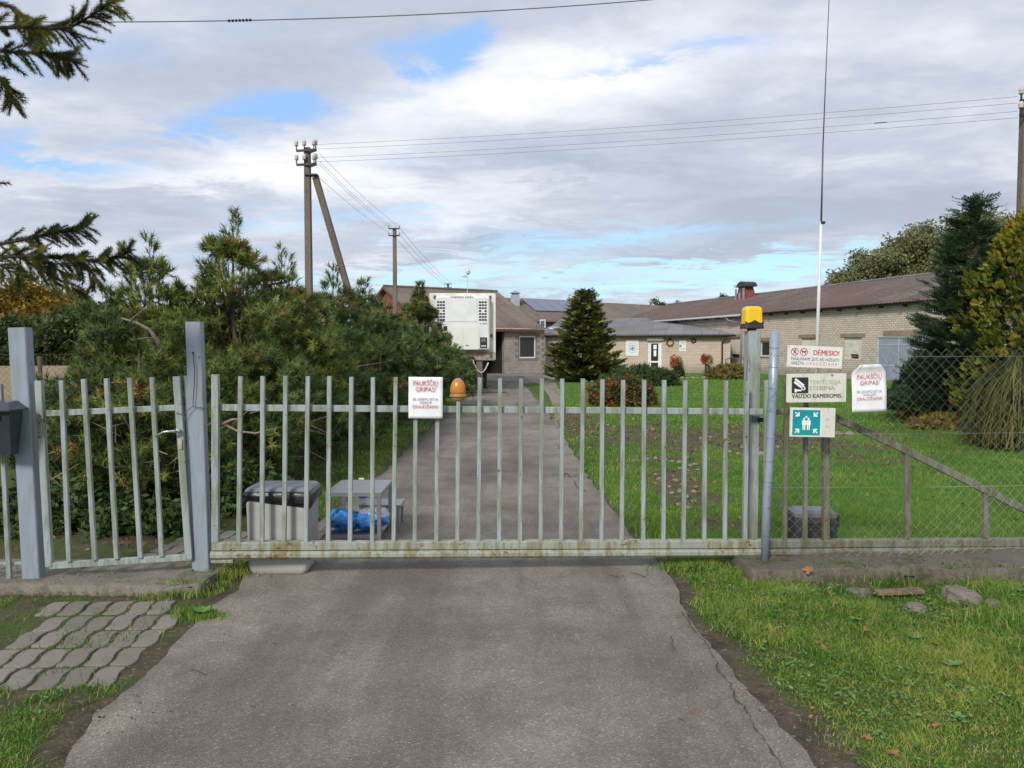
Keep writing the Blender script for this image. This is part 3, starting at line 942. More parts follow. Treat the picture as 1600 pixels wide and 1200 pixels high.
# sloping brace of the counterweight tail
br_a, br_b = GP(1296, 648, 0), GP(1420, 706, 0)
MB().bar(br_a, br_b, 0.05, 0.045, (0, 0, 1), 0.003).build('brace', 'tail_paint', gate)
MB().bar(br_b, GP(1720, 856, 0), 0.05, 0.0445, (0, 0, 1), 0.003).build('brace', 'tail_paint', gate)
MB().bar(GP(1417, 841, 0), GP(1417, 708, 0), 0.04, 0.036, gdir, 0.003).build('tail_post', 'tail_paint', gate)
MB().bar(GP(1540, 840, 0), GP(1540, 770, 0), 0.04, 0.036, gdir, 0.003).build('tail_post', 'tail_paint', gate)
# end cap wheel bracket at the left end of the beam
wb = MB(); p = GP(345, 876, 0.0); wb.bar(p + Vector((-0.06, 0, 0)), p + Vector((0.09, 0, 0)), 0.025, 0.05, (0, 0, 1), 0.004); wb.build('beam_bracket', 'beam_paint', gate)

# guide post behind the gate, with the yellow beacon
gpost = thing('gate_post', 'square grey steel post behind the gate carrying the yellow warning beacon', 'post', G(1174, 868), 0)
pb, pt = W(1171, 868, 5.64), W(1176, 517, 5.64)
MB().bar(pb, pt, 0.092, 0.09, gdir, 0.005).build('post_tube', 'gate_paint', gpost)
rb = MB(); q = W(1190, 655, 5.6)
rb.box(q.x - 0.03, q.x + 0.055, q.y - 0.03, q.y + 0.03, q.z - 0.02, q.z + 0.012)
rb.build('guide_roller_bracket', 'black_metal', gpost)
bc = W(1174.5, 517, 5.64)
beacon = thing('warning_beacon', 'yellow square-domed warning beacon with black base on top of the grey gate post', 'beacon', bc, R(4))
def rbox_prof(hx, hy, r, n=4):
    pts = []
    for cx, cy, a0 in ((hx - r, hy - r, 0), (-hx + r, hy - r, 90), (-hx + r, -hy + r, 180), (hx - r, -hy + r, 270)):
        for i in range(n + 1):
            a = R(a0 + 90 * i / n)
            pts.append((cx + r * math.cos(a), cy + r * math.sin(a)))
    return pts
def loft(mb, rings):
    """rings: list of lists of 3-D points"""
    n = len(rings[0])
    vs = [p for r_ in rings for p in r_]
    fs = []
    for i in range(len(rings) - 1):
        for k_ in range(n):
            fs.append((i * n + k_, i * n + (k_ + 1) % n, (i + 1) * n + (k_ + 1) % n, (i + 1) * n + k_))
    fs.append(tuple(range(n))[::-1]); fs.append(tuple(range((len(rings) - 1) * n, len(rings) * n)))
    return mb.add(vs, fs)
def rring(hx, hy, r, z, cx=0, cy=0):
    return [(cx + x, cy + y, z) for x, y in rbox_prof(hx, hy, r)]
MB_ = MB(); MB_.lathe((0, 0, 0), [(0.034, -0.006), (0.034, 0.018)], 14); MB_.build('neck', 'black_metal', beacon, local=True)
MB_ = MB()
loft(MB_, [rring(.071, .06, .02, 0.016), rring(.073, .062, .02, 0.022), rring(.070, .059, .022, 0.052)])
MB_.build('beacon_base', 'black_metal', beacon, local=True, smooth=False)
MB_ = MB()
loft(MB_, [rring(.066, .055, .022, 0.050), rring(.063, .053, .022, 0.150), rring(.058, .048, .022, 0.170), rring(.042, .034, .02, 0.178)])
MB_.build('lens', 'lamp_yellow', beacon, local=True)
zz_ = MB()     # scalloped black rim rising on the front
pts_ = [(-.067, .048), (.067, .048), (.067, .070), (.05, .056), (.03, .062), (.0, .078), (-.03, .062), (-.05, .056), (-.067, .070)]
zz_.add([(x, -0.0605, z) for x, z in pts_] + [(x, -0.050, z) for x, z in pts_], [tuple(range(9)), tuple(range(9, 18))[::-1]] + [(i, i + 9, (i + 1) % 9 + 9, (i + 1) % 9) for i in range(9)])
zz_.build('scalloped_rim', 'black_metal', beacon, local=True)

# orange beacon on a picket
oc = GP(715.6, 624, -0.018)
ob = thing('signal_lamp', 'orange mushroom-shaped signal lamp on top of a gate picket, left of the driveway view', 'signal lamp', oc, 0)
m_ = MB(); m_.lathe((0, 0, 0), [(0.018, -0.012), (0.03, -0.006), (0.045, 0.004), (0.05, 0.016)], 20, 1, .8); m_.build('lamp_cup', 'lamp_orange', ob, local=True, smooth=True)
m_ = MB(); m_.lathe((0, 0, 0), [(0.0485, 0.015), (0.061, 0.018), (0.062, 0.026), (0.056, 0.036), (0.054, 0.040)], 20, 1, .8); m_.build('lamp_band', 'lamp_band', ob, local=True, smooth=True)
m_ = MB(); m_.lathe((0, 0, 0), [(0.053, 0.036), (0.055, 0.055), (0.053, 0.08), (0.047, 0.105), (0.036, 0.128), (0.020, 0.143), (0.004, 0.148)], 20, 1, .8); m_.build('dome', 'lamp_orange', ob, local=True, smooth=True)

# ------------------------------------------------------------------ wicket, posts, left fence, mailbox
WA, WB = W(52, 700, 5.08), W(292, 700, 5.20); WA.z = WB.z = 0
wdir = (WB - WA).normalized()
def WP(px, py, off=0.0):
    return PL(px, py, WA, WB) + Vector((-wdir.y, wdir.x, 0)) * off
wk = thing('garden_gate', 'small grey picket gate with a chrome lever handle between the two tall posts', 'gate', (WA.x, WA.y, 0.07), math.atan2(wdir.y, wdir.x))
MB().bar(WP(78, 884), WP(61, 595), 0.044, 0.044, wdir, 0.003).build('side_post', 'gate_paint', wk)
MB().bar(WP(296, 872), WP(276.5, 588), 0.046, 0.044, wdir, 0.003).build('side_post', 'gate_paint', wk)
for a, bq in (((98, 594), (110, 876)), ((132.5, 592), (150, 874)), ((168, 591), (184, 872)), ((204, 590), (221, 870)), ((239, 589), (254, 868))):
    MB().bar(WP(*bq, -0.016), WP(*a, -0.016), 0.029, 0.029, wdir, 0.003).build('picket', 'gate_paint', wk)
MB().bar(WP(69, 646.5, 0.012), WP(278, 637, 0.012), 0.04, 0.026, (0, 0, 1), 0.003).build('rail', 'gate_paint', wk)
MB().bar(WP(78, 884, 0.002), WP(300, 870, 0.002), 0.043, 0.036, (0, 0, 1), 0.003).build('bottom_rail', 'gate_paint', wk)
hp = WP(281, 672, -0.03)
h_ = MB(); h_.tube([hp, hp + Vector((0, -0.03, 0))], 0.016, 14); h_.build('rosette', 'chrome', wk, smooth=True)
h_ = MB(); h_.tube([hp + Vector((0, -0.022, 0)), hp + Vector((-0.02, -0.045, 0.0)), hp + Vector((-0.075, -0.05, -0.004)), hp + Vector((-0.115, -0.048, -0.022)), hp + Vector((-0.135, -0.045, -0.038))], [0.009, 0.009, 0.008, 0.006, 0.004], 8); h_.build('lever_handle', 'chrome', wk, smooth=True)
lp = WP(283.5, 693, -0.026)
h_ = MB(); h_.box(lp.x - .012, lp.x + .012, lp.y - .006, lp.y + .002, lp.z - .035, lp.z + .035); h_.build('lock_plate', 'rust_strip', wk)

def tall_post(name, label, t, bt, wpx, mat_='post_paint', Y=5.1, zb=0.05, dep=0.10):
    a = W(t[0], t[1], Y); bq = W(bt[0], bt[1], Y)
    o = thing(name, label, 'post', (bq.x, bq.y, zb), 0)
    wd = wpx * Y / F
    m = MB(); m.bar(bq, a, wd, dep, wdir, 0.006); m.build('post_tube', mat_, o)
    return o
lp_ = tall_post('gate_post', 'tall grey steel post hinging the small gate, beside the black mailbox', (31.5, 512), (54, 908), 26, Y=5.10)
mp_ = tall_post('gate_post', 'tall grey steel post with a dark cable, between the small gate and the sliding gate', (304, 503), (318, 895), 23, Y=5.26, dep=0.09)
# narrow strike post welded to it
s_ = MB(); s_.bar(W(305, 888, 5.235), W(292, 587, 5.235), 0.032, 0.035, wdir, 0.003); s_.build('strike_bar', 'post_paint', mp_)
# hinge pieces on the left post
for py in (668, 680, 848, 859):
    q = WP(53 + (py - 512) * 0.052 + 6, py, -0.004)
    h_ = MB(); h_.tube([q + Vector((0, -0.01, -0.017)), q + Vector((0, -0.01, 0.017))], 0.010, 8); h_.build('hinge', 'post_paint', lp_)
# dark cable hanging out of a hole in the middle post
cb = MB(); cp_ = [W(301.5, 551.5, 5.20), W(302.2, 560, 5.198), W(304, 578, 5.197), W(303.5, 600, 5.196), W(302, 622, 5.196), W(301.5, 634, 5.195)]
cb.tube(cp_, 0.0028, 5); 
cb.build('cable', 'cable_blue', mp_)
cb = MB(); cb.tube([W(275, 645, 5.165), W(284, 647, 5.16), W(290, 643, 5.175), W(301.5, 635, 5.194), W(313, 637, 5.2), W(325, 640, 5.21)], 0.0026, 5); cb.build('cable', 'cable_blue', mp_)
hh = MB(); q = W(301.5, 551, 5.2035); hh.tube([q, q + Vector((0, -0.003, 0))], 0.007, 10); hh.build('cable_hole', 'dark_inside', mp_)
# left fence panel
lf = thing('picket_fence', 'piece of grey picket fence left of the tall post, below the mailbox', 'fence', (-4.2, 5.1, 0), 0)
for a, bq in (((0, 600), (15, 906)), ((-36, 600), (-20, 908)), ((-72, 601), (-56, 909))):
    MB().bar(W(*bq, 5.06), W(*a, 5.06), 0.029, 0.029, wdir, 0.003).build('picket', 'gate_paint', lf)
MB().bar(W(-110, 884, 5.085), W(37, 880, 5.085), 0.02, 0.022, (0, 0, 1), 0.003).build('rail', 'gate_paint', lf)
MB().bar(W(-110, 650, 5.085), W(22, 648, 5.085), 0.035, 0.022, (0, 0, 1), 0.003).build('rail', 'gate_paint', lf)
# mailbox
mb_c = W(-8, 710, 4.93)
mx = thing('mailbox', 'dark blue-black mailbox with a pitched lid hanging on the fence at the left edge', 'mailbox', mb_c, R(-3))
m_ = MB()
def taper(mb, w0, w1, d0, d1, z0, z1, yb=0.0):
    mb.add([(-w0, yb - d0, z0), (w0, yb - d0, z0), (w0, yb, z0), (-w0, yb, z0), (-w1, yb - d1, z1), (w1, yb - d1, z1), (w1, yb, z1), (-w1, yb, z1)],
           [(0, 3, 2, 1), (4, 5, 6, 7), (0, 1, 5, 4), (1, 2, 6, 5), (2, 3, 7, 6), (3, 0, 4, 7)])
taper(m_, 0.115, 0.155, 0.07, 0.13, 0.0, 0.285, 0.06)
m_.build('body', 'mailbox', mx, local=True)
m_ = MB()
m_.add([(-.18, -.105, .286), (.18, -.105, .286), (.18, .075, .286), (-.18, .075, .286), (-.12, -.03, .338), (.12, -.03, .338), (.12, .06, .345), (-.12, .06, .345),
        (-.18, -.105, .295), (.18, -.105, .295), (.18, .075, .295), (-.18, .075, .295)],
       [(0, 3, 2, 1), (0, 1, 9, 8), (1, 2, 10, 9), (2, 3, 11, 10), (3, 0, 8, 11), (8, 9, 5, 4), (9, 10, 6, 5), (10, 11, 7, 6), (11, 8, 4, 7), (4, 5, 6, 7)])
m_.build('lid', 'mailbox', mx, local=True)
m_ = MB(); m_.box(-.09, .09, -.078, -.070, .235, .262); m_.build('slot', 'pale_metal', mx, local=True)

# ------------------------------------------------------------------ tube post and chain-link fences
tp = thing('fence_post', 'round galvanised fence post standing on the concrete plinth right of the gate', 'post', W(1194, 882, 5.36), 0)
m_ = MB(); m_.tube([W(1195, 881, 5.36), W(1198, 780, 5.36), W(1203, 700, 5.36), W(1207, 620, 5.36), W(1210.5, 518, 5.36)], [0.0295, 0.030, 0.031, 0.031, 0.031], 16)
m_.build('post_tube', 'galv', tp, smooth=True)
for py in (543, 573, 606, 642, 684, 720, 752, 792, 836, 866):
    cx = 1195 + (881 - py) * 0.0427
    q = W(cx, py, 5.36)
    ring = [q + Vector((math.cos(t) * 0.0325, math.sin(t) * 0.0325, 0.004 * math.sin(t * 1.0))) for t in [i * math.pi / 5 for i in range(11)]]
    m_ = MB(); m_.tube(ring, 0.0014, 4, cap=False); m_.build('tie_wire', 'fence_wire_dark', tp)

def chainlink(name, label, A, B, z0, z1, cell, rad, m1, line_zs, shape_noise=0.004):
    o = thing(name, label, 'fence', (A.x, A.y, 0), 0)
    d = (B - A); L = d.length; d = d.normalized()
    nrm = Vector((-d.y, d.x, 0))
    nw = int(L / cell) + 1
    nz = int(round((z1 - z0) / cell))
    N = 3
    V, Q = [], []
    for i in range(nw):
        pts = []
        for k_ in range(nz + 1):
            s = 1 if (k_ % 2 == 0) else -1
            x = i * cell + s * cell / 2 * 1.04
            # neighbours mirror each other, so the wires hook where they meet
            if i % 2: x = i * cell - s * cell / 2 * 1.04
            x *= 1.0
            z = z0 + k_ * cell
            n_ = vn(np.array(i * 0.07 + k_ * 0.06), np.array(k_ * 0.17)) - 0.5
            pts.append((A + d * (x + float(n_) * shape_noise * 3) + nrm * (0.004 * s + float(n_) * 0.03)) + Vector((0, 0, z + float(n_) * shape_noise)))
        mbt = MB(); mbt.tube(pts, rad, N, cap=False)
        b0 = len(V)
        V += mbt.v; Q += [tuple(j + b0 for j in f) for f in mbt.f]
    wm = npmesh('wire_mesh', np.array([tuple(v) for v in V]), np.array(Q), m1, o)
    wm['kind'] = 'stuff'
    for zl in line_zs:
        t_ = MB(); pts = [A + d * (L * i / 12) + Vector((0, -0.006, zl - 0.008 * math.sin(math.pi * i / 12))) for i in range(13)]
        t_.tube(pts, rad * 1.1, 4); t_.build('line_wire', m1, o)
    return o
FA = W(1206, 700, 5.335); FB = W(1730, 700, 5.50); FA.z = FB.z = 0
# one wire's zigzag spans half a cell, so wires sit half a diamond apart
chainlink('chain_link_fence', 'galvanised chain-link fence right of the round post, carrying the warning signs', FA, FB, 0.13, 1.60, 0.0385, 0.0014, 'fence_wire', (1.545, 1.0, 0.62), 0.006)
LA, LB = Vector((-9.0, 9.0, 0)), Vector((-4.3, 9.0, 0))
chainlink('chain_link_fence', 'rusty chain-link fence behind the left post, in front of the ploughed field', LA, LB, 0.05, 1.50, 0.036, 0.0017, 'fence_wire_dark', (1.525, 0.8), 0.005)
for x in (-8.4, -5.55):
    m_ = MB(); m_.tube([(x, 9.03, 0), (x, 9.03, 1.5)], 0.025, 8)
    o_ = m_.build('fence_post', 'fence_wire_dark', smooth=True)
    tag(o_, 'thin rusty post of the far-left chain-link fence, %s' % ('outer one' if x < -8 else 'one nearer the pines'), 'post')

# ------------------------------------------------------------------ lettering
_cap = {}
def text_mesh(s, bold=0.0, spacing=1.0):
    cu = bpy.data.curves.new('lettering', 'FONT')
    cu.body = s
    cu.size = 1.0
    cu.offset = bold
    cu.space_character = spacing
    cu.resolution_u = 3
    ob_ = bpy.data.objects.new('lettering', cu)
    COL.objects.link(ob_)
    dg = bpy.context.evaluated_depsgraph_get()
    dg.update()
    me = bpy.data.meshes.new_from_object(ob_.evaluated_get(dg))
    bpy.data.objects.remove(ob_)
    return me
def lettering(par, s, x0, x1, zb, cap, mat_, y, bold=0.0, spacing=1.0, serif=False):
    """text in the parent's local x-z plane, facing -y, from x0 to x1, baseline zb, capital height cap"""
    me = text_mesh(s, 0.0, spacing)
    n = len(me.vertices)
    co = np.empty(n * 3, dtype=np.float32); me.vertices.foreach_get('co', co); co = co.reshape(-1, 3)
    if 'H' not in _cap:
        h = text_mesh('H'); c = np.empty(len(h.vertices) * 3, dtype=np.float32); h.vertices.foreach_get('co', c); _cap['H'] = c.reshape(-1, 3)[:, 1].max()
    sx = (x1 - x0) / (co[:, 0].max() - co[:, 0].min())
    sz = cap / _cap['H']
    new = np.stack([x0 + (co[:, 0] - co[:, 0].min()) * sx, np.full(n, y), zb + co[:, 1] * sz], 1)
    me.vertices.foreach_set('co', new.astype(np.float32).ravel())
    if bold > 0:
        import bmesh
        bm = bmesh.new(); bm.from_mesh(me)
        d2 = bmesh.ops.duplicate(bm, geom=bm.faces[:] + bm.edges[:] + bm.verts[:])
        for v_ in d2['geom']:
            if isinstance(v_, bmesh.types.BMVert): v_.co.x += cap * .07; v_.co.y -= .00025
        bm.to_mesh(me); bm.free()
    me.materials.clear(); me.materials.append(MAT[mat_])
    me.update()
    o = bpy.data.objects.new('lettering', me)
    COL.objects.link(o); o.parent = par
    return o
def plate(hx, hz, th, r=0.01):
    m = MB()
    pr = rbox_prof(hx, hz, r)
    n = len(pr)
    m.add([(x, 0, z) for x, z in pr] + [(x, th, z) for x, z in pr], [tuple(range(n))[::-1] if False else tuple(range(n)), tuple(range(n, 2 * n))[::-1]] + [(i, i + n, (i + 1) % n + n, (i + 1) % n) for i in range(n)])
    return m
def sign(name, label, cx, cy, wpx, hpx, Y, tilt=0.0, rz=0.0):
    c = W(cx, cy, Y)
    o = thing(name, label, 'sign', c, rz, ry=R(tilt))
    return o, wpx * Y / F / 2, hpx * Y / F / 2
def poly(par, name, pts, mat_, y, th=0.0):
    m = MB()
    m.add([(x, y, z) for x, z in pts], [tuple(range(len(pts)))])
    return m.build(name, mat_, par, local=True)
def disc(par, name, cx, cz, r, mat_, y, n=24, sx=1.0):
    return poly(par, name, [(cx + r * sx * math.cos(2 * math.pi * i / n), cz + r * math.sin(2 * math.pi * i / n)) for i in range(n)], mat_, y)
def ring2(par, name, cx, cz, r0, r1, mat_, y, n=28):
    m = MB()
    vs = [(cx + r1 * math.cos(2 * math.pi * i / n), y, cz + r1 * math.sin(2 * math.pi * i / n)) for i in range(n)] + [(cx + r0 * math.cos(2 * math.pi * i / n), y, cz + r0 * math.sin(2 * math.pi * i / n)) for i in range(n)]
    m.add(vs, [(i, (i + 1) % n, n + (i + 1) % n, n + i) for i in range(n)])
    return m.build(name, mat_, par, local=True)

YS = 5.30
U = YS / F            # metres per photograph pixel on the sign plane
# sign 1
s1, hx, hz = sign('warning_sign', 'white warning sign headed DĖMESIO! with two red prohibition circles, topmost on the fence', 1273, 557.5, 86, 33.5, YS, 2.2)
plate(hx, hz, 0.003, 0.003).build('plate', 'plate_white', s1, local=True)
e = -0.0012
lettering(s1, 'DĖMESIO!', -2.5 * U, 37.5 * U, 2.8 * U, 7.6 * U, 'ink_red', e, 0.012)
lettering(s1, 'PAŠALINIAMS ĮEITI, AR VAŽIUOTI', -36.5 * U, 38.5 * U, -6.3 * U, 4.6 * U, 'ink_black', e)
lettering(s1, 'GRIEŽTAI', -36.5 * U, -16 * U, -13.0 * U, 4.4 * U, 'ink_black', e)
lettering(s1, 'DRAUDŽIAMA!', -12.5 * U, 38 * U, -13.0 * U, 4.4 * U, 'ink_red_soft', e, 0.0, 1.5)
for cx_ in (-31.5, -17.3):
    ring2(s1, 'prohibition_ring', cx_ * U, 6.8 * U, 5.0 * U, 6.1 * U, 'ink_red', e)
    a = R(45)
    def slash(cx__, cz__, L_, w_, ang, y_, nm, mt):
        dx_, dz_ = math.cos(ang), math.sin(ang)
        nx_, nz_ = -dz_, dx_
        poly(s1, nm, [(cx__ - dx_ * L_ - nx_ * w_, cz__ - dz_ * L_ - nz_ * w_), (cx__ + dx_ * L_ - nx_ * w_, cz__ + dz_ * L_ - nz_ * w_), (cx__ + dx_ * L_ + nx_ * w_, cz__ + dz_ * L_ + nz_ * w_), (cx__ - dx_ * L_ + nx_ * w_, cz__ - dz_ * L_ + nz_ * w_)], mt, y_)
    slash(cx_ * U, 6.8 * U, 5.2 * U, 0.45 * U, R(-42), e - 0.0006, 'slash', 'ink_red')
    if cx_ < -20:   # walking person
        disc(s1, 'pictogram', cx_ * U + 0.3 * U, 10.2 * U, 0.9 * U, 'ink_black', e)
        for (x0, z0, x1, z1, w_) in ((0.2, 9.2, -0.2, 6.6, .75), (-.2, 6.8, 1.8, 3.4, .5), (-.2, 6.8, -2.2, 3.4, .5), (.2, 8.8, 2.6, 7.2, .4), (.2, 8.8, -2.4, 7.0, .4)):
            L_ = math.hypot(x1 - x0, z1 - z0) / 2
            slash((cx_ + (x0 + x1) / 2) * U, (z0 + z1) / 2 * U, L_ * U, w_ * U, math.atan2(z1 - z0, x1 - x0), e, 'pictogram', 'ink_black')
    else:           # dog
        for (x0, z0, x1, z1, w_) in ((-2.6, 7.4, 2.2, 7.0, 1.0), (2.0, 7.2, 3.6, 9.0, .8), (-2.4, 7, -2.8, 4.2, .45), (1.8, 7, 2.2, 4.2, .45), (-2.6, 7.6, -3.8, 9.2, .3)):
            L_ = math.hypot(x1 - x0, z1 - z0) / 2
            slash((cx_ + (x0 + x1) / 2) * U, (z0 + z1) / 2 * U, L_ * U, w_ * U, math.atan2(z1 - z0, x1 - x0), e, 'pictogram', 'ink_black')
for sx_ in (-1, 1):
    for sz_ in (-1, 1):
        disc(s1, 'rivet', sx_ * (hx - 2.6 * U), sz_ * (hz - 2.2 * U), 0.7 * U, 'ink_grey', e, 8)
# sign 2
s2, hx, hz = sign('camera_sign', 'weathered white sign with a black camera pictogram reading VAIZDO KAMEROMIS, middle of the fence signs', 1275.5, 606, 93.5, 45, YS, -0.6)
plate(hx, hz, 0.004, 0.008).build('plate', 'plate_dirty', s2, local=True)
poly(s2, 'pictogram_field', [(x - 25.5 * U, z + 4.2 * U) for x, z in rbox_prof(13 * U, 12.5 * U, 1.5 * U)], 'ink_black', e)
def rq(cx__, cz__, L_, w_, ang):
    dx_, dz_ = math.cos(ang), math.sin(ang); nx_, nz_ = -dz_, dx_
    return [(cx__ - dx_ * L_ - nx_ * w_, cz__ - dz_ * L_ - nz_ * w_), (cx__ + dx_ * L_ - nx_ * w_, cz__ + dz_ * L_ - nz_ * w_), (cx__ + dx_ * L_ + nx_ * w_, cz__ + dz_ * L_ + nz_ * w_), (cx__ - dx_ * L_ + nx_ * w_, cz__ - dz_ * L_ + nz_ * w_)]
poly(s2, 'pictogram', rq(-26.5 * U, 9.0 * U, 8.6 * U, 1.7 * U, R(-38)), 'ink_white', e - .0006)
poly(s2, 'pictogram', rq(-28.5 * U, 5.2 * U, 7.6 * U, 1.8 * U, R(-38)), 'ink_white', e - .0006)
ring2(s2, 'pictogram', -20.5 * U, -0.4 * U, 1.7 * U, 3.3 * U, 'ink_white', e - .0006, 14)
poly(s2, 'pictogram', [(-31 * U, -2 * U), (-22.5 * U, -3.2 * U), (-24 * U, -5 * U), (-31 * U, -5 * U)], 'ink_white', e - .0006)
poly(s2, 'pictogram', [(-34 * U, -1.2 * U), (-31 * U, -1.6 * U), (-31 * U, -6.8 * U), (-34 * U, -6.8 * U)], 'ink_white', e - .0006)
lettering(s2, 'TERITORIJA', -11 * U, 38.5 * U, 5.5 * U, 6.2 * U, 'ink_faded', e, 0.0)
lettering(s2, 'STEBIMA', -11 * U, 28.5 * U, -3.5 * U, 6.2 * U, 'ink_faded', e, 0.01)
lettering(s2, 'VAIZDO KAMEROMIS', -38.5 * U, 38.5 * U, -15.8 * U, 6.2 * U, 'ink_black', e, 0.006)
disc(s2, 'bolt', 24.5 * U, 19.5 * U, 1.5 * U, 'ink_grey', e, 10, 1.5)
# sign 3
s3, hx, hz = sign('assembly_point_sign', 'green assembly-point sign with white figures and four arrows, lowest of the fence signs', 1269.5, 660, 71, 46, YS, 0.8)
plate(hx, hz, 0.008, 0.006).build('plate', 'plate_dirty', s3, local=True)
poly(s3, 'white_panel', [(-33.5 * U, -22 * U), (14.5 * U, -22.5 * U), (14.5 * U, 21.5 * U), (-33.5 * U, 22 * U)], 'plate_white', e)
poly(s3, 'green_field', [(-31.5 * U, -20.5 * U), (12 * U, -20.5 * U), (12 * U, 19.5 * U), (-31.5 * U, 19.5 * U)], 'sign_green', e - .0006)
gc = (-10, -0.5)
def arrow(cx__, cz__, ang):
    pts = [(-4.6, -.9), (0.6, -.9), (-1.6, -3.6), (.6, -4.4), (4.6, 0), (.6, 4.4), (-1.6, 3.6), (0.6, .9), (-4.6, .9)]
    c_, s_2 = math.cos(ang), math.sin(ang)
    P_ = [((cx__ + x * c_ - z * s_2) * U, (cz__ + x * s_2 + z * c_) * U) for x, z in pts]
    m = MB(); m.add([(x, e - .0012, z) for x, z in P_], [(0, 1, 7, 8), (1, 2, 3, 4), (4, 5, 6, 7), (1, 4, 7)])
    m.build('arrow', 'ink_white', s3, local=True)
arrow(-24, 12.5, R(-42)); arrow(4.5, 12.5, R(222)); arrow(-24, -13.5, R(42)); arrow(4.5, -13.5, R(138))
for (fx, fz, sc_) in ((-13.4, 0, 1), (-6.4, 0, 1)):
    disc(s3, 'figure', fx * U, (fz + 5.6) * U, 1.75 * U, 'ink_white', e - .0012, 12)
    poly(s3, 'figure', [((fx + x) * U, (fz + z) * U) for x, z in ((-3.2, 3.2), (3.2, 3.2), (3.4, -4), (2.3, -4), (2.1, -12), (.5, -12), (.25, -4), (-.25, -4), (-.5, -12), (-2.1, -12), (-2.3, -4), (-3.4, -4))], 'ink_white', e - .0012)
disc(s3, 'figure', -10 * U, 8.6 * U, 1.75 * U, 'ink_white', e - .0018, 12)
ring2(s3, 'scratched_mark', 23 * U, -6 * U, 1.6 * U, 2.2 * U, 'ink_faded', e, 12)
lettering(s3, 'A', 21 * U, 25 * U, 3 * U, 4 * U, 'ink_faded', e)
# paper sheets
def sheet(label, cx, cy, wpx, hpx, Y, tilt, top_bent, k_=1.0):
    o, hx, hz = sign('notice_sheet', label, cx, cy, wpx, hpx, Y, tilt)
    U2 = Y / F
    m = MB()
    nx, nz = 10, 14
    vs = []
    for j in range(nz + 1):
        for i in range(nx + 1):
            x = -hx + 2 * hx * i / nx
            z = -hz + 2 * hz * j / nz
            y = 0.002 * math.sin(i * 0.9) + 0.0025 * math.sin(j * 0.7 + 1)
            t = (z - (hz - top_bent)) / max(top_bent, 1e-6)
            if top_bent > 0 and t > 0:
                x *= 1 - 0.42 * t ** 1.0 * (abs(x) / hx)
                y -= 0.03 * t * (1.0) + 0.006 * math.sin(i * 1.7) * t
            vs.append((x, y, z))
    n1 = nx + 1
    fs = [(j * n1 + i, j * n1 + i + 1, (j + 1) * n1 + i + 1, (j + 1) * n1 + i) for j in range(nz) for i in range(nx)]
    m.add(vs, fs)
    me = m.build('plastic_sleeve', 'paper_white', o, local=True, smooth=True)
    so = me.modifiers.new('thickness', 'SOLIDIFY'); so.thickness = 0.0012; so.offset = 1 if False else -1
    return o, U2
ey = -0.0075
sa, U2 = sheet('white notice in a plastic sleeve about PAUKŠČIŲ GRIPAS tied to the sliding gate pickets', 665, 621.5, 53.5, 65, 5.245, 0.6, 0)
lettering(sa, 'PAUKŠČIŲ', -19 * U2, 19 * U2, 19.5 * U2, 7.2 * U2, 'ink_red_soft', ey)
lettering(sa, 'GRIPAS!', -15.5 * U2, 15.5 * U2, 10 * U2, 7.2 * U2, 'ink_red_soft', ey)
lettering(sa, 'BE LEIDIMO EITI IR', -19.5 * U2, 19.5 * U2, -4.2 * U2, 4 * U2, 'ink_grey', ey)
lettering(sa, 'VAŽIUOTI', -9.5 * U2, 9.5 * U2, -9.6 * U2, 4 * U2, 'ink_grey', ey)
lettering(sa, 'DRAUDŽIAMA!', -20 * U2, 20 * U2, -16.3 * U2, 4.8 * U2, 'ink_red_soft', ey)
sb_, U2 = sheet('white notice about PAUKŠČIŲ GRIPAS with a folded-over top on the chain-link fence', 1358, 606.5, 54, 74, 5.28, -2.2, 12.5 * 5.28 / F)
lettering(sb_, 'PAUKŠČIŲ', -19 * U2, 19.5 * U2, 15.0 * U2, 6.6 * U2, 'ink_red_soft', ey)
lettering(sb_, 'GRIPAS!', -14.5 * U2, 15.5 * U2, 5.5 * U2, 6.6 * U2, 'ink_red_soft', ey)
lettering(sb_, 'BE LEIDIMO EITI IR', -19.5 * U2, 19 * U2, -7.0 * U2, 3.8 * U2, 'ink_grey', ey)
lettering(sb_, 'VAŽIUOTI', -10 * U2, 10 * U2, -12.0 * U2, 3.8 * U2, 'ink_grey', ey)
lettering(sb_, 'DRAUDŽIAMA!', -19.5 * U2, 20 * U2, -18.5 * U2, 4.6 * U2, 'ink_red_soft', ey)

# ------------------------------------------------------------------ bin, table, motor
bnx = (442 - 800) * 5.5 / F
bn = thing('waste_bin', 'grey plastic waste bin lined with a black bag, standing on the drive behind the gate', 'bin', (bnx, 5.465, 0.012), R(1))
m_ = MB()
rings = []
for z, hx_, hy_ in ((0.0, .196, .150), (0.008, .204, .158), (0.03, .216, .166), (0.06, .223, .170), (0.10, .222, .168), (0.30, .227, .172), (0.555, .232, .176)):
    rings.append(rring(hx_ * .95, hy_ * .95, 0.035, z))
loft(m_, rings); m_.build('body', 'bin_plastic', bn, local=True, smooth=False)
for sx_ in (-1, 1):
    m_ = MB(); m_.box(sx_ * 0.10 - 0.04, sx_ * 0.10 + 0.04, -0.10, 0.10, -0.010, 0.001); m_.build('foot', 'bin_plastic', bn, local=True)
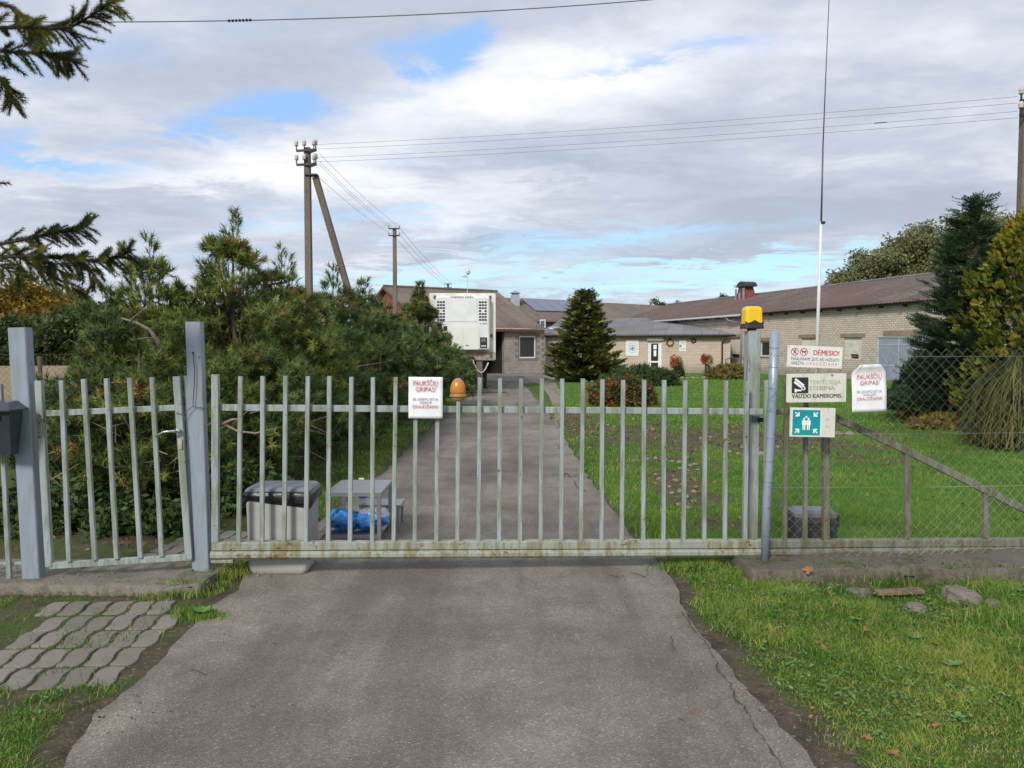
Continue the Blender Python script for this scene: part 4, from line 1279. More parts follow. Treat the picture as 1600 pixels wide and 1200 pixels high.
# bag: a crumpled collar round the rim
m_ = MB()
rings = []
for z, k1 in ((0.505, 1.03), (0.515, 1.075), (0.54, 1.06), (0.568, 1.08), (0.585, 1.02)):
    rg = []
    for i, (x, y) in enumerate(rbox_prof(.224, .171, .04, 8)):
        a = math.atan2(y, x)
        wv_ = 1 + 0.022 * math.sin(a * 17 + z * 90) + 0.018 * math.sin(a * 29 + z * 40)
        rg.append((x * k1 * wv_, y * k1 * wv_, z + (0.030 * math.sin(a * 5 + 1) + 0.018 * math.sin(a * 13)) * (1 if z < .55 else .2)))
    rings.append(rg)
loft(m_, rings); m_.build('bin_bag', 'bag_black', bn, local=True, smooth=True)
m_ = MB()
loft(m_, [rring(.226, .173, .035, 0.575), rring(.228, .175, .035, 0.590), rring(.214, .160, .035, 0.606), rring(.19, .135, .03, 0.612)])
m_.build('lid', 'bin_lid', bn, local=True)

tb = thing('steel_table', 'low stainless steel table with a lower shelf, on the drive behind the gate', 'table', (-1.27, 6.38, 0.014), 0)
tx0, tx1, ty0, ty1 = -0.22, 0.225, -0.31, 0.29
zt = 0.43
m_ = MB(); m_.box(tx0, tx1, ty0, ty1, zt - 0.004, zt)
for y_ in (ty0, ty1 - 0.003):
    m_.box(tx0, tx1, y_, y_ + 0.003, zt - 0.03, zt - 0.004)
for x_ in (tx0, tx1 - 0.003):
    m_.box(x_, x_ + 0.003, ty0 + 0.003, ty1 - 0.003, zt - 0.03, zt - 0.004)
m_.build('table_top', 'steel', tb, local=True)
for x_ in (tx0 + 0.018, tx1 - 0.018):
    for y_ in (ty0 + 0.018, ty1 - 0.018):
        MB().bar((x_, y_, 0), (x_, y_, zt - 0.004), 0.03, 0.03, (1, 0, 0), 0.002).build('leg', 'steel', tb, local=True)
m_ = MB(); m_.box(tx0 + .005, tx1 - .005, ty0 + .005, ty1 - .005, 0.085, 0.092); m_.box(tx0 + .003, tx1 - .003, ty0 + .0, ty0 + .0045, 0.06, 0.092); m_.build('shelf', 'steel', tb, local=True)

st = thing('steel_stool', 'lower stainless steel step bench tucked behind the steel table', 'bench', (-1.10, 6.80, 0.014), 0)
m_ = MB(); m_.box(-0.24, 0.12, -0.13, 0.15, 0.202, 0.208); m_.box(-0.24, 0.12, -0.134, -0.130, 0.18, 0.208); m_.box(0.1201, 0.124, -0.13, 0.15, 0.18, 0.208); m_.build('seat', 'steel', st, local=True)
for x_ in (-0.22, 0.10):
    for y_ in (-0.11, 0.13):
        MB().bar((x_, y_, 0), (x_, y_, 0.202), 0.024, 0.024, (1, 0, 0), 0.002).build('leg', 'steel', st, local=True)

def lump(seed, sx, sy, sz, n=18, m=12, amp=0.14, crease=7):
    rr = random.Random(seed)
    ph = [rr.uniform(0, 6) for _ in range(6)]
    mb = MB(); vs, fs = [], []
    for j in range(m + 1):
        v = math.pi * j / m
        for i in range(n):
            u = 2 * math.pi * i / n
            d = Vector((math.sin(v) * math.cos(u), math.sin(v) * math.sin(u), math.cos(v)))
            k_ = 1 + amp * (math.sin(crease * d.x + ph[0]) * math.sin(crease * d.z + ph[1]) + 0.6 * math.sin(crease * 2.1 * d.y + ph[2] + d.z * 5) * math.sin(crease * 1.7 * d.x + ph[3]))
            vs.append((d.x * sx * k_, d.y * sy * k_, d.z * sz * k_))
    for j in range(m):
        for i in range(n):
            fs.append((j * n + i, j * n + (i + 1) % n, (j + 1) * n + (i + 1) % n, (j + 1) * n + i))
    mb.add(vs, fs)
    return mb
for i, (x, y, z, sx_, sy_, sz_, lb) in enumerate(((-1.375, 6.22, 0.175, 0.132, 0.13, 0.084, 'blue plastic bag of shoe covers, left one on the lower shelf of the steel table'),
                                                  (-1.150, 6.22, 0.168, 0.122, 0.13, 0.078, 'blue plastic bag of shoe covers, right one on the lower shelf of the steel table'))):
    m_ = MB(); nn, mm_ = 64, 40
    for jj in range(mm_ + 1):
        v_ = math.pi * jj / mm_
        for ii in range(nn):
            u_ = 2 * math.pi * ii / nn
            d_ = (math.sin(v_) * math.cos(u_), math.sin(v_) * math.sin(u_), math.cos(v_))
            f1_ = float(fbm(d_[0] * 2.6 + i * 9 + 4, d_[2] * 3.2 + d_[1] * 2.0, 3)); f2_ = float(fbm(d_[0] * 7 + 2, d_[2] * 5 + d_[1] * 6 + i, 2))
            k_ = 1 + .55 * (f1_ - .5) - .30 * abs(f2_ - .5) * 2
            m_.v.append((d_[0] * sx_ * k_ * 1.12, d_[1] * sy_ * k_, max(-sz_ * .92, d_[2] * sz_ * k_ * 1.05)))
    m_.f += [(jj * nn + ii, jj * nn + (ii + 1) % nn, (jj + 1) * nn + (ii + 1) % nn, (jj + 1) * nn + ii) for jj in range(mm_) for ii in range(nn)]
    o_ = m_.build('plastic_bag', 'bag_blue', smooth=True)
    o_.location = (x, y, z + 0.022)
    tag(o_, lb, 'bag', 'blue bags on the steel table')
m_ = lump(9, 0.13, 0.125, 0.098, 30, 20, 0.10, 8); o_ = m_.build('clear_bag', 'clear_plastic', smooth=True); o_.location = (-1.14, 6.26, 0.205)
tag(o_, 'clear crumpled plastic wrap around the right blue bag on the table shelf', 'bag')
bt = thing('pump_bottle', 'clear bottle with a white pump top standing behind the steel table', 'bottle', (-1.32, 6.74, 0.223), 0)
m_ = MB(); m_.lathe((0, 0, 0), [(0.036, 0), (0.038, 0.01), (0.038, 0.14), (0.03, 0.165), (0.014, 0.178)], 16); m_.build('bottle_body', 'clear_plastic', bt, local=True, smooth=True)
m_ = MB(); m_.lathe((0, 0, 0), [(0.0155, 0.176), (0.0155, 0.198), (0.006, 0.2), (0.006, 0.215)], 12); m_.box(-0.035, 0.012, -0.009, 0.009, 0.213, 0.225); m_.build('pump', 'ink_white', bt, local=True)
m_ = MB(); m_.lathe((0, 0, 0), [(0.0386, 0.05), (0.0386, 0.11)], 16); m_.build('bottle_label', 'ink_blue', bt, local=True)

mo = thing('gate_motor', 'dark grey plastic gate motor housing with grooved front, on the grass behind the fence', 'gate motor', (2.33, 5.92, 0.0), R(-3))
m_ = MB(); loft(m_, [rring(.165, .11, .02, 0.0), rring(.165, .11, .02, 0.26), rring(.158, .105, .02, 0.30)]); m_.build('housing', 'motor_grey', mo, local=True)
m_ = MB(); loft(m_, [rring(.165, .112, .02, 0.301), rring(.162, .11, .02, 0.33), rring(.135, .085, .02, 0.352)]); m_.build('cover', 'motor_top', mo, local=True)
for z in (0.20, 0.225, 0.25):
    m_ = MB(); m_.box(-.10, .11, -.1145, -.1105, z - .005, z + .005); m_.build('groove', 'rubber', mo, local=True)
m_ = MB(); m_.box(.166, .195, -.05, .03, 0.22, 0.31); m_.build('release_lever', 'black_metal', mo, local=True)

# ------------------------------------------------------------------ buildings
def wall_cells(mb, L, z0, z1, openings, y0, y1, x_start=0.0):
    xs = sorted({x_start, L} | {o[0] for o in openings} | {o[1] for o in openings})
    zs = sorted({z0, z1} | {o[2] for o in openings} | {o[3] for o in openings})
    for a, b_ in zip(xs[:-1], xs[1:]):
        for c_, d in zip(zs[:-1], zs[1:]):
            mx_, mz = (a + b_) / 2, (c_ + d) / 2
            if any(o[0] < mx_ < o[1] and o[2] < mz < o[3] for o in openings):
                continue
            mb.box(a, b_, y0, y1, c_, d)
def corrugated(par, name, p00, p10, p01, p11, mat_, wave=0.17, amp=0.028, rows=2, th=0.02, lap=None):
    """roof sheet; p00-p10 eave, p01-p11 ridge (in the building's frame); waves run up the slope"""
    p00, p10, p01, p11 = map(Vector, (p00, p10, p01, p11))
    L = (p10 - p00).length
    nw = max(2, int(L / wave)) * 4
    nrm = (p10 - p00).cross(p01 - p00).normalized()
    if nrm.z < 0: nrm = -nrm
    V, Q = [], []
    nr = rows + 1
    for layer in (0, 1):
        for r_i in range(nr):
            t = r_i / rows
            for i in range(nw + 1):
                s = i / nw
                p = (p00.lerp(p10, s)).lerp(p01.lerp(p11, s), t)
                p = p + nrm * (amp * math.sin(2 * math.pi * i / 4) - (th if layer else 0))
                V.append(tuple(p))
    n1 = nw + 1
    off = nr * n1
    for r_i in range(rows):
        for i in range(nw):
            a = r_i * n1 + i
            Q.append((a, a + 1, a + n1 + 1, a + n1)); Q.append((off + a, off + a + n1, off + a + n1 + 1, off + a + 1))
    for i in range(nw):
        Q.append((i, off + i, off + i + 1, i + 1))
    for r_i in range(rows):
        a = r_i * n1; Q.append((a, a + n1, off + a + n1, off + a))
        a = r_i * n1 + nw; Q.append((a, off + a, off + a + n1, a + n1))
    return npmesh(name, np.array(V), np.array(Q), mat_, par, local=True, smooth=False)

def local_at(o, px, py, yloc=0.0):
    """where a sight line meets the building's own plane y = yloc"""
    M = TM[o.name]
    c_ = M @ Vector((0, yloc, 0)); d = M @ Vector((1, yloc, 0))
    return M.inverted() @ PL(px, py, c_, d)

# D: the long brick barn on the right
Dd = Vector((0.265, -0.964, 0)).normalized()
bd = thing('brick_barn', 'long cream brick barn with a brown-red corrugated roof on the right', 'barn', (8.86, 69.9, 0), math.atan2(Dd.y, Dd.x))
LD = 39.5
def LX(px, py): return local_at(bd, px, py)
ops = []
def rect(px0, px1, y0, y1):
    a, b_ = LX(px0, (y0 + y1) / 2), LX(px1, (y0 + y1) / 2)
    zt_, zb_ = LX((px0 + px1) / 2, y0).z, LX((px0 + px1) / 2, y1).z
    return (a.x, b_.x, zb_, zt_)
win = rect(1187, 1202, 533, 557)
f1 = rect(1136.5, 1156, 527.5, 561)
f2 = rect(1252, 1276, 528, 560)
f3 = rect(1318, 1346, 527, 561)
gd = rect(1370, 1440, 526, 593)
gd = (gd[0], gd[1] + 0.6, 0.0, gd[3])
ops = [win, f1, f2, f3, gd]
m_ = MB(); wall_cells(m_, LD, 0, 3.72, ops, 0.0, 0.3); m_.build('wall', 'brick_cream', bd, local=True)
m_ = MB(); m_.add([(LD - .3, 0.3, 0), (LD, 0.3, 0), (LD, 12, 0), (LD - .3, 12, 0), (LD - .3, 0.3, 3.7), (LD, 0.3, 3.7), (LD, 12, 3.7), (LD - .3, 12, 3.7), (LD - .3, 6, 5.4), (LD, 6, 5.4)],
                  [(0, 1, 5, 4), (1, 2, 6, 9, 5), (2, 3, 7, 6), (3, 0, 4, 8, 7), (4, 5, 9, 8), (6, 7, 8, 9)]); m_.build('gable_wall', 'brick_cream', bd, local=True)
m_ = MB(); m_.box(0, LD - 0.3, 11.7, 12, 0, 3.7); m_.build('rear_wall', 'brick_cream', bd, local=True)
corrugated(bd, 'roof', (-0.3, -0.45, 3.70), (LD + .4, -0.45, 3.70), (-0.3, 6.0, 5.56), (LD + .4, 6.0, 5.56), 'roof_red', 0.2, 0.03)
corrugated(bd, 'roof', (-0.3, 12.5, 3.66), (LD + .4, 12.5, 3.66), (-0.3, 6.02, 5.55), (LD + .4, 6.02, 5.55), 'roof_red', 0.2, 0.03)
m_ = MB(); m_.tube([(-0.3, 6.0, 5.60), (LD + .4, 6.0, 5.60)], 0.09, 6); m_.build('ridge_cap', 'roof_grey', bd, local=True)
m_ = MB(); m_.box(-0.2, LD, -0.30, -0.02, 3.60, 3.655); m_.build('eave_board', 'iron_brown', bd, local=True)
for i in range(26):
    x = 1 + i * 1.5
    place('rafter_end', m_.__class__ and mesh_only(MB().box(-.04, .04, -.36, -.02, -.05, .05), 'rafter_end', 'iron_brown') if i == 0 else bpy.data.meshes['rafter_end'], bd, (x, 0, 3.545))
gl = LX(1168, 492).x
m_ = MB(); m_.tube([(0.2, -0.52, 3.62), (gl, -0.52, 3.62)], 0.07, 8); m_.build('gutter', 'gutter_white', bd, local=True, smooth=True)
q = LX(1145, 500).x
m_ = MB(); m_.tube([(q, -0.5, 3.56), (q + .15, -0.42, 3.35), (q + 1.1, -0.12, 3.2), (q + 1.15, -0.08, 3.0), (q + 1.15, -0.08, 0.1)], 0.045, 8); m_.build('downpipe', 'sheet_metal', bd, local=True, smooth=True)
# openings
def infill(r, mat_='old_white', hole=None, dep=0.10):
    wall_ = MB()
    if hole:
        hx0, hx1, hz0, hz1 = hole
        sub = MB()
        xs = [r[0], hx0, hx1, r[1]]; zs = [r[2], hz0, hz1, r[3]]
        for i in range(3):
            for j in range(3):
                if i == 1 and j == 1: continue
                sub.box(xs[i], xs[i + 1], dep, dep + 0.1, zs[j], zs[j + 1])
        o_ = sub.build('bricked_up_opening', mat_, bd, local=True)
        MB().box(hx0, hx1, dep + 0.101, dep + 0.12, hz0, hz1).build('vent_hole', 'dark_inside', o_, local=True)
    else:
        o_ = wall_.box(r[0], r[1], dep, dep + 0.1, r[2], r[3]).build('bricked_up_opening', mat_, bd, local=True)
    return o_
h1 = rect(1141, 1153, 553.5, 559.5); infill(f1, hole=(h1[0], h1[1], h1[2], h1[3]))
h2 = rect(1258, 1268, 553.5, 559); infill(f2, hole=h2)
h3 = rect(1325.5, 1339, 553.5, 560.5); infill(f3, hole=h3)
for r in (win, f2, f3, f1):
    m_ = MB(); m_.box(r[0] - 0.25, r[1] + 0.25, -0.02, 0.02, r[3] + 0.002, r[3] + 0.2); m_.build('lintel', 'lintel', bd, local=True)
m_ = MB(); m_.box(gd[0] - 0.0 + .4, gd[1] + 0.3, -0.02, 0.02, gd[3] + 0.05, gd[3] + 0.28); m_.build('lintel', 'lintel', bd, local=True)
wf = MB()
for a in ((win[0], win[0] + .09), (win[1] - .09, win[1])): wf.box(a[0], a[1], 0.10, 0.16, win[2], win[3])
for a in ((win[2], win[2] + .08), (win[3] - .08, win[3])): wf.box(win[0] + .09, win[1] - .09, 0.10, 0.16, a[0], a[1])
fr = wf.build('window', 'old_white', bd, local=True)
MB().box(win[0] + .09, win[1] - .09, .12, .13, win[2] + .08, win[3] - .08).build('pane', 'glass_dark', fr, local=True)
MB().box(win[0] - .08, win[1] + .08, -.05, .09, win[2] - .06, win[2] - .002).build('sill', 'lintel', bd, local=True)
# double garage doors
mid_ = (gd[0] + gd[1] - 0.6) / 2
midx = LX(1402, 560).x
for a, b_ in ((gd[0] + .05, midx - .015), (midx + .015, gd[1] - .05)):
    dr_ = MB().box(a, b_, 0.06, 0.11, 0.06, gd[3] - .06).build('garage_door', 'door_grey', bd, local=True)
    for z in (0.75, 1.75, 2.5):
        if z < gd[3] - .15: MB().box(a + .12, b_ - .12 if z != 1.75 else b_ - .02, 0.045, 0.0598, z - .02, z + .02).build('door_rail', 'door_trim', dr_, local=True)
m_ = MB(); m_.box(gd[0], gd[0] + .05, .03, .14, 0, gd[3]); m_.box(gd[1] - .05, gd[1], .03, .14, 0, gd[3]); m_.box(gd[0] + .05, gd[1] - .05, .03, .14, gd[3] - .06, gd[3]); m_.box(midx - .014, midx + .014, .05, .10, .06, gd[3] - .06)
m_.build('door_frame', 'door_trim', bd, local=True)
m_ = MB(); m_.box(gd[0], gd[1], .0, .25, 0.0, .055); m_.build('threshold', 'lintel', bd, local=True)
# roof vent
vx = local_at(bd, 1167, 465, 5.2)
m_ = MB(); w0, w1, d_ = 0.62, 0.42, 0.4
m_.add([(vx.x - w0, 4.6, 5.05), (vx.x + w0, 4.6, 5.05), (vx.x + w0, 5.6, 5.3), (vx.x - w0, 5.6, 5.3), (vx.x - w1, 4.75, 6.12), (vx.x + w1, 4.75, 6.12), (vx.x + w1, 5.45, 6.12), (vx.x - w1, 5.45, 6.12)],
       [(0, 3, 2, 1), (4, 5, 6, 7), (0, 1, 5, 4), (1, 2, 6, 5), (2, 3, 7, 6), (3, 0, 4, 7)])
vt = m_.build('roof_vent', 'red_paint', bd, local=True)
for x in (-.5, .0, .5):
    m_ = MB(); m_.box(vx.x + x * 1.05 - .08, vx.x + x * 1.05 + .08, 4.55, 4.62, 5.1, 6.0 if x else 5.7); m_.build('vent_strip', 'sheet_metal', vt, local=True)
m_ = MB(); arc = [(vx.x + .12 + .62 * math.cos(t), 6.12 + .40 * math.sin(t)) for t in [math.pi * i / 8 for i in range(9)]]
m_.add([(x, 4.6, z) for x, z in arc] + [(x, 5.6, z) for x, z in arc], [(i, i + 1, i + 10, i + 9) for i in range(8)] + [tuple(range(9)), tuple(range(9, 18))[::-1]]); m_.build('vent_cowl', 'black_metal', vt, local=True)
m_ = MB(); m_.box(vx.x - 1.0, vx.x - .3, 4.7, 5.5, 6.14, 6.35); m_.build('vent_cap', 'pale_metal', vt, local=True)

# C: barn across the back with the solar panels
Cd = Vector((14.8, 7.1, 0)).normalized()
bcn = thing('cross_barn', 'barn crossing behind the entrance wing, brown corrugated roof carrying dark solar panels', 'barn', (0.7 + 1.9, 68.6 - 4.6, 0), math.atan2(Cd.y, Cd.x))
m_ = MB(); m_.box(-1.2, 22, 0.3, 10, 0, 3.8); m_.build('wall', 'brick_cream', bcn, local=True)
corrugated(bcn, 'roof', (-1.5, -0.2, 3.75), (14.5, -0.2, 3.75), (-1.5, 5.2, 6.0), (19.5, 5.2, 5.65), 'roof_brown', 0.2, 0.03)
corrugated(bcn, 'roof', (-1.5, 10.4, 3.75), (20, 10.4, 3.75), (-1.5, 5.22, 5.99), (19.5, 5.22, 5.64), 'roof_brown', 0.2, 0.03)
for i in range(5):
    a0 = 0.35 + i * 1.15; b0 = a0 + 1.10
    def rp(x, t, up=0.09):
        return (x, -0.2 + 5.4 * t, 3.75 + 2.25 * t - 0.016 * max(0, x) * t + up)
    tq = (0.42, 0.95)
    pn = MB(); P8 = [rp(a0, tq[0]), rp(b0, tq[0]), rp(b0, tq[1]), rp(a0, tq[1])]; P8b = [(x, y, z - .04) for x, y, z in P8]
    pn.add(P8b + P8, [(0, 3, 2, 1), (4, 5, 6, 7), (0, 1, 5, 4), (1, 2, 6, 5), (2, 3, 7, 6), (3, 0, 4, 7)])
    sp_ = pn.build('solar_panel', 'solar', bcn, local=True)
    fm = MB()
    for k_ in range(4):
        fm.bar(Vector(P8[k_]) + Vector((0, 0, .006)), Vector(P8[(k_ + 1) % 4]) + Vector((0, 0, .006)), 0.035, 0.03, (0, 0, 1))
    fm.build('panel_frame', 'solar_frame', sp_, local=True)
ch = W(805, 471, 67.0)
m_ = MB(); m_.box(ch.x - .38, ch.x + .38, 66.6, 67.4, 3.2, 6.15)
chm = m_.build('chimney', 'sheet_metal', bcn)
m_ = MB(); m_.add([(ch.x - .45, 66.5, 6.3), (ch.x + .45, 66.5, 6.3), (ch.x + .45, 67.5, 6.3), (ch.x - .45, 67.5, 6.3), (ch.x, 67, 6.55)], [(0, 3, 2, 1), (0, 1, 4), (1, 2, 4), (2, 3, 4), (3, 0, 4)]); m_.box(ch.x - .3, ch.x + .3, 66.7, 67.3, 6.151, 6.299); m_.build('chimney_cap', 'sheet_metal', chm)

# B: low entrance wing
B0 = Vector(((852 - 800) / F * 50.2, 50.2, 0)); B1 = Vector(((1141 - 800) / F * 47.6, 47.6, 0))
Bd = (B1 - B0).normalized(); LB_ = (B1 - B0).length
bb = thing('entrance_wing', 'low brick entrance wing with a grey corrugated lean-to roof and a white glazed door', 'building', B0, math.atan2(Bd.y, Bd.x))
def brect(px0, px1, y0, y1):
    a, b_ = local_at(bb, px0, (y0 + y1) / 2), local_at(bb, px1, (y0 + y1) / 2)
    return (a.x, b_.x, local_at(bb, px0, y1).z, local_at(bb, px0, y0).z)
dr = brect(1012, 1033.5, 532, 578); dr = (dr[0], dr[1], 0.06, dr[3])
m_ = MB(); wall_cells(m_, LB_, 0, 2.36, [dr], 0.0, 0.3); m_.build('wall', 'brick_pink', bb, local=True)
m_ = MB(); m_.box(LB_ - 0.3, LB_, 0.3, 9.0, 0, 2.3); m_.build('side_wall', 'brick_pink', bb, local=True)
corrugated(bb, 'roof', (-0.3, -0.35, 2.42), (LB_ + .25, -0.35, 2.42), (-1.5, 15.5, 4.05), (LB_ - 4.1, 15.5, 4.05), 'roof_grey', 0.2, 0.03, rows=3)
m_ = MB(); m_.tube([(-.3, -0.42, 2.36), (LB_ + .3, -0.42, 2.33)], 0.06, 8); m_.build('gutter', 'gutter', bb, local=True, smooth=True)
m_ = MB(); m_.box(-.2, LB_ + .1, -0.30, -0.01, 2.28, 2.32); m_.build('eave_board', 'gutter', bb, local=True)
m_ = MB(); xx = LB_ - 0.35
m_.tube([(xx + .35, -0.42, 2.30), (xx + .1, -0.35, 2.15), (xx - .15, -0.10, 1.95), (xx - .15, -0.08, 1.7), (xx - .15, -0.08, 0.12)], 0.05, 8); m_.build('downpipe', 'pipe_brown', bb, local=True, smooth=True)
m_ = MB(); fw = 0.09
m_.box(dr[0], dr[0] + fw, .08, .16, dr[2], dr[3]); m_.box(dr[1] - fw, dr[1], .08, .16, dr[2], dr[3]); m_.box(dr[0] + fw, dr[1] - fw, .08, .16, dr[3] - fw, dr[3])
m_.build('door_frame', 'white_pvc', bb, local=True)
a, b_ = dr[0] + fw + .01, dr[1] - fw - .01
zm = dr[2] + (dr[3] - dr[2]) * 0.32
m_ = MB(); m_.box(a, a + .1, .09, .14, dr[2] + .01, dr[3] - fw - .01); m_.box(b_ - .1, b_, .09, .14, dr[2] + .01, dr[3] - fw - .01)
m_.box(a + .1, b_ - .1, .09, .14, dr[2] + .01, dr[2] + .1); m_.box(a + .1, b_ - .1, .09, .14, zm - .05, zm + .05); m_.box(a + .1, b_ - .1, .09, .14, dr[3] - fw - .1, dr[3] - fw - .01)
de = m_.build('door', 'white_pvc', bb, local=True)
MB().box(a + .1, b_ - .1, .11, .12, dr[2] + .1, zm - .05).build('pane', 'glass_dark', de, local=True)
MB().box(a + .1, b_ - .1, .11, .12, zm + .05, dr[3] - fw - .1).build('pane', 'glass_dark', de, local=True)
for z0_, z1_, x0_, x1_ in ((dr[3] - .55, dr[3] - .28, .1, .3), (dr[3] - 1.0, dr[3] - .62, .12, .28)):
    MB().box(a + .15 + x0_, a + .15 + x1_, .104, .1085, z0_, z1_).build('door_notice', 'paper_white', de, local=True)
MB().box(dr[0] - .05, dr[1] + .12, -.16, -.002, dr[3] + .01, dr[3] + .20).build('shutter_box', 'old_white', bb, local=True)
MB().box(dr[0] - .3, dr[1] + .3, -.5, -.002, 0.0, .12).build('door_step', 'concrete_slab', bb, local=True)

def on_b(name, label, cat, r, y=-0.03, th=0.02):
    o_ = thing(name, label, cat, TM[bb.name] @ Vector(((r[0] + r[1]) / 2, y, (r[2] + r[3]) / 2)), math.atan2(Bd.y, Bd.x))
    return o_, (r[1] - r[0]) / 2, (r[3] - r[2]) / 2
r = brect(978, 998, 531, 556)
lg, hx, hz = on_b('logo_sign', 'square white sign with a round blue emblem on the brick wall left of the door', 'sign', r)
plate(hx, hz, 0.025, 0.01).build('plate', 'plate_white', lg, local=True)
k_ = hx / 0.42
for i in range(26):
    t = 2 * math.pi * i / 26
    if abs(math.sin(t)) < 0.16: continue
    cx_, cz_ = hx * .72 * math.cos(t), hx * .78 * math.sin(t)
    poly(lg, 'emblem_mark', rq(cx_, cz_, hx * .07, hx * .03, t + (math.pi / 2 if i % 2 else .4)), 'ink_blue', -.004)
ring2(lg, 'emblem', 0, 0, hx * .36, hx * .46, 'ink_blue', -.004, 20)
poly(lg, 'emblem', [(-hx * .3, -hx * .05), (-hx * .1, -hx * .3), (hx * .12, -hx * .3), (hx * .3, hx * .0), (hx * .12, hx * .1), (hx * .05, hx * .3), (-hx * .1, hx * .05)], 'ink_blue', -.004)
r = brect(1061.5, 1072, 531.5, 549)
ib, hx, hz = on_b('info_board', 'pale green-white information board on the brick wall between the two wreaths', 'sign', r)
plate(hx, hz, 0.025, 0.005).build('plate', 'plate_white', ib, local=True)
MB().box(-hx * .95, -hx * .35, -.006, -.002, -.12 * hz * 2, .05).build('printed_block', 'ink_blue', ib, local=True)
for z in (.6, .3, -.45, -.7):
    MB().box(-hx * .7, hx * .8, -.006, -.002, z * hz, z * hz + .02).build('printed_line', 'ink_grey', ib, local=True)

# A: garage building with the gable
Ad = Vector((0.84, 0.5426, 0)).normalized()
A0 = Vector((-4.9, 43.7, 0))
ba = thing('garage_building', 'block-walled garage building with a steep brown corrugated roof and a dark open doorway', 'building', A0, math.atan2(Ad.y, Ad.x))
LA_ = 8.25
def arect(px0, px1, y0, y1):
    a, b_ = local_at(ba, px0, (y0 + y1) / 2, 0.3), local_at(ba, px1, (y0 + y1) / 2, 0.3)
    return (a.x, b_.x, local_at(ba, (px0 + px1) / 2, y1, .3).z, local_at(ba, (px0 + px1) / 2, y0, .3).z)
aw = arect(812, 837.5, 525, 559.5)
ad = arect(755, 788.5, 516, 582)
wl_end = local_at(ba, 851.5, 550, .3).x
ad = (ad[0] - 1.5, ad[1], 0.0, 2.55)
YA = 0.34
m_ = MB(); wall_cells(m_, wl_end, 0, 2.72, [aw, ad], YA, YA + 0.26, x_start=0.2)
m_.box(wl_end - .3, wl_end, YA + .26, 8, 0, 2.7)
m_.box(0.2, wl_end, 9.6, 9.9, 0, 2.7)
m_.build('wall', 'mortar', ba, local=True)
# individual blocks on the part that shows
blk = mesh_only(MB().box(-.192, .192, -.012, .05, -.091, .091), 'block', 'block_wall')
half = mesh_only(MB().box(-.092, .092, -.012, .05, -.091, .091), 'block_half', 'block_wall')
for row in range(14):
    z = 0.1 + row * 0.19
    x = ad[1] + 0.1 + (0.0 if row % 2 else 0.2)
    if row % 2 == 0:
        place('block', half, ba, (ad[1] + 0.1, YA - .002, z))
        x = ad[1] + 0.40
    else:
        x = ad[1] + 0.2
    while x < wl_end - 0.1:
        x0b, x1b = x - .2, x + .2
        if not (x1b > aw[0] + .02 and x0b < aw[1] - .02 and z + .09 > aw[2] and z - .09 < aw[3]):
            place('block', blk if x1b < wl_end else half, ba, (x if x1b < wl_end else x - .1, YA - .002 + rnd.uniform(-.003, .003), z), 0, (1, 1, 1))
        x += 0.4
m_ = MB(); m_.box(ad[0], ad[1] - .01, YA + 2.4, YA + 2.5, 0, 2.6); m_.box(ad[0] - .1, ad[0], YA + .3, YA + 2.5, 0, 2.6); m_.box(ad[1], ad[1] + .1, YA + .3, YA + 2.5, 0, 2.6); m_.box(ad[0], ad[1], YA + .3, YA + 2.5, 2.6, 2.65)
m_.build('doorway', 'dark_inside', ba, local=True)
m_ = MB(); fw = .07
m_.box(aw[0], aw[0] + fw, YA + .04, YA + .1, aw[2], aw[3]); m_.box(aw[1] - fw, aw[1], YA + .04, YA + .1, aw[2], aw[3]); m_.box(aw[0] + fw, aw[1] - fw, YA + .04, YA + .1, aw[3] - fw, aw[3]); m_.box(aw[0] + fw, aw[1] - fw, YA + .04, YA + .1, aw[2], aw[2] + fw)
fr = m_.build('window', 'white_pvc', ba, local=True)
MB().box(aw[0] + fw, aw[1] - fw, YA + .06, YA + .07, aw[2] + fw, aw[3] - fw).build('pane', 'glass_dark', fr, local=True)
MB().box(aw[0] - .25, aw[1] + .25, YA - .03, YA + .03, aw[3] + .03, aw[3] + .10).build('lintel', 'lintel', ba, local=True)
# roof planes, ridge
RH = 5.42; RY = 5.6
corrugated(ba, 'roof', (-0.15, -0.1, 2.80), (LA_, -0.1, 2.80), (-0.15, RY, RH), (LA_, RY, RH), 'roof_brown', 0.2, 0.03, rows=3)
corrugated(ba, 'roof', (-0.15, 2 * RY, 2.80), (LA_, 2 * RY, 2.80), (-0.15, RY + .02, RH - .01), (LA_, RY + .02, RH - .01), 'roof_brown', 0.2, 0.03)
m_ = MB(); m_.tube([(-0.15, RY, RH + .04), (LA_, RY, RH + .04)], 0.08, 6); m_.build('ridge_cap', 'roof_brown', ba, local=True)
m_ = MB(); m_.box(-.1, LA_ - .05, -0.02, 0.02, 2.58, 2.72); m_.build('fascia', 'fascia_brown', ba, local=True)
m_ = MB(); m_.box(-.1, LA_ - .3, 0.021, .339, 2.60, 2.62); m_.build('soffit', 'fascia_brown', ba, local=True)
# red gable of vertical boards on the left end
for i in range(36):
    y = 0.25 + i * 0.3
    top = 2.70 + (RH - 2.80) * (1 - abs(y + .14 - RY) / RY) - .1
    m_ = MB(); m_.box(0.14, 0.175, y, y + 0.28, 2.3, max(2.4, top)); m_.build('gable_board', 'wood_red', ba, local=True)
m_ = MB(); m_.box(0.2, .45, .6, 9.6, 0, 2.7); m_.build('end_wall', 'block_wall', ba, local=True)
for s_ in (0, 1):
    p = Vector((-.17, -0.12 if s_ == 0 else 2 * RY + .02, 2.72)); q = Vector((-.17, RY, RH - .06))
    MB().bar(p, q, .16, .03, (0, 0, 1)).build('barge_board', 'fascia_brown', ba, local=True)
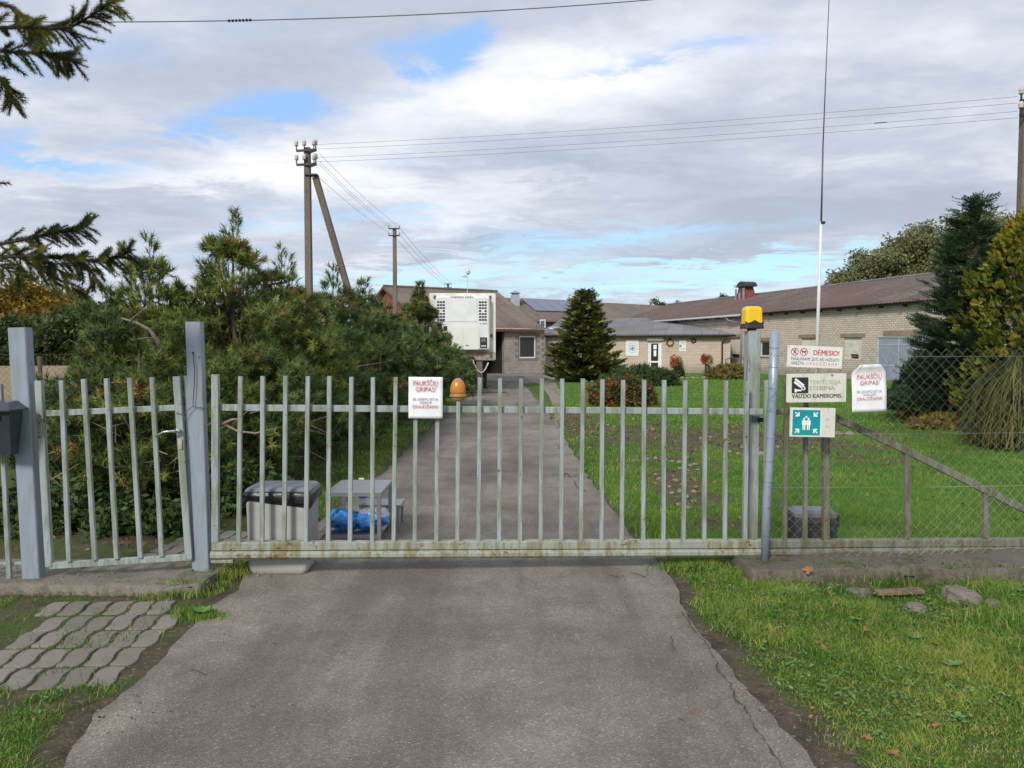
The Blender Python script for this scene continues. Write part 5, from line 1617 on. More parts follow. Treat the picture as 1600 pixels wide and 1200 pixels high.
# floodlight with a solar cell on the corner, wall box, awning dome
fl = thing('solar_floodlight', 'small framed solar floodlight panel at the roof corner of the garage building', 'light', W(848, 505.5, 50.0), R(-10))
m_ = MB(); m_.box(-.19, .19, -.03, .03, -.28, .26); m_.build('frame', 'pale_metal', fl, local=True)
m_ = MB(); m_.box(-.13, .12, -.045, -.031, -.2, .18); m_.build('solar_cell', 'solar', fl, local=True)
aw_ = thing('dish_canopy', 'curved grey metal canopy under the eave beside the conical conifer', 'canopy', W(864, 513, 49.4), 0)
m_ = MB(); m_.lathe((0, 0, 0), [(0.42, -.06), (0.42, -.02), (.3, .08), (.12, .12)], 14, 1, .6); m_.build('canopy_shell', 'sheet_metal', aw_, local=True, smooth=True)
mbx = W(846, 547, 48.5); o_ = MB().box(mbx.x - .1, mbx.x + .1, 48.6, 48.75, mbx.z - .14, mbx.z + .14).build('meter_box', 'old_white'); tag(o_, 'small pale electricity box on the garage wall right of its window', 'box')
# roof antenna
an = W(730, 457, 50.0)
at_ = thing('roof_antenna', 'thin roof mast with a small wind vane above the refrigerated trailer', 'antenna', an, 0)
zt_ = W(731, 417, 50.0).z
MB().tube([(an.x, 50, an.z - .6), (an.x + .03, 50, zt_)], .022, 6).build('mast', 'pale_metal', at_)
MB().add([(an.x - .35, 50, zt_ - .62), (an.x, 50, zt_ - .5), (an.x, 50.02, zt_ - .72), (an.x - .33, 50.02, zt_ - .66)], [(0, 1, 2, 3)]).build('vane', 'pale_metal', at_)
MB().lathe((an.x + .06, 50, zt_ - .5), [(.05, 0), (.13, .08), (.14, .22), (.05, .42)], 8).build('aerial_drum', 'pale_metal', at_)

# ------------------------------------------------------------------ refrigerated trailer
TY = 28.2
tr0 = G(722, 612)
tcx = (723 - 800) / F * TY
dirT = Vector((tcx, TY, 0)).normalized()
tr = thing('refrigerated_trailer', 'white refrigerated trailer seen from its front, parked beside the pines', 'trailer', (tcx, TY, 0), math.atan2(-dirT.x, dirT.y))
TU = TY / F
ztop, zbot = W(723, 458, TY).z, W(723, 563, TY).z
hw = 51.5 * TU
m_ = MB(); loft(m_, [[(x, y, z) for x, z in rbox_prof(hw, (ztop - zbot) / 2, .05, 3)] for y in (0, 0.03, 10.0)])
m_.v = [(x, y, z + (ztop + zbot) / 2) for x, y, z in m_.v]
m_.build('cargo_box', 'trailer_white', tr, local=True)
MB().box(-hw + .02, hw - .02, -.02, -.001, zbot + .02, zbot + .32).build('lower_rail', 'rust_strip', tr, local=True)
def TL(px, py, yl=-0.3):
    return Vector(((px - 723.5) * TU * (TY + yl) / TY, yl, W(px, py, TY + yl).z))
a, b_ = TL(682, 463), TL(766, 547)
m_ = MB(); loft(m_, [[(x + (a.x + b_.x) / 2, y, z + (a.z + b_.z) / 2) for x, z in rbox_prof((b_.x - a.x) / 2 - (.05 if y < -.28 else 0), (a.z - b_.z) / 2 - (.05 if y < -.28 else 0), .06, 3)] for y in (0.0, -0.26, -0.31)])
un = m_.build('cooling_unit', 'trailer_panel', tr, local=True)
def tpan(name, x0, x1, y0, y1, mt, y=-.318, th=.01, par=un):
    p, q = TL(x0, y0, -.31), TL(x1, y1, -.31)
    return MB().box(p.x, q.x, y, y + th, q.z, p.z).build(name, mt, par, local=True)
# seams, doors
tpan('top_door', 699, 746, 468.5, 502.5, 'trailer_panel', -.325, .012)
tpan('service_door', 701, 724, 509.5, 546, 'trailer_door', -.325, .012)
tpan('service_door', 725, 748.5, 509.5, 546, 'trailer_door', -.325, .012)
tpan('control_panel', 750.5, 761.5, 527, 543.5, 'black_metal', -.33, .018)
tpan('control_display', 752.5, 759.5, 529, 534, 'motor_top', -.334, .003)
for i in range(4):
    tpan('control_button', 752.5 + i * 2, 753.8 + i * 2, 539.5, 541.5, 'ink_white', -.334, .003)
tpan('small_opening', 694, 699.5, 509.5, 517, 'black_metal', -.325, .012)
for (xa, xs_) in ((684, (0, 4.3, 8.6)), (749, (0, 4.3, 8.6))):
    for r_i in range(7):
        for i, dx_ in enumerate(xs_):
            if r_i == 3 and i == 1: continue
            y_ = 470.8 + r_i * 4.6
            tpan('louvre', xa + dx_, xa + dx_ + 3.4, y_, y_ + 2.5, 'rubber', -.322, .012)
def tletter(s, x0, x1, yb, cap, mt, bold=0.0):
    p, q = TL(x0, yb, -.31), TL(x1, yb, -.31)
    o_ = lettering(un, s, p.x, q.x, p.z, cap * TU, mt, -.331, bold)
    return o_
tletter('THERMO KING', 704, 740, 465.2, 2.5, 'ink_black', 0.04)
tletter('SL-200e', 684.5, 697, 507.6, 1.7, 'ink_grey', 0.01)
tletter('SL-200e', 749.5, 762, 506.0, 1.7, 'ink_grey', 0.01)
tpan('maker_badge', 728, 733, 538.8, 540.8, 'ink_grey', -.329, .004)
for x, z in ((-hw + .2, ztop - .15), (hw - .2, ztop - .15), (hw - .15, zbot + .15), (hw - .15, zbot + .9)):
    MB().box(x - .04, x + .04, -.03, -.002, z - .06, z + .06).build('marker_lamp', 'fascia_brown', tr, local=True)
# underneath: frame, tank, legs, wheels
MB().box(-.9, .9, .3, 9.5, zbot - .25, zbot - .002).build('chassis', 'black_metal', tr, local=True)
a, b_ = TL(694, 557, .2), TL(741, 568, .2)
m_ = MB(); m_.box(a.x, b_.x, -.15, .9, b_.z - .15, a.z); m_.build('fuel_tank', 'black_metal', tr, local=True)
for x in (-.85, .85):
    m_ = MB(); m_.bar((x, 1.8, 0.05), (x, 1.8, zbot - .2), .14, .14, (1, 0, 0)); m_.box(x - .15, x + .15, 1.65, 1.95, 0.0, .05); m_.build('landing_leg', 'black_metal', tr, local=True)
for y in (7.4, 8.7):
    for x in (-.95, .95):
        m_ = MB(); m_.tube([(x - .15, y, .5), (x + .15, y, .5)], .5, 20); wh = m_.build('wheel', 'rubber', tr, local=True)
        m_ = MB(); m_.tube([(x - .16, y, .5), (x + .16, y, .5)], .27, 14); m_.build('rim', 'pale_metal', wh, local=True)
m_ = MB(); m_.box(-1.1, .9, 1.0, 1.1, .15, zbot - .3); m_.build('underrun_panel', 'rubber', tr, local=True)
# white cable loop
cz = []
for i in range(13):
    t = i / 12
    px_ = 763 - 24 * t; py_ = 560 + 22 * math.sin(math.pi * (t * .93 + .07)) ** .8 + (2 if t > .9 else 0)
    cz.append(W(px_, py_, G(750.5, 612).y - .45))
m_ = MB(); m_.tube(cz, .022, 6); m_.build('power_cord', 'cord_white', tr, smooth=True)
pp = G(750.5, 612)
o_ = MB().bar(pp + Vector((0, -.15, -.02)), W(749, 565, pp.y - .15), .21, .2, (1, 0, 0), .01).build('support_post', 'wood_post'); tag(o_, 'thick reddish wooden post in front of the trailer nose', 'post')
q = G(757, 614)
o_ = lump(5, 0.9, 0.25, 0.03, 16, 8, .15, 4).build('drip_tray', 'plank_dark'); o_.location = (q.x, q.y, .03); tag(o_, 'flat dark board lying on the ground below the trailer nose', 'board')

# ------------------------------------------------------------------ utility poles and wires
def insul(par, p, s=1.0):
    m = MB(); m.tube([p + Vector((0, 0, 0)), p + Vector((0, 0, .10 * s))], .012 * s, 5); m.build('pin', 'black_metal', par)
    m = MB(); m.lathe((p.x, p.y, p.z + .08 * s), [(.03 * s, 0), (.05 * s, .02 * s), (.035 * s, .05 * s), (.05 * s, .07 * s), (.03 * s, .12 * s)], 10); m.build('insulator', 'ceramic', par, smooth=True)
def upole(label, x, y, h, w0, w1, arms, ang=0.0, lean=(0, 0), arm_half=.32, ins=True):
    o = thing('utility_pole', label, 'utility pole', (x, y, 0), 0)
    m = MB(); m.bar((x, y, 0), (x + lean[0], y + lean[1], h), (w0 + w1) / 2, (w0 + w1) / 2, (1, 0, 0), .02)
    # taper
    vs = m.v; n = len(vs) // 2
    m.v = [tuple(Vector((x, y, 0)) + (Vector(v) - Vector((x, y, 0))) * (w0 / ((w0 + w1) / 2)) if i < n else Vector((x + lean[0], y + lean[1], h)) + (Vector(v) - Vector((x + lean[0], y + lean[1], h))) * (w1 / ((w0 + w1) / 2))) for i, v in enumerate(vs)]
    m.build('pole_shaft', 'concrete_pole', o)
    tips = []
    a = Vector((math.cos(ang), math.sin(ang), 0))
    for dz_ in arms:
        c_ = Vector((x + lean[0], y + lean[1] - w1 / 2 - .03, h + dz_))
        m = MB(); m.bar(c_ - a * arm_half, c_ + a * arm_half, .06, .06, (0, 0, 1)); m.build('crossarm', 'black_metal', o)
        for s in (-1, 1):
            p = c_ + a * (arm_half * s)
            m = MB(); m.bar(p + Vector((0, -.02, .0)), p + Vector((0, -.02, .14)), .03, .03, (1, 0, 0)); m.build('hook', 'black_metal', o)
            if ins: insul(o, p + Vector((0, -.02, .03)), 1.25)
            tips.append(p + Vector((0, 0, .1)))
    return o, tips
X1, Y1 = (483 - 800) / F * 22.5, 22.5
H1 = W(483, 231, 22.5).z
up1, t1 = upole('tall concrete pole with two crossarms and a leaning brace, behind the pines', X1 + .025, Y1, H1, .215, .17, (-.1, -.5), R(-12), lean=(0, 0), arm_half=.30)
for dz_ in (-.1, -.5):
    c_ = Vector((X1, Y1 - .13, H1 + dz_)); m_ = MB(); m_.bar(c_ + Vector((.04, .1, -.05)), c_ + Vector((.36, -.22, -.05)), .06, .06, (0, 0, 1)); m_.build('crossarm', 'black_metal', up1); insul(up1, c_ + Vector((.30, -.2, -.02)), 1.3); insul(up1, c_ + Vector((-.02, -.02, .02)), 1.3)
bt_, bb_ = W(493, 277, 22.55), W(549, 470, 22.9)
bdv = (bb_ - bt_); bb2 = bt_ + bdv * (bt_.z / (bt_.z - bb_.z))
m_ = MB(); m_.bar(bb2, bt_, .18, .17, (1, 0, 0), .02); m_.build('brace', 'concrete_pole', up1)
m_ = MB(); q = W(484, 272, 22.35); m_.box(q.x - .16, q.x + .2, Y1 - .15, Y1 + .15, q.z - .02, q.z + .02); m_.build('clamp_band', 'black_metal', up1)
X2, Y2 = (618 - 800) / F * 37.7, 37.7
up2, t2 = upole('thin concrete pole with two small crossarms in front of the garage roof', X2, Y2, W(618, 357, Y2).z, .22, .17, (-.02, -.36), 0, arm_half=.26, ins=False)
X3, Y3 = (700.5 - 800) / F * 70.8, 70.8
up3, t3 = upole('distant pole whose top just shows above the garage ridge', X3, Y3, W(700, 443, Y3).z, .25, .2, (-.05, -.38), 0, arm_half=.32, ins=False)
X4, Y4 = (1593 - 800) / F * 17.5, 17.5
H4 = W(1598, 158, Y4).z
up4, t4 = upole('concrete pole with dark insulators at the right edge, behind the golden conifer', X4, Y4, H4, .25, .2, (-.05, -.36), R(15), lean=(-.03, 0), arm_half=.27)
def wire(name, label, a, b_, sag, r=.006, mat_='wire_grey', n=20, group=None):
    a, b_ = Vector(a), Vector(b_)
    m = MB(); m.tube([a.lerp(b_, i / n) - Vector((0, 0, sag * 4 * (i / n) * (1 - i / n))) for i in range(n + 1)], r, 4)
    o = m.build(name, mat_); tag(o, label, 'wire', group)
    return o
for (ya, yb, lb) in ((226, 154, 'topmost'), (233, 164, 'second'), (246.5, 177, 'third'), (253, 187, 'lowest')):
    wire('power_line', '%s of the four wires between the braced pole and the pole at the right edge' % lb, W(492, ya, 22.4), W(1590, yb - 3, 17.4), .10, .0045, group='wires across to the right pole')
for (ya, xa, yb, xb, lb) in ((240, 499, 355, 625, 'uppermost'), (252, 499, 353, 612, 'second'), (255, 497, 357, 612, 'third'), (275, 496, 365, 611, 'lowest')):
    wire('power_line', '%s of the wires falling from the braced pole to the thin pole' % lb, W(xa, ya, 22.5), W(xb, yb, 37.6), .12, .005, group='wires between the two left poles')
for (ya, xa, yb, xb, lb) in ((356, 624, 441, 703, 'upper'), (366, 624, 442, 697, 'middle'), (374, 620, 447, 697, 'lower')):
    wire('power_line', '%s of the wires running from the thin pole to the distant pole' % lb, W(xa, ya, 37.8), W(xb, yb, 70.7), .15, .0075, group='wires to the distant pole')
p0, p1 = W(-60, 33, 8.0), W(1060, -4, 9.4)
ow = wire('overhead_cable', 'dark overhead cable crossing the top left of the sky', p0, p1, .10, .006)
jt = MB()
for i in range(7):
    jt.tube([p0.lerp(p1, .335 + i * .0047) - Vector((0, 0, .0895)), p0.lerp(p1, .338 + i * .0047) - Vector((0, 0, .0895))], .014, 6)
jt.build('cable_splice', 'black_metal', ow)
sp = wire('line_spacer', 'small dark splice on the third wire, right of the white mast', W(1366, 192.5, 18.4), W(1386, 191, 18.4), 0, .014)
# whip mast
wm_ = thing('antenna_mast', 'very tall slender mast, white below and dark above, behind the fence signs', 'mast', G(1274.5, 612), 0)
YM = G(1274, 612).y
MB().tube([G(1274.5, 612), W(1279, 470, YM), W(1283, 346, YM)], [.065, .06, .052], 8).build('lower_tube', 'mast_white', wm_, smooth=True)
MB().tube([W(1283.1, 348, YM), W(1286, 225, YM)], [.036, .03], 8).build('middle_tube', 'mast_dark', wm_, smooth=True)
MB().tube([W(1286, 226, YM), W(1291, 100, YM), W(1298, -60, YM)], [.022, .018, .012], 6).build('whip_tip', 'mast_dark', wm_, smooth=True)
MB().box(W(1283, 347, YM).x - .03, W(1283, 347, YM).x + .13, YM - .06, YM + .06, W(1283, 350, YM).z, W(1283, 346, YM).z).build('collar', 'black_metal', wm_)
for z in (W(1280, 410, YM), W(1284.8, 300, YM)):
    pass

# ------------------------------------------------------------------ foliage tools
def frames(D, roll):
    D = D / np.linalg.norm(D, axis=1, keepdims=True)
    up = np.where(np.abs(D[:, 2:3]) > 0.95, np.array([[1.0, 0, 0]]), np.array([[0, 0, 1.0]]))
    A = np.cross(up, D); A /= np.linalg.norm(A, axis=1, keepdims=True)
    B = np.cross(D, A)
    c, s = np.cos(roll)[:, None], np.sin(roll)[:, None]
    A2 = A * c + B * s; B2 = -A * s + B * c
    return A2, B2, D
def scatter(name, tv, tf, P, D, S, T, mat_, parent=None, roll=None, tj=0.10, tvt=None):
    """copies of a small template (tv, tf) with its z axis along D; joined into one mesh"""
    N = len(P)
    roll = rng.uniform(0, 2 * np.pi, N) if roll is None else roll
    A, B, C = frames(D, roll)
    V = P[:, None, :] + S[:, None, None] * (tv[None, :, 0:1] * A[:, None, :] + tv[None, :, 1:2] * B[:, None, :] + tv[None, :, 2:3] * C[:, None, :])
    n = len(tv)
    Fs = tf[None, :, :] + (np.arange(N) * n)[:, None, None]
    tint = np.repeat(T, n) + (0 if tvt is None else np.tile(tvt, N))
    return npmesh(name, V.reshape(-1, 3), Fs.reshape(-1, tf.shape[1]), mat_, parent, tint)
def needles(n, L, wd, z0, z1, amin, amax, seed=1, stem=True):
    r = np.random.default_rng(seed)
    v, f, t = [], [], []
    for i in range(n):
        z = z0 + (z1 - z0) * (i + .5) / n
        a = r.uniform(0, 2 * np.pi); th = R(r.uniform(amin, amax))
        l = L * r.uniform(.75, 1.1)
        d = np.array([math.sin(th) * math.cos(a), math.sin(th) * math.sin(a), math.cos(th)])
        s = np.array([-math.sin(a), math.cos(a), 0]) * wd / 2
        b0 = np.array([0, 0, z])
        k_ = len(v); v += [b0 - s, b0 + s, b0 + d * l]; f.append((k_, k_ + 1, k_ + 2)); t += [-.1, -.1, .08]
    if stem:
        for a in (0, 2.1):
            s = np.array([math.cos(a), math.sin(a), 0]) * .004
            k_ = len(v); v += [np.array([0, 0, -z1 * .6]) - s, np.array([0, 0, -z1 * .6]) + s, np.array([0, 0, z1])]; f.append((k_, k_ + 1, k_ + 2)); t += [-.3, -.3, -.3]
    return np.array(v), np.array(f), np.array(t)
TUFT = needles(20, 0.088, 0.0105, -0.01, 0.055, 22, 88, 1)
TUFT_NEAR = needles(26, 0.072, 0.0075, -0.01, 0.06, 20, 85, 7)
TUFT_FAR = needles(13, 0.12, 0.020, -0.01, 0.07, 22, 85, 2)
def feather(n, L, twig, wd, seed, droop=0.0, flat=.25, up=55):
    """a flat branchlet along z with twigs to both sides"""
    r = np.random.default_rng(seed)
    v, f, t = [], [], []
    for i in range(n):
        z = L * (i + .3) / n
        s = 1 if i % 2 else -1
        tl = twig * (1 - .55 * (z / L)) * r.uniform(.7, 1.15)
        th = R(r.uniform(up - 15, up + 10))
        o = np.array([s * math.sin(th), r.uniform(-flat, flat), math.cos(th)])
        b0 = np.array([0, 0, z])
        side = np.array([-o[2] * s, 0, o[0] * s]) * wd / 2 * s
        tip = b0 + o * tl
        mid = b0 + o * tl * .5
        k_ = len(v)
        v += [b0, mid + side, tip, mid - side]
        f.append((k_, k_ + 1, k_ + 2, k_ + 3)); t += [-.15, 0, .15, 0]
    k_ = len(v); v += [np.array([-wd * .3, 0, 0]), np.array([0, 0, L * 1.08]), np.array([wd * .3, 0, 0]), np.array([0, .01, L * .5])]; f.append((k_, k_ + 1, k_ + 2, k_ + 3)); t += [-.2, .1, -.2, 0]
    return np.array(v, float), np.array(f), np.array(t)
def leaf_cluster(n, rad, size, seed):
    r = np.random.default_rng(seed)
    v, f, t = [], [], []
    for i in range(n):
        c = r.normal(size=3); c = c / np.linalg.norm(c) * rad * r.uniform(.2, 1) ** .6
        d = r.normal(size=3); d /= np.linalg.norm(d)
        e_ = np.cross(d, r.normal(size=3)); e_ /= np.linalg.norm(e_)
        s = size * r.uniform(.6, 1.2)
        k_ = len(v); v += [c - d * s, c + e_ * s * .55, c + d * s, c - e_ * s * .55]; f.append((k_, k_ + 1, k_ + 2, k_ + 3)); q = r.uniform(-.2, .2); t += [q] * 4
    return np.array(v), np.array(f), np.array(t)

def pine(label, px, top_y, Y, rad, n_clump, mat_='pine_needles', seed=0, tuft=TUFT, tuf_n=40, leaders=5, bare=8, zmin=.12, power=.5, group='mountain pines along the left of the drive', cr=(.16, .30), spread=1.0, name='pine_tree', sc=(.85, 1.25), tint=(.48, .2), deadf=.035, cat='pine'):
    r = np.random.default_rng(100 + seed)
    base = Vector(((px - 800) / F * Y, Y, 0))
    h = W(px, top_y, Y).z
    o = thing(name, label, cat, base, 0, group)
    tm = MB()
    tm.tube([(base.x, base.y, -.05), (base.x + .05, base.y, h * .3), (base.x - .03, base.y + .03, h * .65), (base.x, base.y, h * .93)], [.065, .05, .022, .006], 7)
    tm.build('trunk', 'bark', o, smooth=True)
    P, D = [], []
    # leaders: upright shoots of differing height
    lead = [(0, 0, h)]
    for i in range(leaders):
        a = r.uniform(0, 2 * np.pi); rr_ = rad * r.uniform(.25, .75)
        lead.append((rr_ * math.cos(a), rr_ * math.sin(a), h * (.86 - (rr_ / rad) ** 1.0 * .48) * r.uniform(.88, 1.0)))
    limbs = MB()
    clumps = []
    for i in range(n_clump):
        t = r.uniform(0, 1) ** .85
        z = zmin * h + t * (h * .87 - zmin * h)
        li = lead[r.integers(0, len(lead))] if (t > .5 and r.random() < .45) else (0, 0, h)
        if z > li[2] - .1: z = li[2] * r.uniform(.55, .95); t = z / h
        prof = max(.06, (1 - t)) ** power
        a = r.uniform(0, 2 * np.pi)
        q = rad * prof * math.sqrt(r.uniform(.18, 1.0)) * (1 if t > .15 else .85)
        w_ = min(1, t * 1.3)
        c_ = np.array([li[0] * w_ * .8 + q * math.cos(a), li[1] * w_ * .8 + q * math.sin(a) * spread, z])
        clumps.append(c_)
    for lx, ly, lz in lead:
        for z in np.arange(max(.4, lz - 1.15), lz - .04, .10):
            k_ = (lz - z)
            c_ = np.array([lx, ly, z]) + r.normal(size=3) * .03
            m = int(4 + 24 * k_)
            th = r.uniform(R(15), R(65), m); az = r.uniform(0, 2 * np.pi, m)
            d = np.stack([np.sin(th) * np.cos(az), np.sin(th) * np.sin(az), np.cos(th)], 1)
            az2 = r.uniform(0, 2 * np.pi, m); rr2 = k_ * .36 * np.sqrt(r.uniform(.15, 1, m)) + .03
            d = np.stack([np.cos(az2) * .75, np.sin(az2) * .75, np.full(m, .75)], 1)
            P.append(c_ + np.stack([np.cos(az2) * rr2, np.sin(az2) * rr2, r.uniform(-.05, .05, m)], 1)); D.append(d + np.array([0, 0, .5]))
        P.append(np.array([[lx, ly, lz - .08]])); D.append(np.array([[0, 0.02, 1.0]]))
        limbs.tube([(base.x + lx * .7, base.y + ly * .7, lz * .4), (base.x + lx, base.y + ly, lz - .1)], [.012, .004], 4)
    for i, c_ in enumerate(clumps):
        m = int(tuf_n * r.uniform(.6, 1.3))
        d = r.normal(size=(m, 3)); d[:, 2] = d[:, 2] * .8 + .35
        out_ = np.array([c_[0], c_[1], 0]); L_ = np.linalg.norm(out_) + 1e-6
        d = d + (out_ / L_) * .7
        d /= np.linalg.norm(d, axis=1, keepdims=True)
        rr_ = r.uniform(*cr) * (1.1 - .62 * min(1, c_[2] / h) ** 2.2)
        m = min(m, int(m * (1.05 - .4 * (c_[2] / h) ** 2))); d = d[:m]
        pos = c_ + d * rr_ * r.uniform(.35, 1.05, (m, 1)) * np.array([1, 1, .75])
        P.append(pos); D.append(d + np.array([0, 0, .45]))
        if i % 3 == 0:
            s = Vector((base.x, base.y, max(.08, c_[2] * .45)))
            e_ = Vector((base.x + c_[0], base.y + c_[1], c_[2]))
            md = s.lerp(e_, .55) - Vector((0, 0, .12))
            limbs.tube([s, md, e_], [.022, .014, .005], 4)
    limbs.build('branches', 'bark', o, smooth=True)
    if bare:
        lb = MB()
        for i in range(bare):
            a = r.uniform(-2.6, -.5); z = r.uniform(.25, .6) * h
            s = Vector((base.x + .2 * math.cos(a), base.y + .2 * math.sin(a), z * .7))
            e_ = s + Vector((math.cos(a) * rad * r.uniform(.6, .95), math.sin(a) * rad * r.uniform(.5, .85), r.uniform(-.1, .5)))
            m1 = s.lerp(e_, .5) + Vector((r.uniform(-.1, .1), 0, r.uniform(.0, .16)))
            lb.tube([s, m1, e_], [.014, .009, .003], 5)
            for j in range(3):
                f_ = s.lerp(e_, r.uniform(.4, .9)); lb.tube([f_, f_ + Vector((r.uniform(-.25, .25), r.uniform(-.2, .05), r.uniform(-.05, .25)))], [.005, .0015], 4)
        lb.build('bare_branches', 'bark_pale', o, smooth=True)
    P = np.vstack(P); D = np.vstack(D)
    P = P + np.array([base.x, base.y, 0])
    keep = P[:, 2] > .03
    P, D = P[keep], D[keep]
    T = np.clip(r.normal(tint[0], tint[1], len(P)), 0, .9)
    # whole clumps of dead orange needles
    dead = fbm(P[:, 0] * 3.1 + P[:, 2] * 2.2, P[:, 2] * 3.3 + P[:, 1] * 1.7, 2) > .81
    T = np.where(dead & (r.random(len(P)) < .75) | (r.random(len(P)) < deadf * .3), 1.0, T)
    S = r.uniform(*sc, len(P))
    tv, tf, tt = tuft
    tt2 = tt * (1.0)
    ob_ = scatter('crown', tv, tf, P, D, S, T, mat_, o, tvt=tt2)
    return o

def spruce(label, px, top_y, Y, rad, name, mat_, seed, levels, per, feath, group=None, droop=.35, zmin=.05, cat='conifer', power=.85, S=(.8, 1.3), tint=(.45, .22), sub=7, tip=.25, base_xy=None, azr=None, jit=.35, h=None):
    r = np.random.default_rng(200 + seed)
    base = Vector(((px - 800) / F * Y, Y, 0)) if base_xy is None else Vector((*base_xy, 0))
    h = h or W(px, top_y, Y).z
    o = thing(name, label, cat, base, 0, group)
    MB().tube([(base.x, base.y, -.05), (base.x, base.y, h * .5), (base.x, base.y, h * .97)], [.03 * h * .6 + .03, .02 * h * .5 + .01, .008], 8).build('trunk', 'bark_spruce', o, smooth=True)
    P, D, SS = [], [], []
    br = MB()
    for i in range(levels):
        t = (i + r.uniform(-.3, .3)) / levels; t = min(max(t, 0), .99)
        z = zmin * h + t * (1 - zmin) * h
        L = rad * max(.04, 1 - t) ** power
        m = max(3, int(per * (1 - t * .6)))
        for j in range(m):
            a = r.uniform(0, 2 * np.pi)
            l = L * r.uniform(1 - jit, 1.0 + jit * .35)
            dr_ = droop * r.uniform(.6, 1.3)
            pts = []
            for s in np.linspace(0, 1, 6):
                pts.append(np.array([math.cos(a) * l * s, math.sin(a) * l * s, z - dr_ * l * (s ** 1.3) * .8 + tip * l * s ** 3]))
            if j % 2 == 0: br.tube([Vector((base.x + p[0], base.y + p[1], p[2])) for p in pts[::2] + [pts[-1]]], [.012, .009, .005, .002], 4)
            k_ = max(2, int(sub * l / max(rad, .1) * 1.2) + 1)
            for s in np.linspace(.22, 1.0, k_):
                f_ = s * 5; i0 = min(int(f_), 4); p = pts[i0] + (pts[i0 + 1] - pts[i0]) * (f_ - i0)
                tg = pts[i0 + 1] - pts[i0]; tg /= np.linalg.norm(tg) + 1e-9
                for sd_ in (-1, 1, 0):
                    yaw = sd_ * r.uniform(.5, 1.0)
                    d = np.array([tg[0] * math.cos(yaw) - tg[1] * math.sin(yaw), tg[0] * math.sin(yaw) + tg[1] * math.cos(yaw), tg[2] - .15 * abs(sd_) * droop])
                    P.append(p + r.normal(size=3) * .02); D.append(d); SS.append(r.uniform(*S) * (1.0 if sd_ == 0 else .85))
    for z in np.linspace(h * .86, h, 14):
        for j in range(3):
            a = r.uniform(0, 6.28); P.append(np.array([0, 0, z - .05])); D.append(np.array([math.cos(a) * .5, math.sin(a) * .5, .6])); SS.append(.55)
    br.build('branches', 'bark_spruce', o, smooth=True)
    P = np.array(P) + np.array([base.x, base.y, 0]); D = np.array(D); SS = np.array(SS)
    k2 = P[:, 2] > .02
    P, D, SS = P[k2], D[k2], SS[k2]
    T = np.clip(r.normal(tint[0], tint[1], len(P)) + (fbm(P[:, 0] * 2, P[:, 2] * 2) - .5) * .6, 0, .93)
    roll = np.arctan2(0, 1) + r.normal(0, .5, len(P))
    scatter('crown', feath[0], feath[1], P, D, SS, T, mat_, o, roll=roll, tvt=feath[2])
    return o

def leafmass(P0, radii, n, clus, mat_, r, S=(.8, 1.2), shell=.55, tint=(.5, .2), flatbase=True, upbias=.3):
    """points in a lumpy ellipsoid shell"""
    d = r.normal(size=(n, 3)); d /= np.linalg.norm(d, axis=1, keepdims=True)
    if flatbase: d[:, 2] = np.abs(d[:, 2]) * 1.0
    k_ = 1 + .28 * (fbm(d[:, 0] * 2.5 + 7 + P0[0], d[:, 1] * 2.5 + d[:, 2] * 2.7 + 3, 3) - .5) * 2
    q = r.uniform(shell, 1, n) * k_
    P = np.array(P0) + d * q[:, None] * np.array(radii)
    return P, d + np.array([0, 0, upbias])

def bush(name, label, cat, c, radii, n, clus, mat_, seed, S=(.8, 1.2), shell=.5, tint=(.5, .2), group=None, upbias=.4):
    r = np.random.default_rng(300 + seed)
    o = thing(name, label, cat, (c[0], c[1], 0), 0, group)
    P, D = leafmass(c, radii, n, clus, mat_, r, S, shell)
    T = np.clip(r.normal(tint[0], tint[1], n), 0, .93)
    st_ = MB()
    for i in range(7):
        a = r.uniform(0, 6.28); st_.tube([(c[0], c[1], 0), (c[0] + radii[0] * .5 * math.cos(a), c[1] + radii[1] * .5 * math.sin(a), c[2] + radii[2] * .6)], [.02, .006], 4)
    st_.build('stems', 'bark', o)
    scatter('foliage', clus[0], clus[1], P, D + np.array([0, 0, upbias * .1]), r.uniform(*S, n), T, mat_, o, tvt=clus[2])
    return o

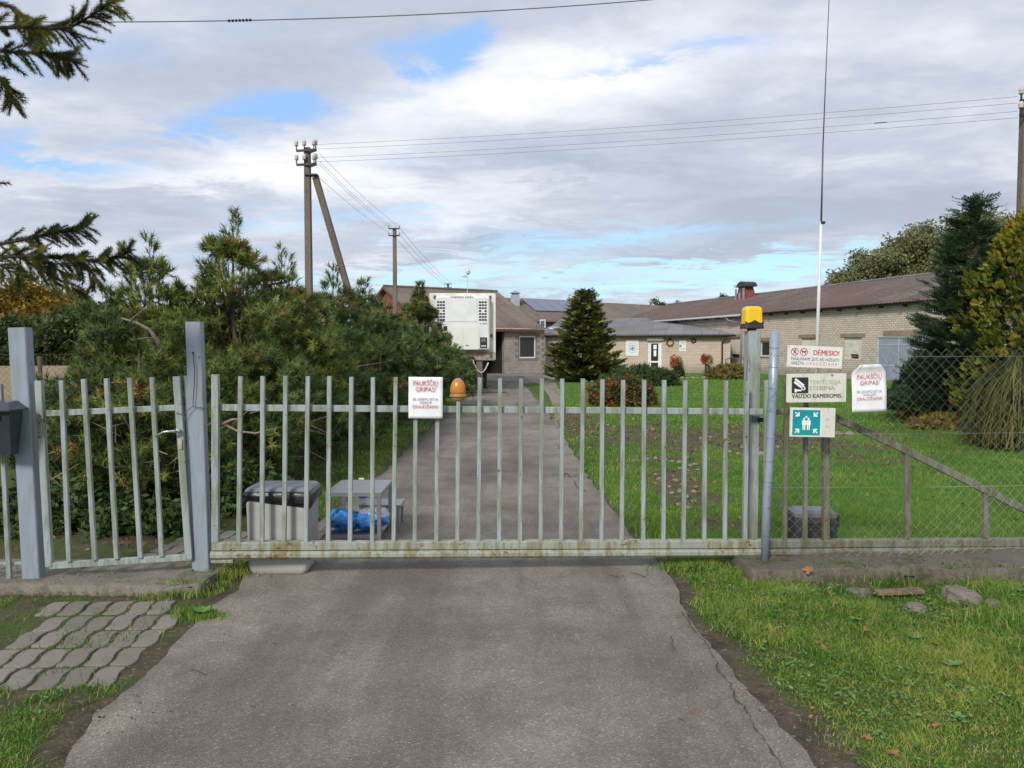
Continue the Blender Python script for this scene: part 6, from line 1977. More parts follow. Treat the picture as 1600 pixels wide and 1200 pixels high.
def broad(name, label, c, h, rad, n_clump, per, clus, mat_, seed, S=(.8, 1.3), tint=(.5, .2), group=None, trunk_h=.3, cr=.22, mat_b='bark', elong=1.0):
    r = np.random.default_rng(400 + seed)
    o = thing(name, label, 'tree', (c[0], c[1], 0), 0, group)
    tr_ = MB()
    tr_.tube([(c[0], c[1], -.1), (c[0] + .1, c[1], h * trunk_h), (c[0] - .1, c[1], h * .75)], [h * .022, h * .016, h * .006], 8)
    P, D = [], []
    bm_ = MB()
    for i in range(n_clump):
        d = r.normal(size=3); d /= np.linalg.norm(d)
        q = r.uniform(.35, 1) ** .5
        cc = np.array([c[0], c[1], h * (trunk_h + (1 - trunk_h) * .5)]) + d * q * np.array([rad, rad, h * (1 - trunk_h) * .48 * elong])
        cc[2] = max(cc[2], h * trunk_h * .5)
        if i % 2 == 0:
            s = Vector((c[0], c[1], h * trunk_h + (cc[2] - h * trunk_h) * .3)); e_ = Vector(cc)
            bm_.tube([s, s.lerp(e_, .5) + Vector((0, 0, -.04 * h)), e_], [h * .008, h * .005, h * .0015], 5)
        m = int(per * r.uniform(.6, 1.3))
        dd = r.normal(size=(m, 3)); dd /= np.linalg.norm(dd, axis=1, keepdims=True)
        P.append(cc + dd * rad * cr * r.uniform(.3, 1.15, (m, 1)) * np.array([1.2, 1.2, .85])); D.append(dd)
    tr_.build('trunk', mat_b, o, smooth=True); bm_.build('branches', mat_b, o, smooth=True)
    P = np.vstack(P); D = np.vstack(D)
    T = np.clip(r.normal(tint[0], tint[1], len(P)), 0, .93)
    scatter('crown', clus[0], clus[1], P, D, r.uniform(*S, len(P)), T, mat_, o, tvt=clus[2])
    return o

# ------------------------------------------------------------------ pines along the left
pine('tallest pine, pointed top, just right of the middle gate post', 368, 334, 9.9, 1.35, 88, 'pine_needles', 1, leaders=7, power=.60)
pine('narrow pointed pine left of the tallest pine', 238, 374, 9.6, .95, 56, 'pine_needles', 2, leaders=5, bare=5, power=.62)
pine('low dark pine behind the left post with several short upright tips', 168, 446, 9.0, .80, 36, 'pine_blue', 3, leaders=6, power=.45)
pine('pine right of the tallest one, in front of the braced pole', 442, 392, 10.8, 1.2, 64, 'pine_needles', 4, leaders=6)
pine('dark pine in front of the leaning pole brace', 522, 416, 13.4, 1.2, 62, 'pine_blue', 5, leaders=5, bare=10)
pine('dark pine with an upright tip left of the thin pole', 572, 440, 15.5, 1.3, 50, 'pine_blue', 6, leaders=5, bare=10, tuft=TUFT_FAR, tuf_n=30)
pine('dark pine directly in front of the red garage gable', 604, 474, 17.2, 1.0, 50, 'pine_blue', 16, leaders=4, bare=3, tuft=TUFT_FAR, tuf_n=30, power=.5, cr=(.2, .32))
pine('broad pine below the garage gable', 622, 492, 18.0, 1.45, 48, 'pine_blue', 7, leaders=6, bare=10, tuft=TUFT_FAR, tuf_n=32, power=.5, cr=(.2, .34))
pine('last pine of the row, spilling in front of the trailer', 680, 512, 20.5, 1.15, 44, 'pine_blue', 8, leaders=6, bare=6, tuft=TUFT_FAR, tuf_n=32, power=.5, cr=(.2, .34), sc=(.9, 1.3))
pine('pale yellow-green conifer just left of the trailer', 656, 440, 24.5, 1.35, 76, 'yew_leaf', 9, leaders=5, bare=0, tuft=TUFT_FAR, tuf_n=34, power=.6, name='yew_tree', tint=(.5, .2), group=None, cat='conifer', cr=(.2, .32), sc=(1., 1.5))
pine('low spreading pine close behind the small gate, on its left', 148, 560, 7.7, .72, 34, 'pine_blue', 10, leaders=4, bare=4, tuft=TUFT_NEAR, tuf_n=52, tint=(.38, .2), power=.4, zmin=.06)
pine('spreading pine close behind the small gate, in its middle', 218, 530, 7.5, .85, 36, 'pine_needles', 11, leaders=3, bare=8, tuft=TUFT_NEAR, tuf_n=52, tint=(.38, .2), power=.4, zmin=.06)
pine('low pine behind the middle gate post', 318, 545, 8.2, .9, 40, 'pine_needles', 12, leaders=3, bare=8, tuft=TUFT_NEAR, tuf_n=52, tint=(.38, .2), power=.45, zmin=.06)
pine('low pine behind the bin', 420, 520, 9.3, .95, 42, 'pine_blue', 13, leaders=3, bare=10, power=.45, zmin=.10)
pine('low pine right of the bin with bare grey twigs', 500, 520, 11.8, 1.0, 40, 'pine_blue', 14, leaders=3, bare=14, power=.5, zmin=.12)
# prominent pale dead boughs of the near pines
db = thing('dead_bough', 'bare pale curved bough sticking out of the pine left of the middle post', 'branch', W(252, 552, 8.2), 0)
MB().tube([W(253, 552, 8.6), W(246, 532, 8.5), W(233, 515, 8.45), W(215, 505, 8.4), W(190, 497, 8.4)], [.028, .026, .02, .015, .008], 7).build('limb', 'bark_pale', db, smooth=True)
MB().tube([W(240, 529, 8.48), W(228, 528, 8.4), W(214, 530, 8.35)], [.012, .009, .005], 6).build('limb', 'bark_pale', db, smooth=True)
MB().tube([W(204, 503, 8.4), W(208, 496, 8.35), W(229, 480, 8.3)], [.008, .006, .003], 5).build('limb', 'bark_pale', db, smooth=True)
db = thing('dead_bough', 'bare pale forked bough behind the gate just right of the middle post', 'branch', W(345, 664, 7.6), 0)
MB().tube([W(300, 660, 8.0), W(345, 664, 7.6), W(362, 656, 7.55), W(376, 654, 7.5)], [.022, .018, .014, .008], 6).build('limb', 'bark_pale', db, smooth=True)
MB().tube([W(350, 663, 7.6), W(372, 674, 7.5), W(400, 677, 7.5), W(432, 668, 7.5)], [.014, .012, .009, .004], 6).build('limb', 'bark_pale', db, smooth=True)
# undergrowth
LC = leaf_cluster(14, .11, .035, 5)
LC2 = leaf_cluster(12, .10, .022, 6)
for i, (px, py, rx_, rz_, n, lb) in enumerate(((275, 800, .32, .62, 170, 'leafy dark shrub behind the latch side of the small gate'), (120, 830, .45, .28, 160, 'low leafy undergrowth at the left foot of the small gate'),
                                              (385, 800, .40, .34, 150, 'low leafy undergrowth behind the bin'), (340, 812, .3, .42, 130, 'low leafy undergrowth just right of the middle post'), (20, 838, .5, .35, 160, 'green leafy undergrowth below the mailbox'), (180, 838, .42, .20, 190, 'low green undergrowth behind the middle of the small gate'), (255, 842, .30, .16, 130, 'low creeping leaves at the latch end of the small gate'))):
    q = G(px, py)
    bush('undergrowth_shrub', lb, 'shrub', (q.x, q.y + .25, .05), (rx_, rx_, rz_), n, LC, 'shrub_leaf', i, S=(.7, 1.1), shell=.3, tint=(.4, .2))

# ------------------------------------------------------------------ other conifers and shrubs
FE_C = feather(9, .26, .13, .05, 3, up=45)
FE_S = feather(12, .34, .15, .038, 4, up=55)
FE_T = feather(7, .13, .07, .032, 5, up=40)
spruce('conical olive-green conifer with a drooping tip in front of the entrance wing', 912, 452, 37.0, 1.80, 'conical_conifer', 'cypress_leaf', 1, 36, 13, FE_C, droop=.45, S=(1.1, 2.0), tint=(.42, .22), sub=8, power=.78, tip=.35, jit=.45)
# its curling leader
cc_ = thing('drooping_leader', 'curled leader twigs on the very top of the conical conifer', 'branch', W(912, 455, 37), 0) if False else None
spruce('tall dark green spruce behind the golden conifer on the right', 1519, 306, 15.5, 1.35, 'spruce_tree', 'spruce_dark', 2, 42, 12, FE_S, droop=.25, S=(.55, 1.0), tint=(.45, .2), sub=8, power=.62, zmin=.08, jit=.35)
# dark round cypress low beside the spruce
LCD = needles(16, .09, .016, -.01, .07, 15, 60, 8, stem=False)
q = G(1470, 655)
bush('dark_cypress', 'dense dark rounded conifer bush left of the weeping shrub, behind the chain-link fence', 'bush', (q.x, q.y + .6, .15), (.86, .8, 1.28), 3400, LCD, 'dark_cypress', 31, S=(.8, 1.3), shell=.72, tint=(.45, .22))
# golden thuja at the right edge
def column_bush(name, label, cx_, cy_, h, rad, n, tmpl, mat_, seed, tint=(.5, .25), S=(.9, 1.4), prof=lambda t: (1 - t ** 2.2) ** .6):
    r = np.random.default_rng(500 + seed)
    o = thing(name, label, 'conifer', (cx_, cy_, 0), 0)
    MB().tube([(cx_, cy_, -.05), (cx_, cy_, h * .8)], [.06, .02], 7).build('trunk', 'bark', o)
    t = r.uniform(.02, 1, n); a = r.uniform(0, 2 * np.pi, n)
    lum_ = 1 + .30 * (fbm(a * 1.6 + 3, t * 6 + seed, 3) - .5) * 2
    q = rad * prof(t) * lum_ * r.uniform(.70, 1.0, n)
    P = np.stack([cx_ + q * np.cos(a), cy_ + q * np.sin(a), t * h], 1)
    D = np.stack([np.cos(a), np.sin(a), np.full(n, .8)], 1) + r.normal(0, .35, (n, 3))
    lob = fbm(a * 2.5 + 9, t * 9, 3)
    T = np.clip(r.normal(tint[0], tint[1], n) + (lob - .5) * .9, 0, .93)
    T = np.where((fbm(a * 3 + 33, t * 11, 2) > .78) & (r.random(n) < .35), 1.0, T)
    scatter('crown', tmpl[0], tmpl[1], P, D, r.uniform(*S, n), T, mat_, o, tvt=tmpl[2])
    return o
column_bush('golden_thuja', 'yellow-green thuja at the right edge behind the chain-link fence', (1628 - 800) / F * 14.6, 14.6, W(1600, 315, 14.6).z, 1.55, 10000, FE_T, 'thuja_gold', 1, S=(.65, 1.15), prof=lambda t: (1 - t ** 2.4) ** .62 * (.8 + .2 * np.minimum(1, t * 4)))
# weeping thread-leaf shrub
r = np.random.default_rng(77)
q = G(1640, 712)
ws = thing('weeping_shrub', 'olive weeping thread-leaf shrub with hanging strands at the right edge', 'shrub', (q.x + .12, q.y + .9, 0), 0)
bx_, by_ = q.x + .12, q.y + .9
hW = W(1590, 545, by_).z
MB().tube([(bx_, by_, 0), (bx_, by_, hW * .85)], [.05, .02], 6).build('trunk', 'bark', ws)
n = 3600
a = r.uniform(0, 2 * np.pi, n); rad_ = r.uniform(.2, .78, n); z0_ = r.uniform(.35, 1.0, n) * hW * (1 - .12 * fbm(a * 2, a * 0 + 4))
K = 6
V, Fq, T = [], [], []
for i in range(n):
    l = rad_[i]
    top = z0_[i] * (1 - .25 * l); 
    zs_e = max(.05, top - r.uniform(.35, .9))
    tt = r.normal(.45, .2)
    w_ = r.uniform(.006, .013)
    dirx, diry = math.cos(a[i]), math.sin(a[i])
    jx, jy = r.normal(0, .13, 2)
    for k_ in range(K):
        s = k_ / (K - 1)
        rr_ = l * (math.sin(min(1, s * 1.5) * math.pi / 2))
        z = top * 1.0 + .12 * math.sin(min(1, s * 2.2) * math.pi) - (top - zs_e) * max(0, s - .25) / .75
        p = np.array([bx_ + dirx * rr_ + jx * s, by_ + diry * rr_ + jy * s, z])
        side = np.array([-diry, dirx, 0]) * w_ * (1 - .6 * s)
        V += [p - side, p + side]; T += [tt - .1 + s * .25] * 2
        if k_: 
            b0 = len(V) - 4; Fq.append((b0, b0 + 1, b0 + 3, b0 + 2))
V = np.array(V)
npmesh('strands', V, np.array(Fq), 'thread_leaf', ws, np.clip(T, 0, .93))

Pm, Dm = leafmass((bx_, by_, .05), (.62, .6, hW * .85), 900, None, '', r, shell=.5)
scatter('inner_foliage', LCD[0], LCD[1], Pm, Dm, r.uniform(.8, 1.3, 900), np.clip(r.normal(.2, .2, 900), 0, .9), 'thread_leaf', ws)  # darker tint on the inner leaves paints the shaded inside of the shrub

# bed with heather by the weeping shrub
HE = needles(12, .10, .02, -.01, .06, 10, 70, 12, stem=False)
q = G(1478, 672)
bush('heather_clump', 'straw-coloured low heather clump in front of the dark rounded conifer', 'plant', (q.x, q.y + .2, 0), (.62, .35, .30), 700, HE, 'heather_leaf', 41, tint=(.5, .25), shell=.6)
q = G(1445, 660)
bush('yellow_perennial', 'yellowing leafy perennial at the left end of the heather clump', 'plant', (q.x, q.y + .3, 0), (.42, .3, .32), 160, LC, 'gold_leaf', 42, tint=(.5, .25), shell=.4)
# garden shrubs by the entrance wing
JU = needles(14, .2, .035, -.02, .16, 20, 70, 14, stem=False)
q = G(1010, 604)
bush('juniper_bush', 'low spreading green juniper right of the conical conifer', 'bush', (q.x, q.y + 1.2, 0), (1.55, 1.1, .74), 1900, JU, 'juniper_leaf', 51, tint=(.45, .22), shell=.6)
LB2 = leaf_cluster(14, .14, .055, 15)
q = G(980, 636)
bush('barberry_bush', 'rounded barberry bush with reddish tips beyond the gate', 'bush', (q.x, q.y + .75, 0), (.92, .75, .74), 1500, LB2, 'barberry_leaf', 52, tint=(.4, .3), shell=.5)
q = G(1138, 592)
bush('heather_clump', 'yellowish low clump in front of the iron bench', 'plant', (q.x, q.y, 0), (1.05, .7, .62), 1200, HE, 'heather_leaf', 53, S=(1.5, 2.5), tint=(.4, .25), shell=.6)
q = G(987, 577)
bush('red_perennial', 'brownish red plant at the wall below the logo sign', 'plant', (q.x, q.y - 3.6, 0), (.36, .3, .95), 220, LB2, 'barberry_leaf', 54, tint=(.75, .2), shell=.3)
for i, (px_, py0, lb) in enumerate(((1057, 590, 'wall planter with straw and dark foliage right of the entrance door'), (1105, 584, 'wall planter with red leaves and straw left of the iron bench'))):
    q = G(px_, py0)
    o = thing('wrapped_planter', lb, 'planter', (q.x, q.y, 0), 0)
    h0 = .62
    m_ = MB(); m_.lathe((q.x, q.y, 0), [(.13, 0), (.16, .2), (.15, h0), (.12, h0 + .02)], 12); m_.build('pot', 'iron_brown' if i else 'black_metal', o, smooth=True)
    rr_ = np.random.default_rng(i)
    P, D = leafmass((q.x + .05, q.y, h0), (.26, .22, .5), 90, LB2, '', rr_); scatter('straw', LB2[0], LB2[1], P, D, rr_.uniform(.7, 1.2, 90), np.clip(rr_.normal(.5, .2, 90), 0, .9), 'straw_leaf', o)
    P, D = leafmass((q.x - .18, q.y - .1, h0 + .25), (.22, .2, .3), 50, LB2, '', rr_, flatbase=False); scatter('red_leaves', LB2[0], LB2[1], P, D, rr_.uniform(.6, 1.0, 50), np.clip(rr_.normal(.5, .2, 50), 0, .9), 'red_leaf', o)
    if i == 0:
        P, D = leafmass((q.x + .08, q.y - .25, 0), (.3, .25, .75), 150, LB2, '', rr_); scatter('dark_leaves', LB2[0], LB2[1], P, D, rr_.uniform(.6, 1.0, 150), np.clip(rr_.normal(.3, .2, 150), 0, .9), 'green_leaf', o)
for (px_, py_, rad_, lb, mt) in ((1047, 535, .24, 'red autumn wreath on the wall just right of the entrance door', 'red_leaf'), (1083.5, 532, .13, 'small dark wreath on the wall right of the information board', 'barberry_leaf')):
    c_ = W(px_, py_, 48.3)
    tb_ = TM[bb.name].inverted() @ c_; c_ = TM[bb.name] @ Vector((tb_.x, -.06, tb_.z))
    o = thing('wreath', lb, 'wreath', c_, 0)
    ringp = [(c_.x + rad_ * .8 * math.cos(t), c_.y, c_.z + rad_ * .8 * math.sin(t)) for t in [i * 2 * math.pi / 14 for i in range(15)]]
    MB().tube([Vector(p) for p in ringp], .03, 5, cap=False).build('ring', 'bark', o)
    rr_ = np.random.default_rng(5); a = rr_.uniform(0, 6.28, 60)
    a = a[(a > .9) | (rad_ < .2)]
    P = np.stack([c_.x + rad_ * np.cos(a), np.full(len(a), c_.y), c_.z + rad_ * np.sin(a)], 1)
    scatter('leaves', LB2[0] * .45, LB2[1], P, rr_.normal(size=P.shape), rr_.uniform(.5, 1, len(P)), np.clip(rr_.normal(.6, .2, len(P)), 0, .9), mt, o)
# iron bench
bq = G(1146, 586); bq.y -= 0.6
bh = thing('iron_bench', 'dark wrought-iron garden bench with a curved back against the barn wall', 'bench', (bq.x, bq.y, 0), R(-14))
for x in (-.6, .6):
    MB().tube([(x, -.22, 0), (x, -.2, .45), (x * 1.02, -.18, .64), (x, .2, .64)], .022, 6).build('armrest', 'iron_brown', bh, local=True)
    MB().tube([(x, .25, 0), (x, .22, .45), (x, .30, .92)], .024, 6).build('leg', 'iron_brown', bh, local=True)
for i in range(6):
    MB().box(-.6, .6, -.22 + i * .075, -.17 + i * .075, .43, .45).build('seat_slat', 'iron_brown', bh, local=True)
arc = [Vector((x, .30, .92 + .12 * math.cos(x / .6 * math.pi / 2))) for x in np.linspace(-.6, .6, 9)]
MB().tube(arc, .024, 6).build('back_rail', 'iron_brown', bh, local=True)
MB().tube([(-.6, .24, .62), (.6, .24, .62)], .02, 6).build('back_rail', 'iron_brown', bh, local=True)
for x in np.linspace(-.5, .5, 9):
    MB().tube([(x, .25, .62), (x + .04, .28, .8), (x, .29, .93 + .1 * math.cos(x / .6 * math.pi / 2))], .012, 4).build('back_bar', 'iron_brown', bh, local=True)
q = W(1137, 579, bq.y - .8); o_ = MB().lathe((q.x, q.y, 0), [(.12, 0), (.2, .08), (.22, .2), (.14, .32), (.04, .34)], 12).build('pumpkin', 'lamp_orange', smooth=True); o_.location.z = .3
o_.location.z = 0.0; tag(o_, 'orange pumpkin in front of the iron bench', 'pumpkin')

# ------------------------------------------------------------------ far trees
CLF = leaf_cluster(12, .7, .21, 21)
CLN = leaf_cluster(12, .5, .13, 22)
far = [('golden autumn tree at the far left beyond the field', -1.0, 30, 444, 78, 5.4, 'gold_leaf', 'maple_tree'),
       ('orange-red autumn tree at the left edge beyond the field', 0, -12, 492, 74, 3.0, 'orange_leaf', 'maple_tree'),
       ('dark green tree just right of the golden one, beyond the field', 0, 68, 452, 90, 5.2, 'green_leaf', 'linden_tree'),
       ('thin brownish half-bare tree beyond the field', 0, 105, 458, 92, 4.4, 'oak_leaf', 'linden_tree'),
       ('green bushy willow beyond the field, behind the left pines', 0, 118, 492, 72, 4.2, 'green_leaf', 'willow_tree'),
       ('dark tree behind the low left pine', 0, 160, 474, 88, 4.6, 'green_leaf', 'linden_tree'),
       ('tree beyond the field outside the left edge', 0, -110, 440, 88, 6.2, 'oak_leaf', 'linden_tree'),
       ('olive tree beyond the field near the tallest pine', 0, 222, 482, 90, 5.0, 'oak_leaf', 'linden_tree'),
       ('dark tree low beyond the field behind the left tall post', 0, 36, 506, 72, 3.6, 'green_leaf', 'linden_tree'),
       ('pale olive tree seen behind the middle pines', 0, 290, 486, 92, 5.0, 'oak_leaf', 'linden_tree')]
for i, (lb, _, px_, ty_, Y_, rad_, mt, nm) in enumerate(far):
    hh_ = W(px_, ty_, Y_).z
    broad(nm, lb, ((px_ - 800) / F * Y_, Y_), hh_, rad_, 50, 28, CLF, mt, i, trunk_h=.12 if 'half-bare' not in lb else .2, cr=.24, tint=(.45, .22), S=(.7, 1.15) if 'half-bare' in lb else (.9, 1.4))
# hedge line at the field's far side
for i, (px_, w_) in enumerate(((-60, 5), (20, 5), (80, 4.5), (130, 5), (190, 5), (250, 5))):
    Y_ = 68 + i
    rr_ = 4
    bush('hedgerow_bush', 'dark hedgerow bush at the far side of the field, %s from the left' % ('first', 'second', 'third', 'fourth', 'fifth', 'sixth')[i], 'bush', ((px_ - 800) / F * Y_, Y_, 0), (w_ * .7, 2.0, 2.6 + (i % 3) * .5), 420, CLF, 'green_leaf', 60 + i, tint=(.3, .2), shell=.5, S=(.7, 1.1))
for i, (px_, ty_, Y_, rad_, lb) in enumerate(((1372, 388, 66, 3.6, 'lower left tree of the olive grove behind the barn roof'), (1440, 352, 66, 4.2, 'middle tree of the olive grove behind the barn roof'),
                                              (1500, 328, 64, 4.0, 'tree behind the spruce tip above the barn roof'), (1562, 318, 62, 4.6, 'tall olive tree between the spruce and the right-hand pole'), (1640, 330, 62, 4.6, 'olive tree just outside the right edge'))):
    hh_ = W(px_, ty_, Y_).z
    broad('willow_tree', lb, ((px_ - 800) / F * Y_, Y_), hh_, rad_, 70, 36, CLN, 'willow_leaf', 30 + i, trunk_h=.25, cr=.22, tint=(.5, .22), S=(.8, 1.3), group='olive trees behind the barn')
for i, (px_, ty_, Y_, lb) in enumerate(((1028, 466, 120, 'tiny distant treetop left of the roof vent, above the cross barn ridge'), (1128, 461, 110, 'tiny distant treetop just left of the roof vent'), (1053, 468, 125, 'tiny bare treetop above the roof valley'))):
    broad('distant_tree', lb, ((px_ - 800) / F * Y_, Y_), W(px_, ty_, Y_).z, 1.7, 20, 22, CLN, 'green_leaf', 50 + i, trunk_h=.5, tint=(.3, .2))

# ------------------------------------------------------------------ near spruce boughs at the upper left
TW = needles(110, .038, .0048, -.01, .105, 30, 80, 33, stem=False)
sx0, sy0 = -5.6, 4.6
sp = thing('spruce_tree', 'near spruce outside the left edge whose needled boughs hang into the upper left sky', 'spruce', (sx0, sy0, 0), 0)
MB().tube([(sx0, sy0, -.1), (sx0, sy0, 3), (sx0, sy0, 9)], [.2, .16, .05], 12).build('trunk', 'bark_spruce', sp, smooth=True)
twP, twD, twS, twT = [], [], [], []
rr_ = np.random.default_rng(9)
wood = MB()
def bough(pts, Y, r0=.010, depth=0, tw=True, sidelen=60, y1=None, dens=1.0):
    """pts in sight-line pixels at distance Y; twigs clothed with needles"""
    n = len(pts)
    P_ = [W(p[0], p[1], Y + ((y1 or Y) - Y) * i / (n - 1)) for i, p in enumerate(pts)]
    wood.tube(P_, [r0 * .55 * (1 - .85 * i / (n - 1)) + .0018 for i in range(n)], 6)
    clothe(P_, dens)
    return P_
def clothe(P_, dens=1.0, s=1.0):
    for a, b_ in zip(P_[:-1], P_[1:]):
        L = (b_ - a).length
        k_ = max(1, int(L / .085 * dens + .5))
        for i in range(k_):
            p = a.lerp(b_, i / k_)
            twP.append(np.array(p)); twD.append(np.array(b_ - a)); twS.append(rr_.uniform(.8, 1.1) * s); twT.append(rr_.normal(.38, .2))
def twigs(P_, n, L, down=.35, seed=0):
    r2 = random.Random(seed)
    n = int(n * 2.7); L *= .58
    for i in range(n):
        t = (i + r2.random()) / n * .92 + .04
        f_ = t * (len(P_) - 1); i0 = min(int(f_), len(P_) - 2)
        p = P_[i0].lerp(P_[i0 + 1], f_ - i0)
        tg = (P_[i0 + 1] - P_[i0]).normalized()
        s = -1 if i % 2 else 1
        perp = Vector((-tg.z, 0, tg.x)) * s
        d = (tg * r2.uniform(.6, 1.0) + perp * r2.uniform(.35, .8) + Vector((0, r2.uniform(-.9, .9), -down * r2.random()))).normalized()
        l = L * r2.uniform(.5, 1.1) * (1 - .45 * t)
        e_ = p + d * l + Vector((0, 0, -.15 * l))
        m = p.lerp(e_, .5) + Vector((0, 0, .04 * l))
        wood.tube([p, m, e_], [.004, .003, .0015], 4)
        clothe([p, m, e_], .95, .9)
Yb = 4.6
R0 = (-420, 60)
b1 = bough([(-420, 10), (-150, 20), (-30, 45), (40, 42), (80, 45), (112, 42), (140, 26), (165, 8), (186, -2)], Yb, .022)
b1 = b1[2:]
twigs(b1, 15, .30, .3, 1)
b2 = bough([(-420, -60), (-120, -30), (-20, 0), (15, 10), (40, 30), (55, 45), (60, 62)], Yb + .1, .02); twigs(b2[3:], 8, .2, .3, 2)
b3 = bough([(-420, 90), (-120, 80), (-20, 78), (30, 82), (70, 82), (95, 92), (116, 95)], Yb - .1, .02); twigs(b3[2:], 12, .22, .5, 3)
b4 = bough([(92, 45), (112, 50), (140, 60), (166, 66)], Yb, .005, dens=1.1)
b5 = bough([(5, 88), (18, 100), (33, 112)], Yb, .005)
b6 = bough([(-300, 100), (-60, 112), (0, 122), (12, 140), (22, 165)], Yb - .1, .012); twigs(b6[2:], 5, .08, .2, 4)
b7 = bough([(-300, 270), (-30, 288), (15, 286)], Yb, .008)
b8 = bough([(-420, 330), (-160, 360), (-20, 385), (50, 372), (85, 362), (112, 360), (140, 350)], Yb + .1, .022); twigs(b8[2:], 13, .22, .3, 5)
b9 = bough([(-420, 350), (-160, 385), (-20, 402), (50, 400), (105, 404), (150, 408), (180, 402), (207, 391)], Yb, .022); twigs(b9[2:], 18, .26, .5, 6)
b10 = bough([(55, 402), (80, 412), (100, 430), (120, 456)], Yb - .05, .006); twigs(b10, 5, .10, .4, 7)
b11 = bough([(100, 404), (125, 415), (145, 428), (147, 445)], Yb - .05, .006); twigs(b11, 4, .09, .4, 8)
b12 = bough([(-60, 395), (-10, 410), (20, 425), (38, 434)], Yb - .1, .008); twigs(b12, 6, .14, .5, 9)
b13 = bough([(20, 390), (45, 410), (70, 425), (95, 448)], Yb + .05, .006); twigs(b13, 5, .14, .4, 10)
# a few boughs outside the frame so the tree is whole
for i in range(14):
    z = 1.6 + i * .5; a = rr_.uniform(0, 6.28)
    L = 1.9 * (1 - (z - 1) / 9)
    if math.cos(a) > .2 and z < 4.8: L *= .5
    s = Vector((sx0, sy0, z)); e_ = s + Vector((math.cos(a) * L, math.sin(a) * L, -.25 * L)); P_ = [s, s.lerp(e_, .4), s.lerp(e_, .75), e_]
    wood.tube(P_, [.02, .015, .009, .003], 5); clothe(P_[1:], .8); twigs(P_, 8, .35, .4, 50 + i)
wood.build('branches', 'bark_spruce', sp, smooth=True, kind='stuff')
T = np.clip(np.array(twT), 0, .93)
pos = np.array(twP)
T = np.clip(T + (fbm(pos[:, 0] * 9, pos[:, 2] * 9, 2) > .56) * .35, 0, .93)
scatter('crown', TW[0], TW[1], pos, np.array(twD), np.array(twS), T, 'spruce_near', sp, tvt=TW[2] * .4)

# ------------------------------------------------------------------ garden stones, boulders, litter
def stone_mesh(seed):
    m = lump(seed, 1, 1, .62, 14, 9, .10, 2.3)
    return mesh_only(m, 'stone', 'boulder')
sm_ = [stone_mesh(s) for s in (1, 2, 3, 4)]
for me in sm_:
    for p in me.polygons: p.use_smooth = True
rs = random.Random(4)
def stone(px, py, size, label, group=None, nm='fieldstone'):
    q = G(px, py)
    o = bpy.data.objects.new(nm, rs.choice(sm_)); COL.objects.link(o)
    s = size * q.y / F / 2
    o.location = (q.x, q.y, s * .25); o.rotation_euler = (0, 0, rs.uniform(0, 6)); o.scale = (s, s * rs.uniform(.7, 1), s * rs.uniform(.7, 1))
    tag(o, label, 'stone', group)
    return o
rough_stones = []
for sd_ in (11, 12):
    nn = 26
    V_, Q_ = [], []
    for j in range(15):
        v_ = math.pi * j / 14
        for i in range(nn):
            u_ = 2 * math.pi * i / nn
            d_ = (math.sin(v_) * math.cos(u_), math.sin(v_) * math.sin(u_), math.cos(v_))
            k_ = 1 + .35 * (float(fbm(d_[0] * 2.2 + sd_ * 3, d_[1] * 2.2 + d_[2] * 1.9, 5)) - .5) * 2 * math.sin(v_) ** .3
            V_.append((d_[0] * k_, d_[1] * k_, max(-.5, min(.62, d_[2] * k_ * .8))))
    for j in range(14):
        for i in range(nn):
            Q_.append((j * nn + i, j * nn + (i + 1) % nn, (j + 1) * nn + (i + 1) % nn, (j + 1) * nn + i))
    rough_stones.append(mesh_only(MB().add(V_, Q_), 'boulder', 'boulder_dark'))
LBL = 'rounded fieldstone in the loose row of stones on the lawn behind the gate'
for (px, py, sz) in ((1056, 752, 12), (1068, 760, 14), (1050, 772, 12), (1072, 778, 13), (1084, 770, 12), (1060, 790, 12), (1076, 795, 13), (1064, 770, 16), (1084, 785, 11), (1088, 762, 10), (1025, 742, 9), (1030, 750, 10), (1046, 762, 9), (1066, 803, 9), (1080, 748, 9),
                     (1050, 722, 10), (1062, 724, 12), (1078, 729, 10), (1072, 716, 11), (1086, 727, 12), (1040, 720, 9), (1012, 718, 9), (1005, 719, 8), (1024, 717, 9), (1062, 733, 9), (1090, 735, 8)):
    stone(px, py, sz, LBL, 'fieldstones in the row behind the gate')
LBL = 'small fieldstone scattered in the brown garden bed beyond the gate'
for (px, py, sz) in ((1140, 708, 11), (1154, 710, 9), (990, 656, 7), (1065, 670, 8), (1020, 672, 8), (1122, 665, 7), (1138, 692, 7), (921, 701, 9), (1110, 684, 7), (1095, 686, 7), (950, 665, 6), (960, 668, 6), (935, 663, 6), (1035, 690, 6), (1160, 700, 8), (1215, 700, 10), (1228, 694, 8), (1205, 712, 9), (968, 660, 5), (1145, 668, 5)):
    stone(px, py, sz, LBL, 'small stones in the garden bed')
stone(1188, 712, 18, 'large pale fieldstone between the gate post and the round fence post')
stone(1308, 680, 19, 'brownish fieldstone right of the assembly-point sign, left one of a pair', nm='fieldstone')
stone(1327, 680, 15, 'brownish fieldstone right of the assembly-point sign, right one of a pair', nm='fieldstone')
for (px, sz) in ((1066, 9), (1074, 8), (1083, 9), (1090, 7), (1100, 10), (1108, 8), (1116, 8), (1122, 6), (902, 7), (915, 8), (925, 7), (937, 8), (945, 6), (906, 6)):
    stone(px, 597 if px < 1000 and px > 900 else 592, sz, 'edging stone of the flower bed under the entrance wing wall' if px > 1000 else 'edging stone at the foot of the conical conifer', 'edging stones along the far flower bed')
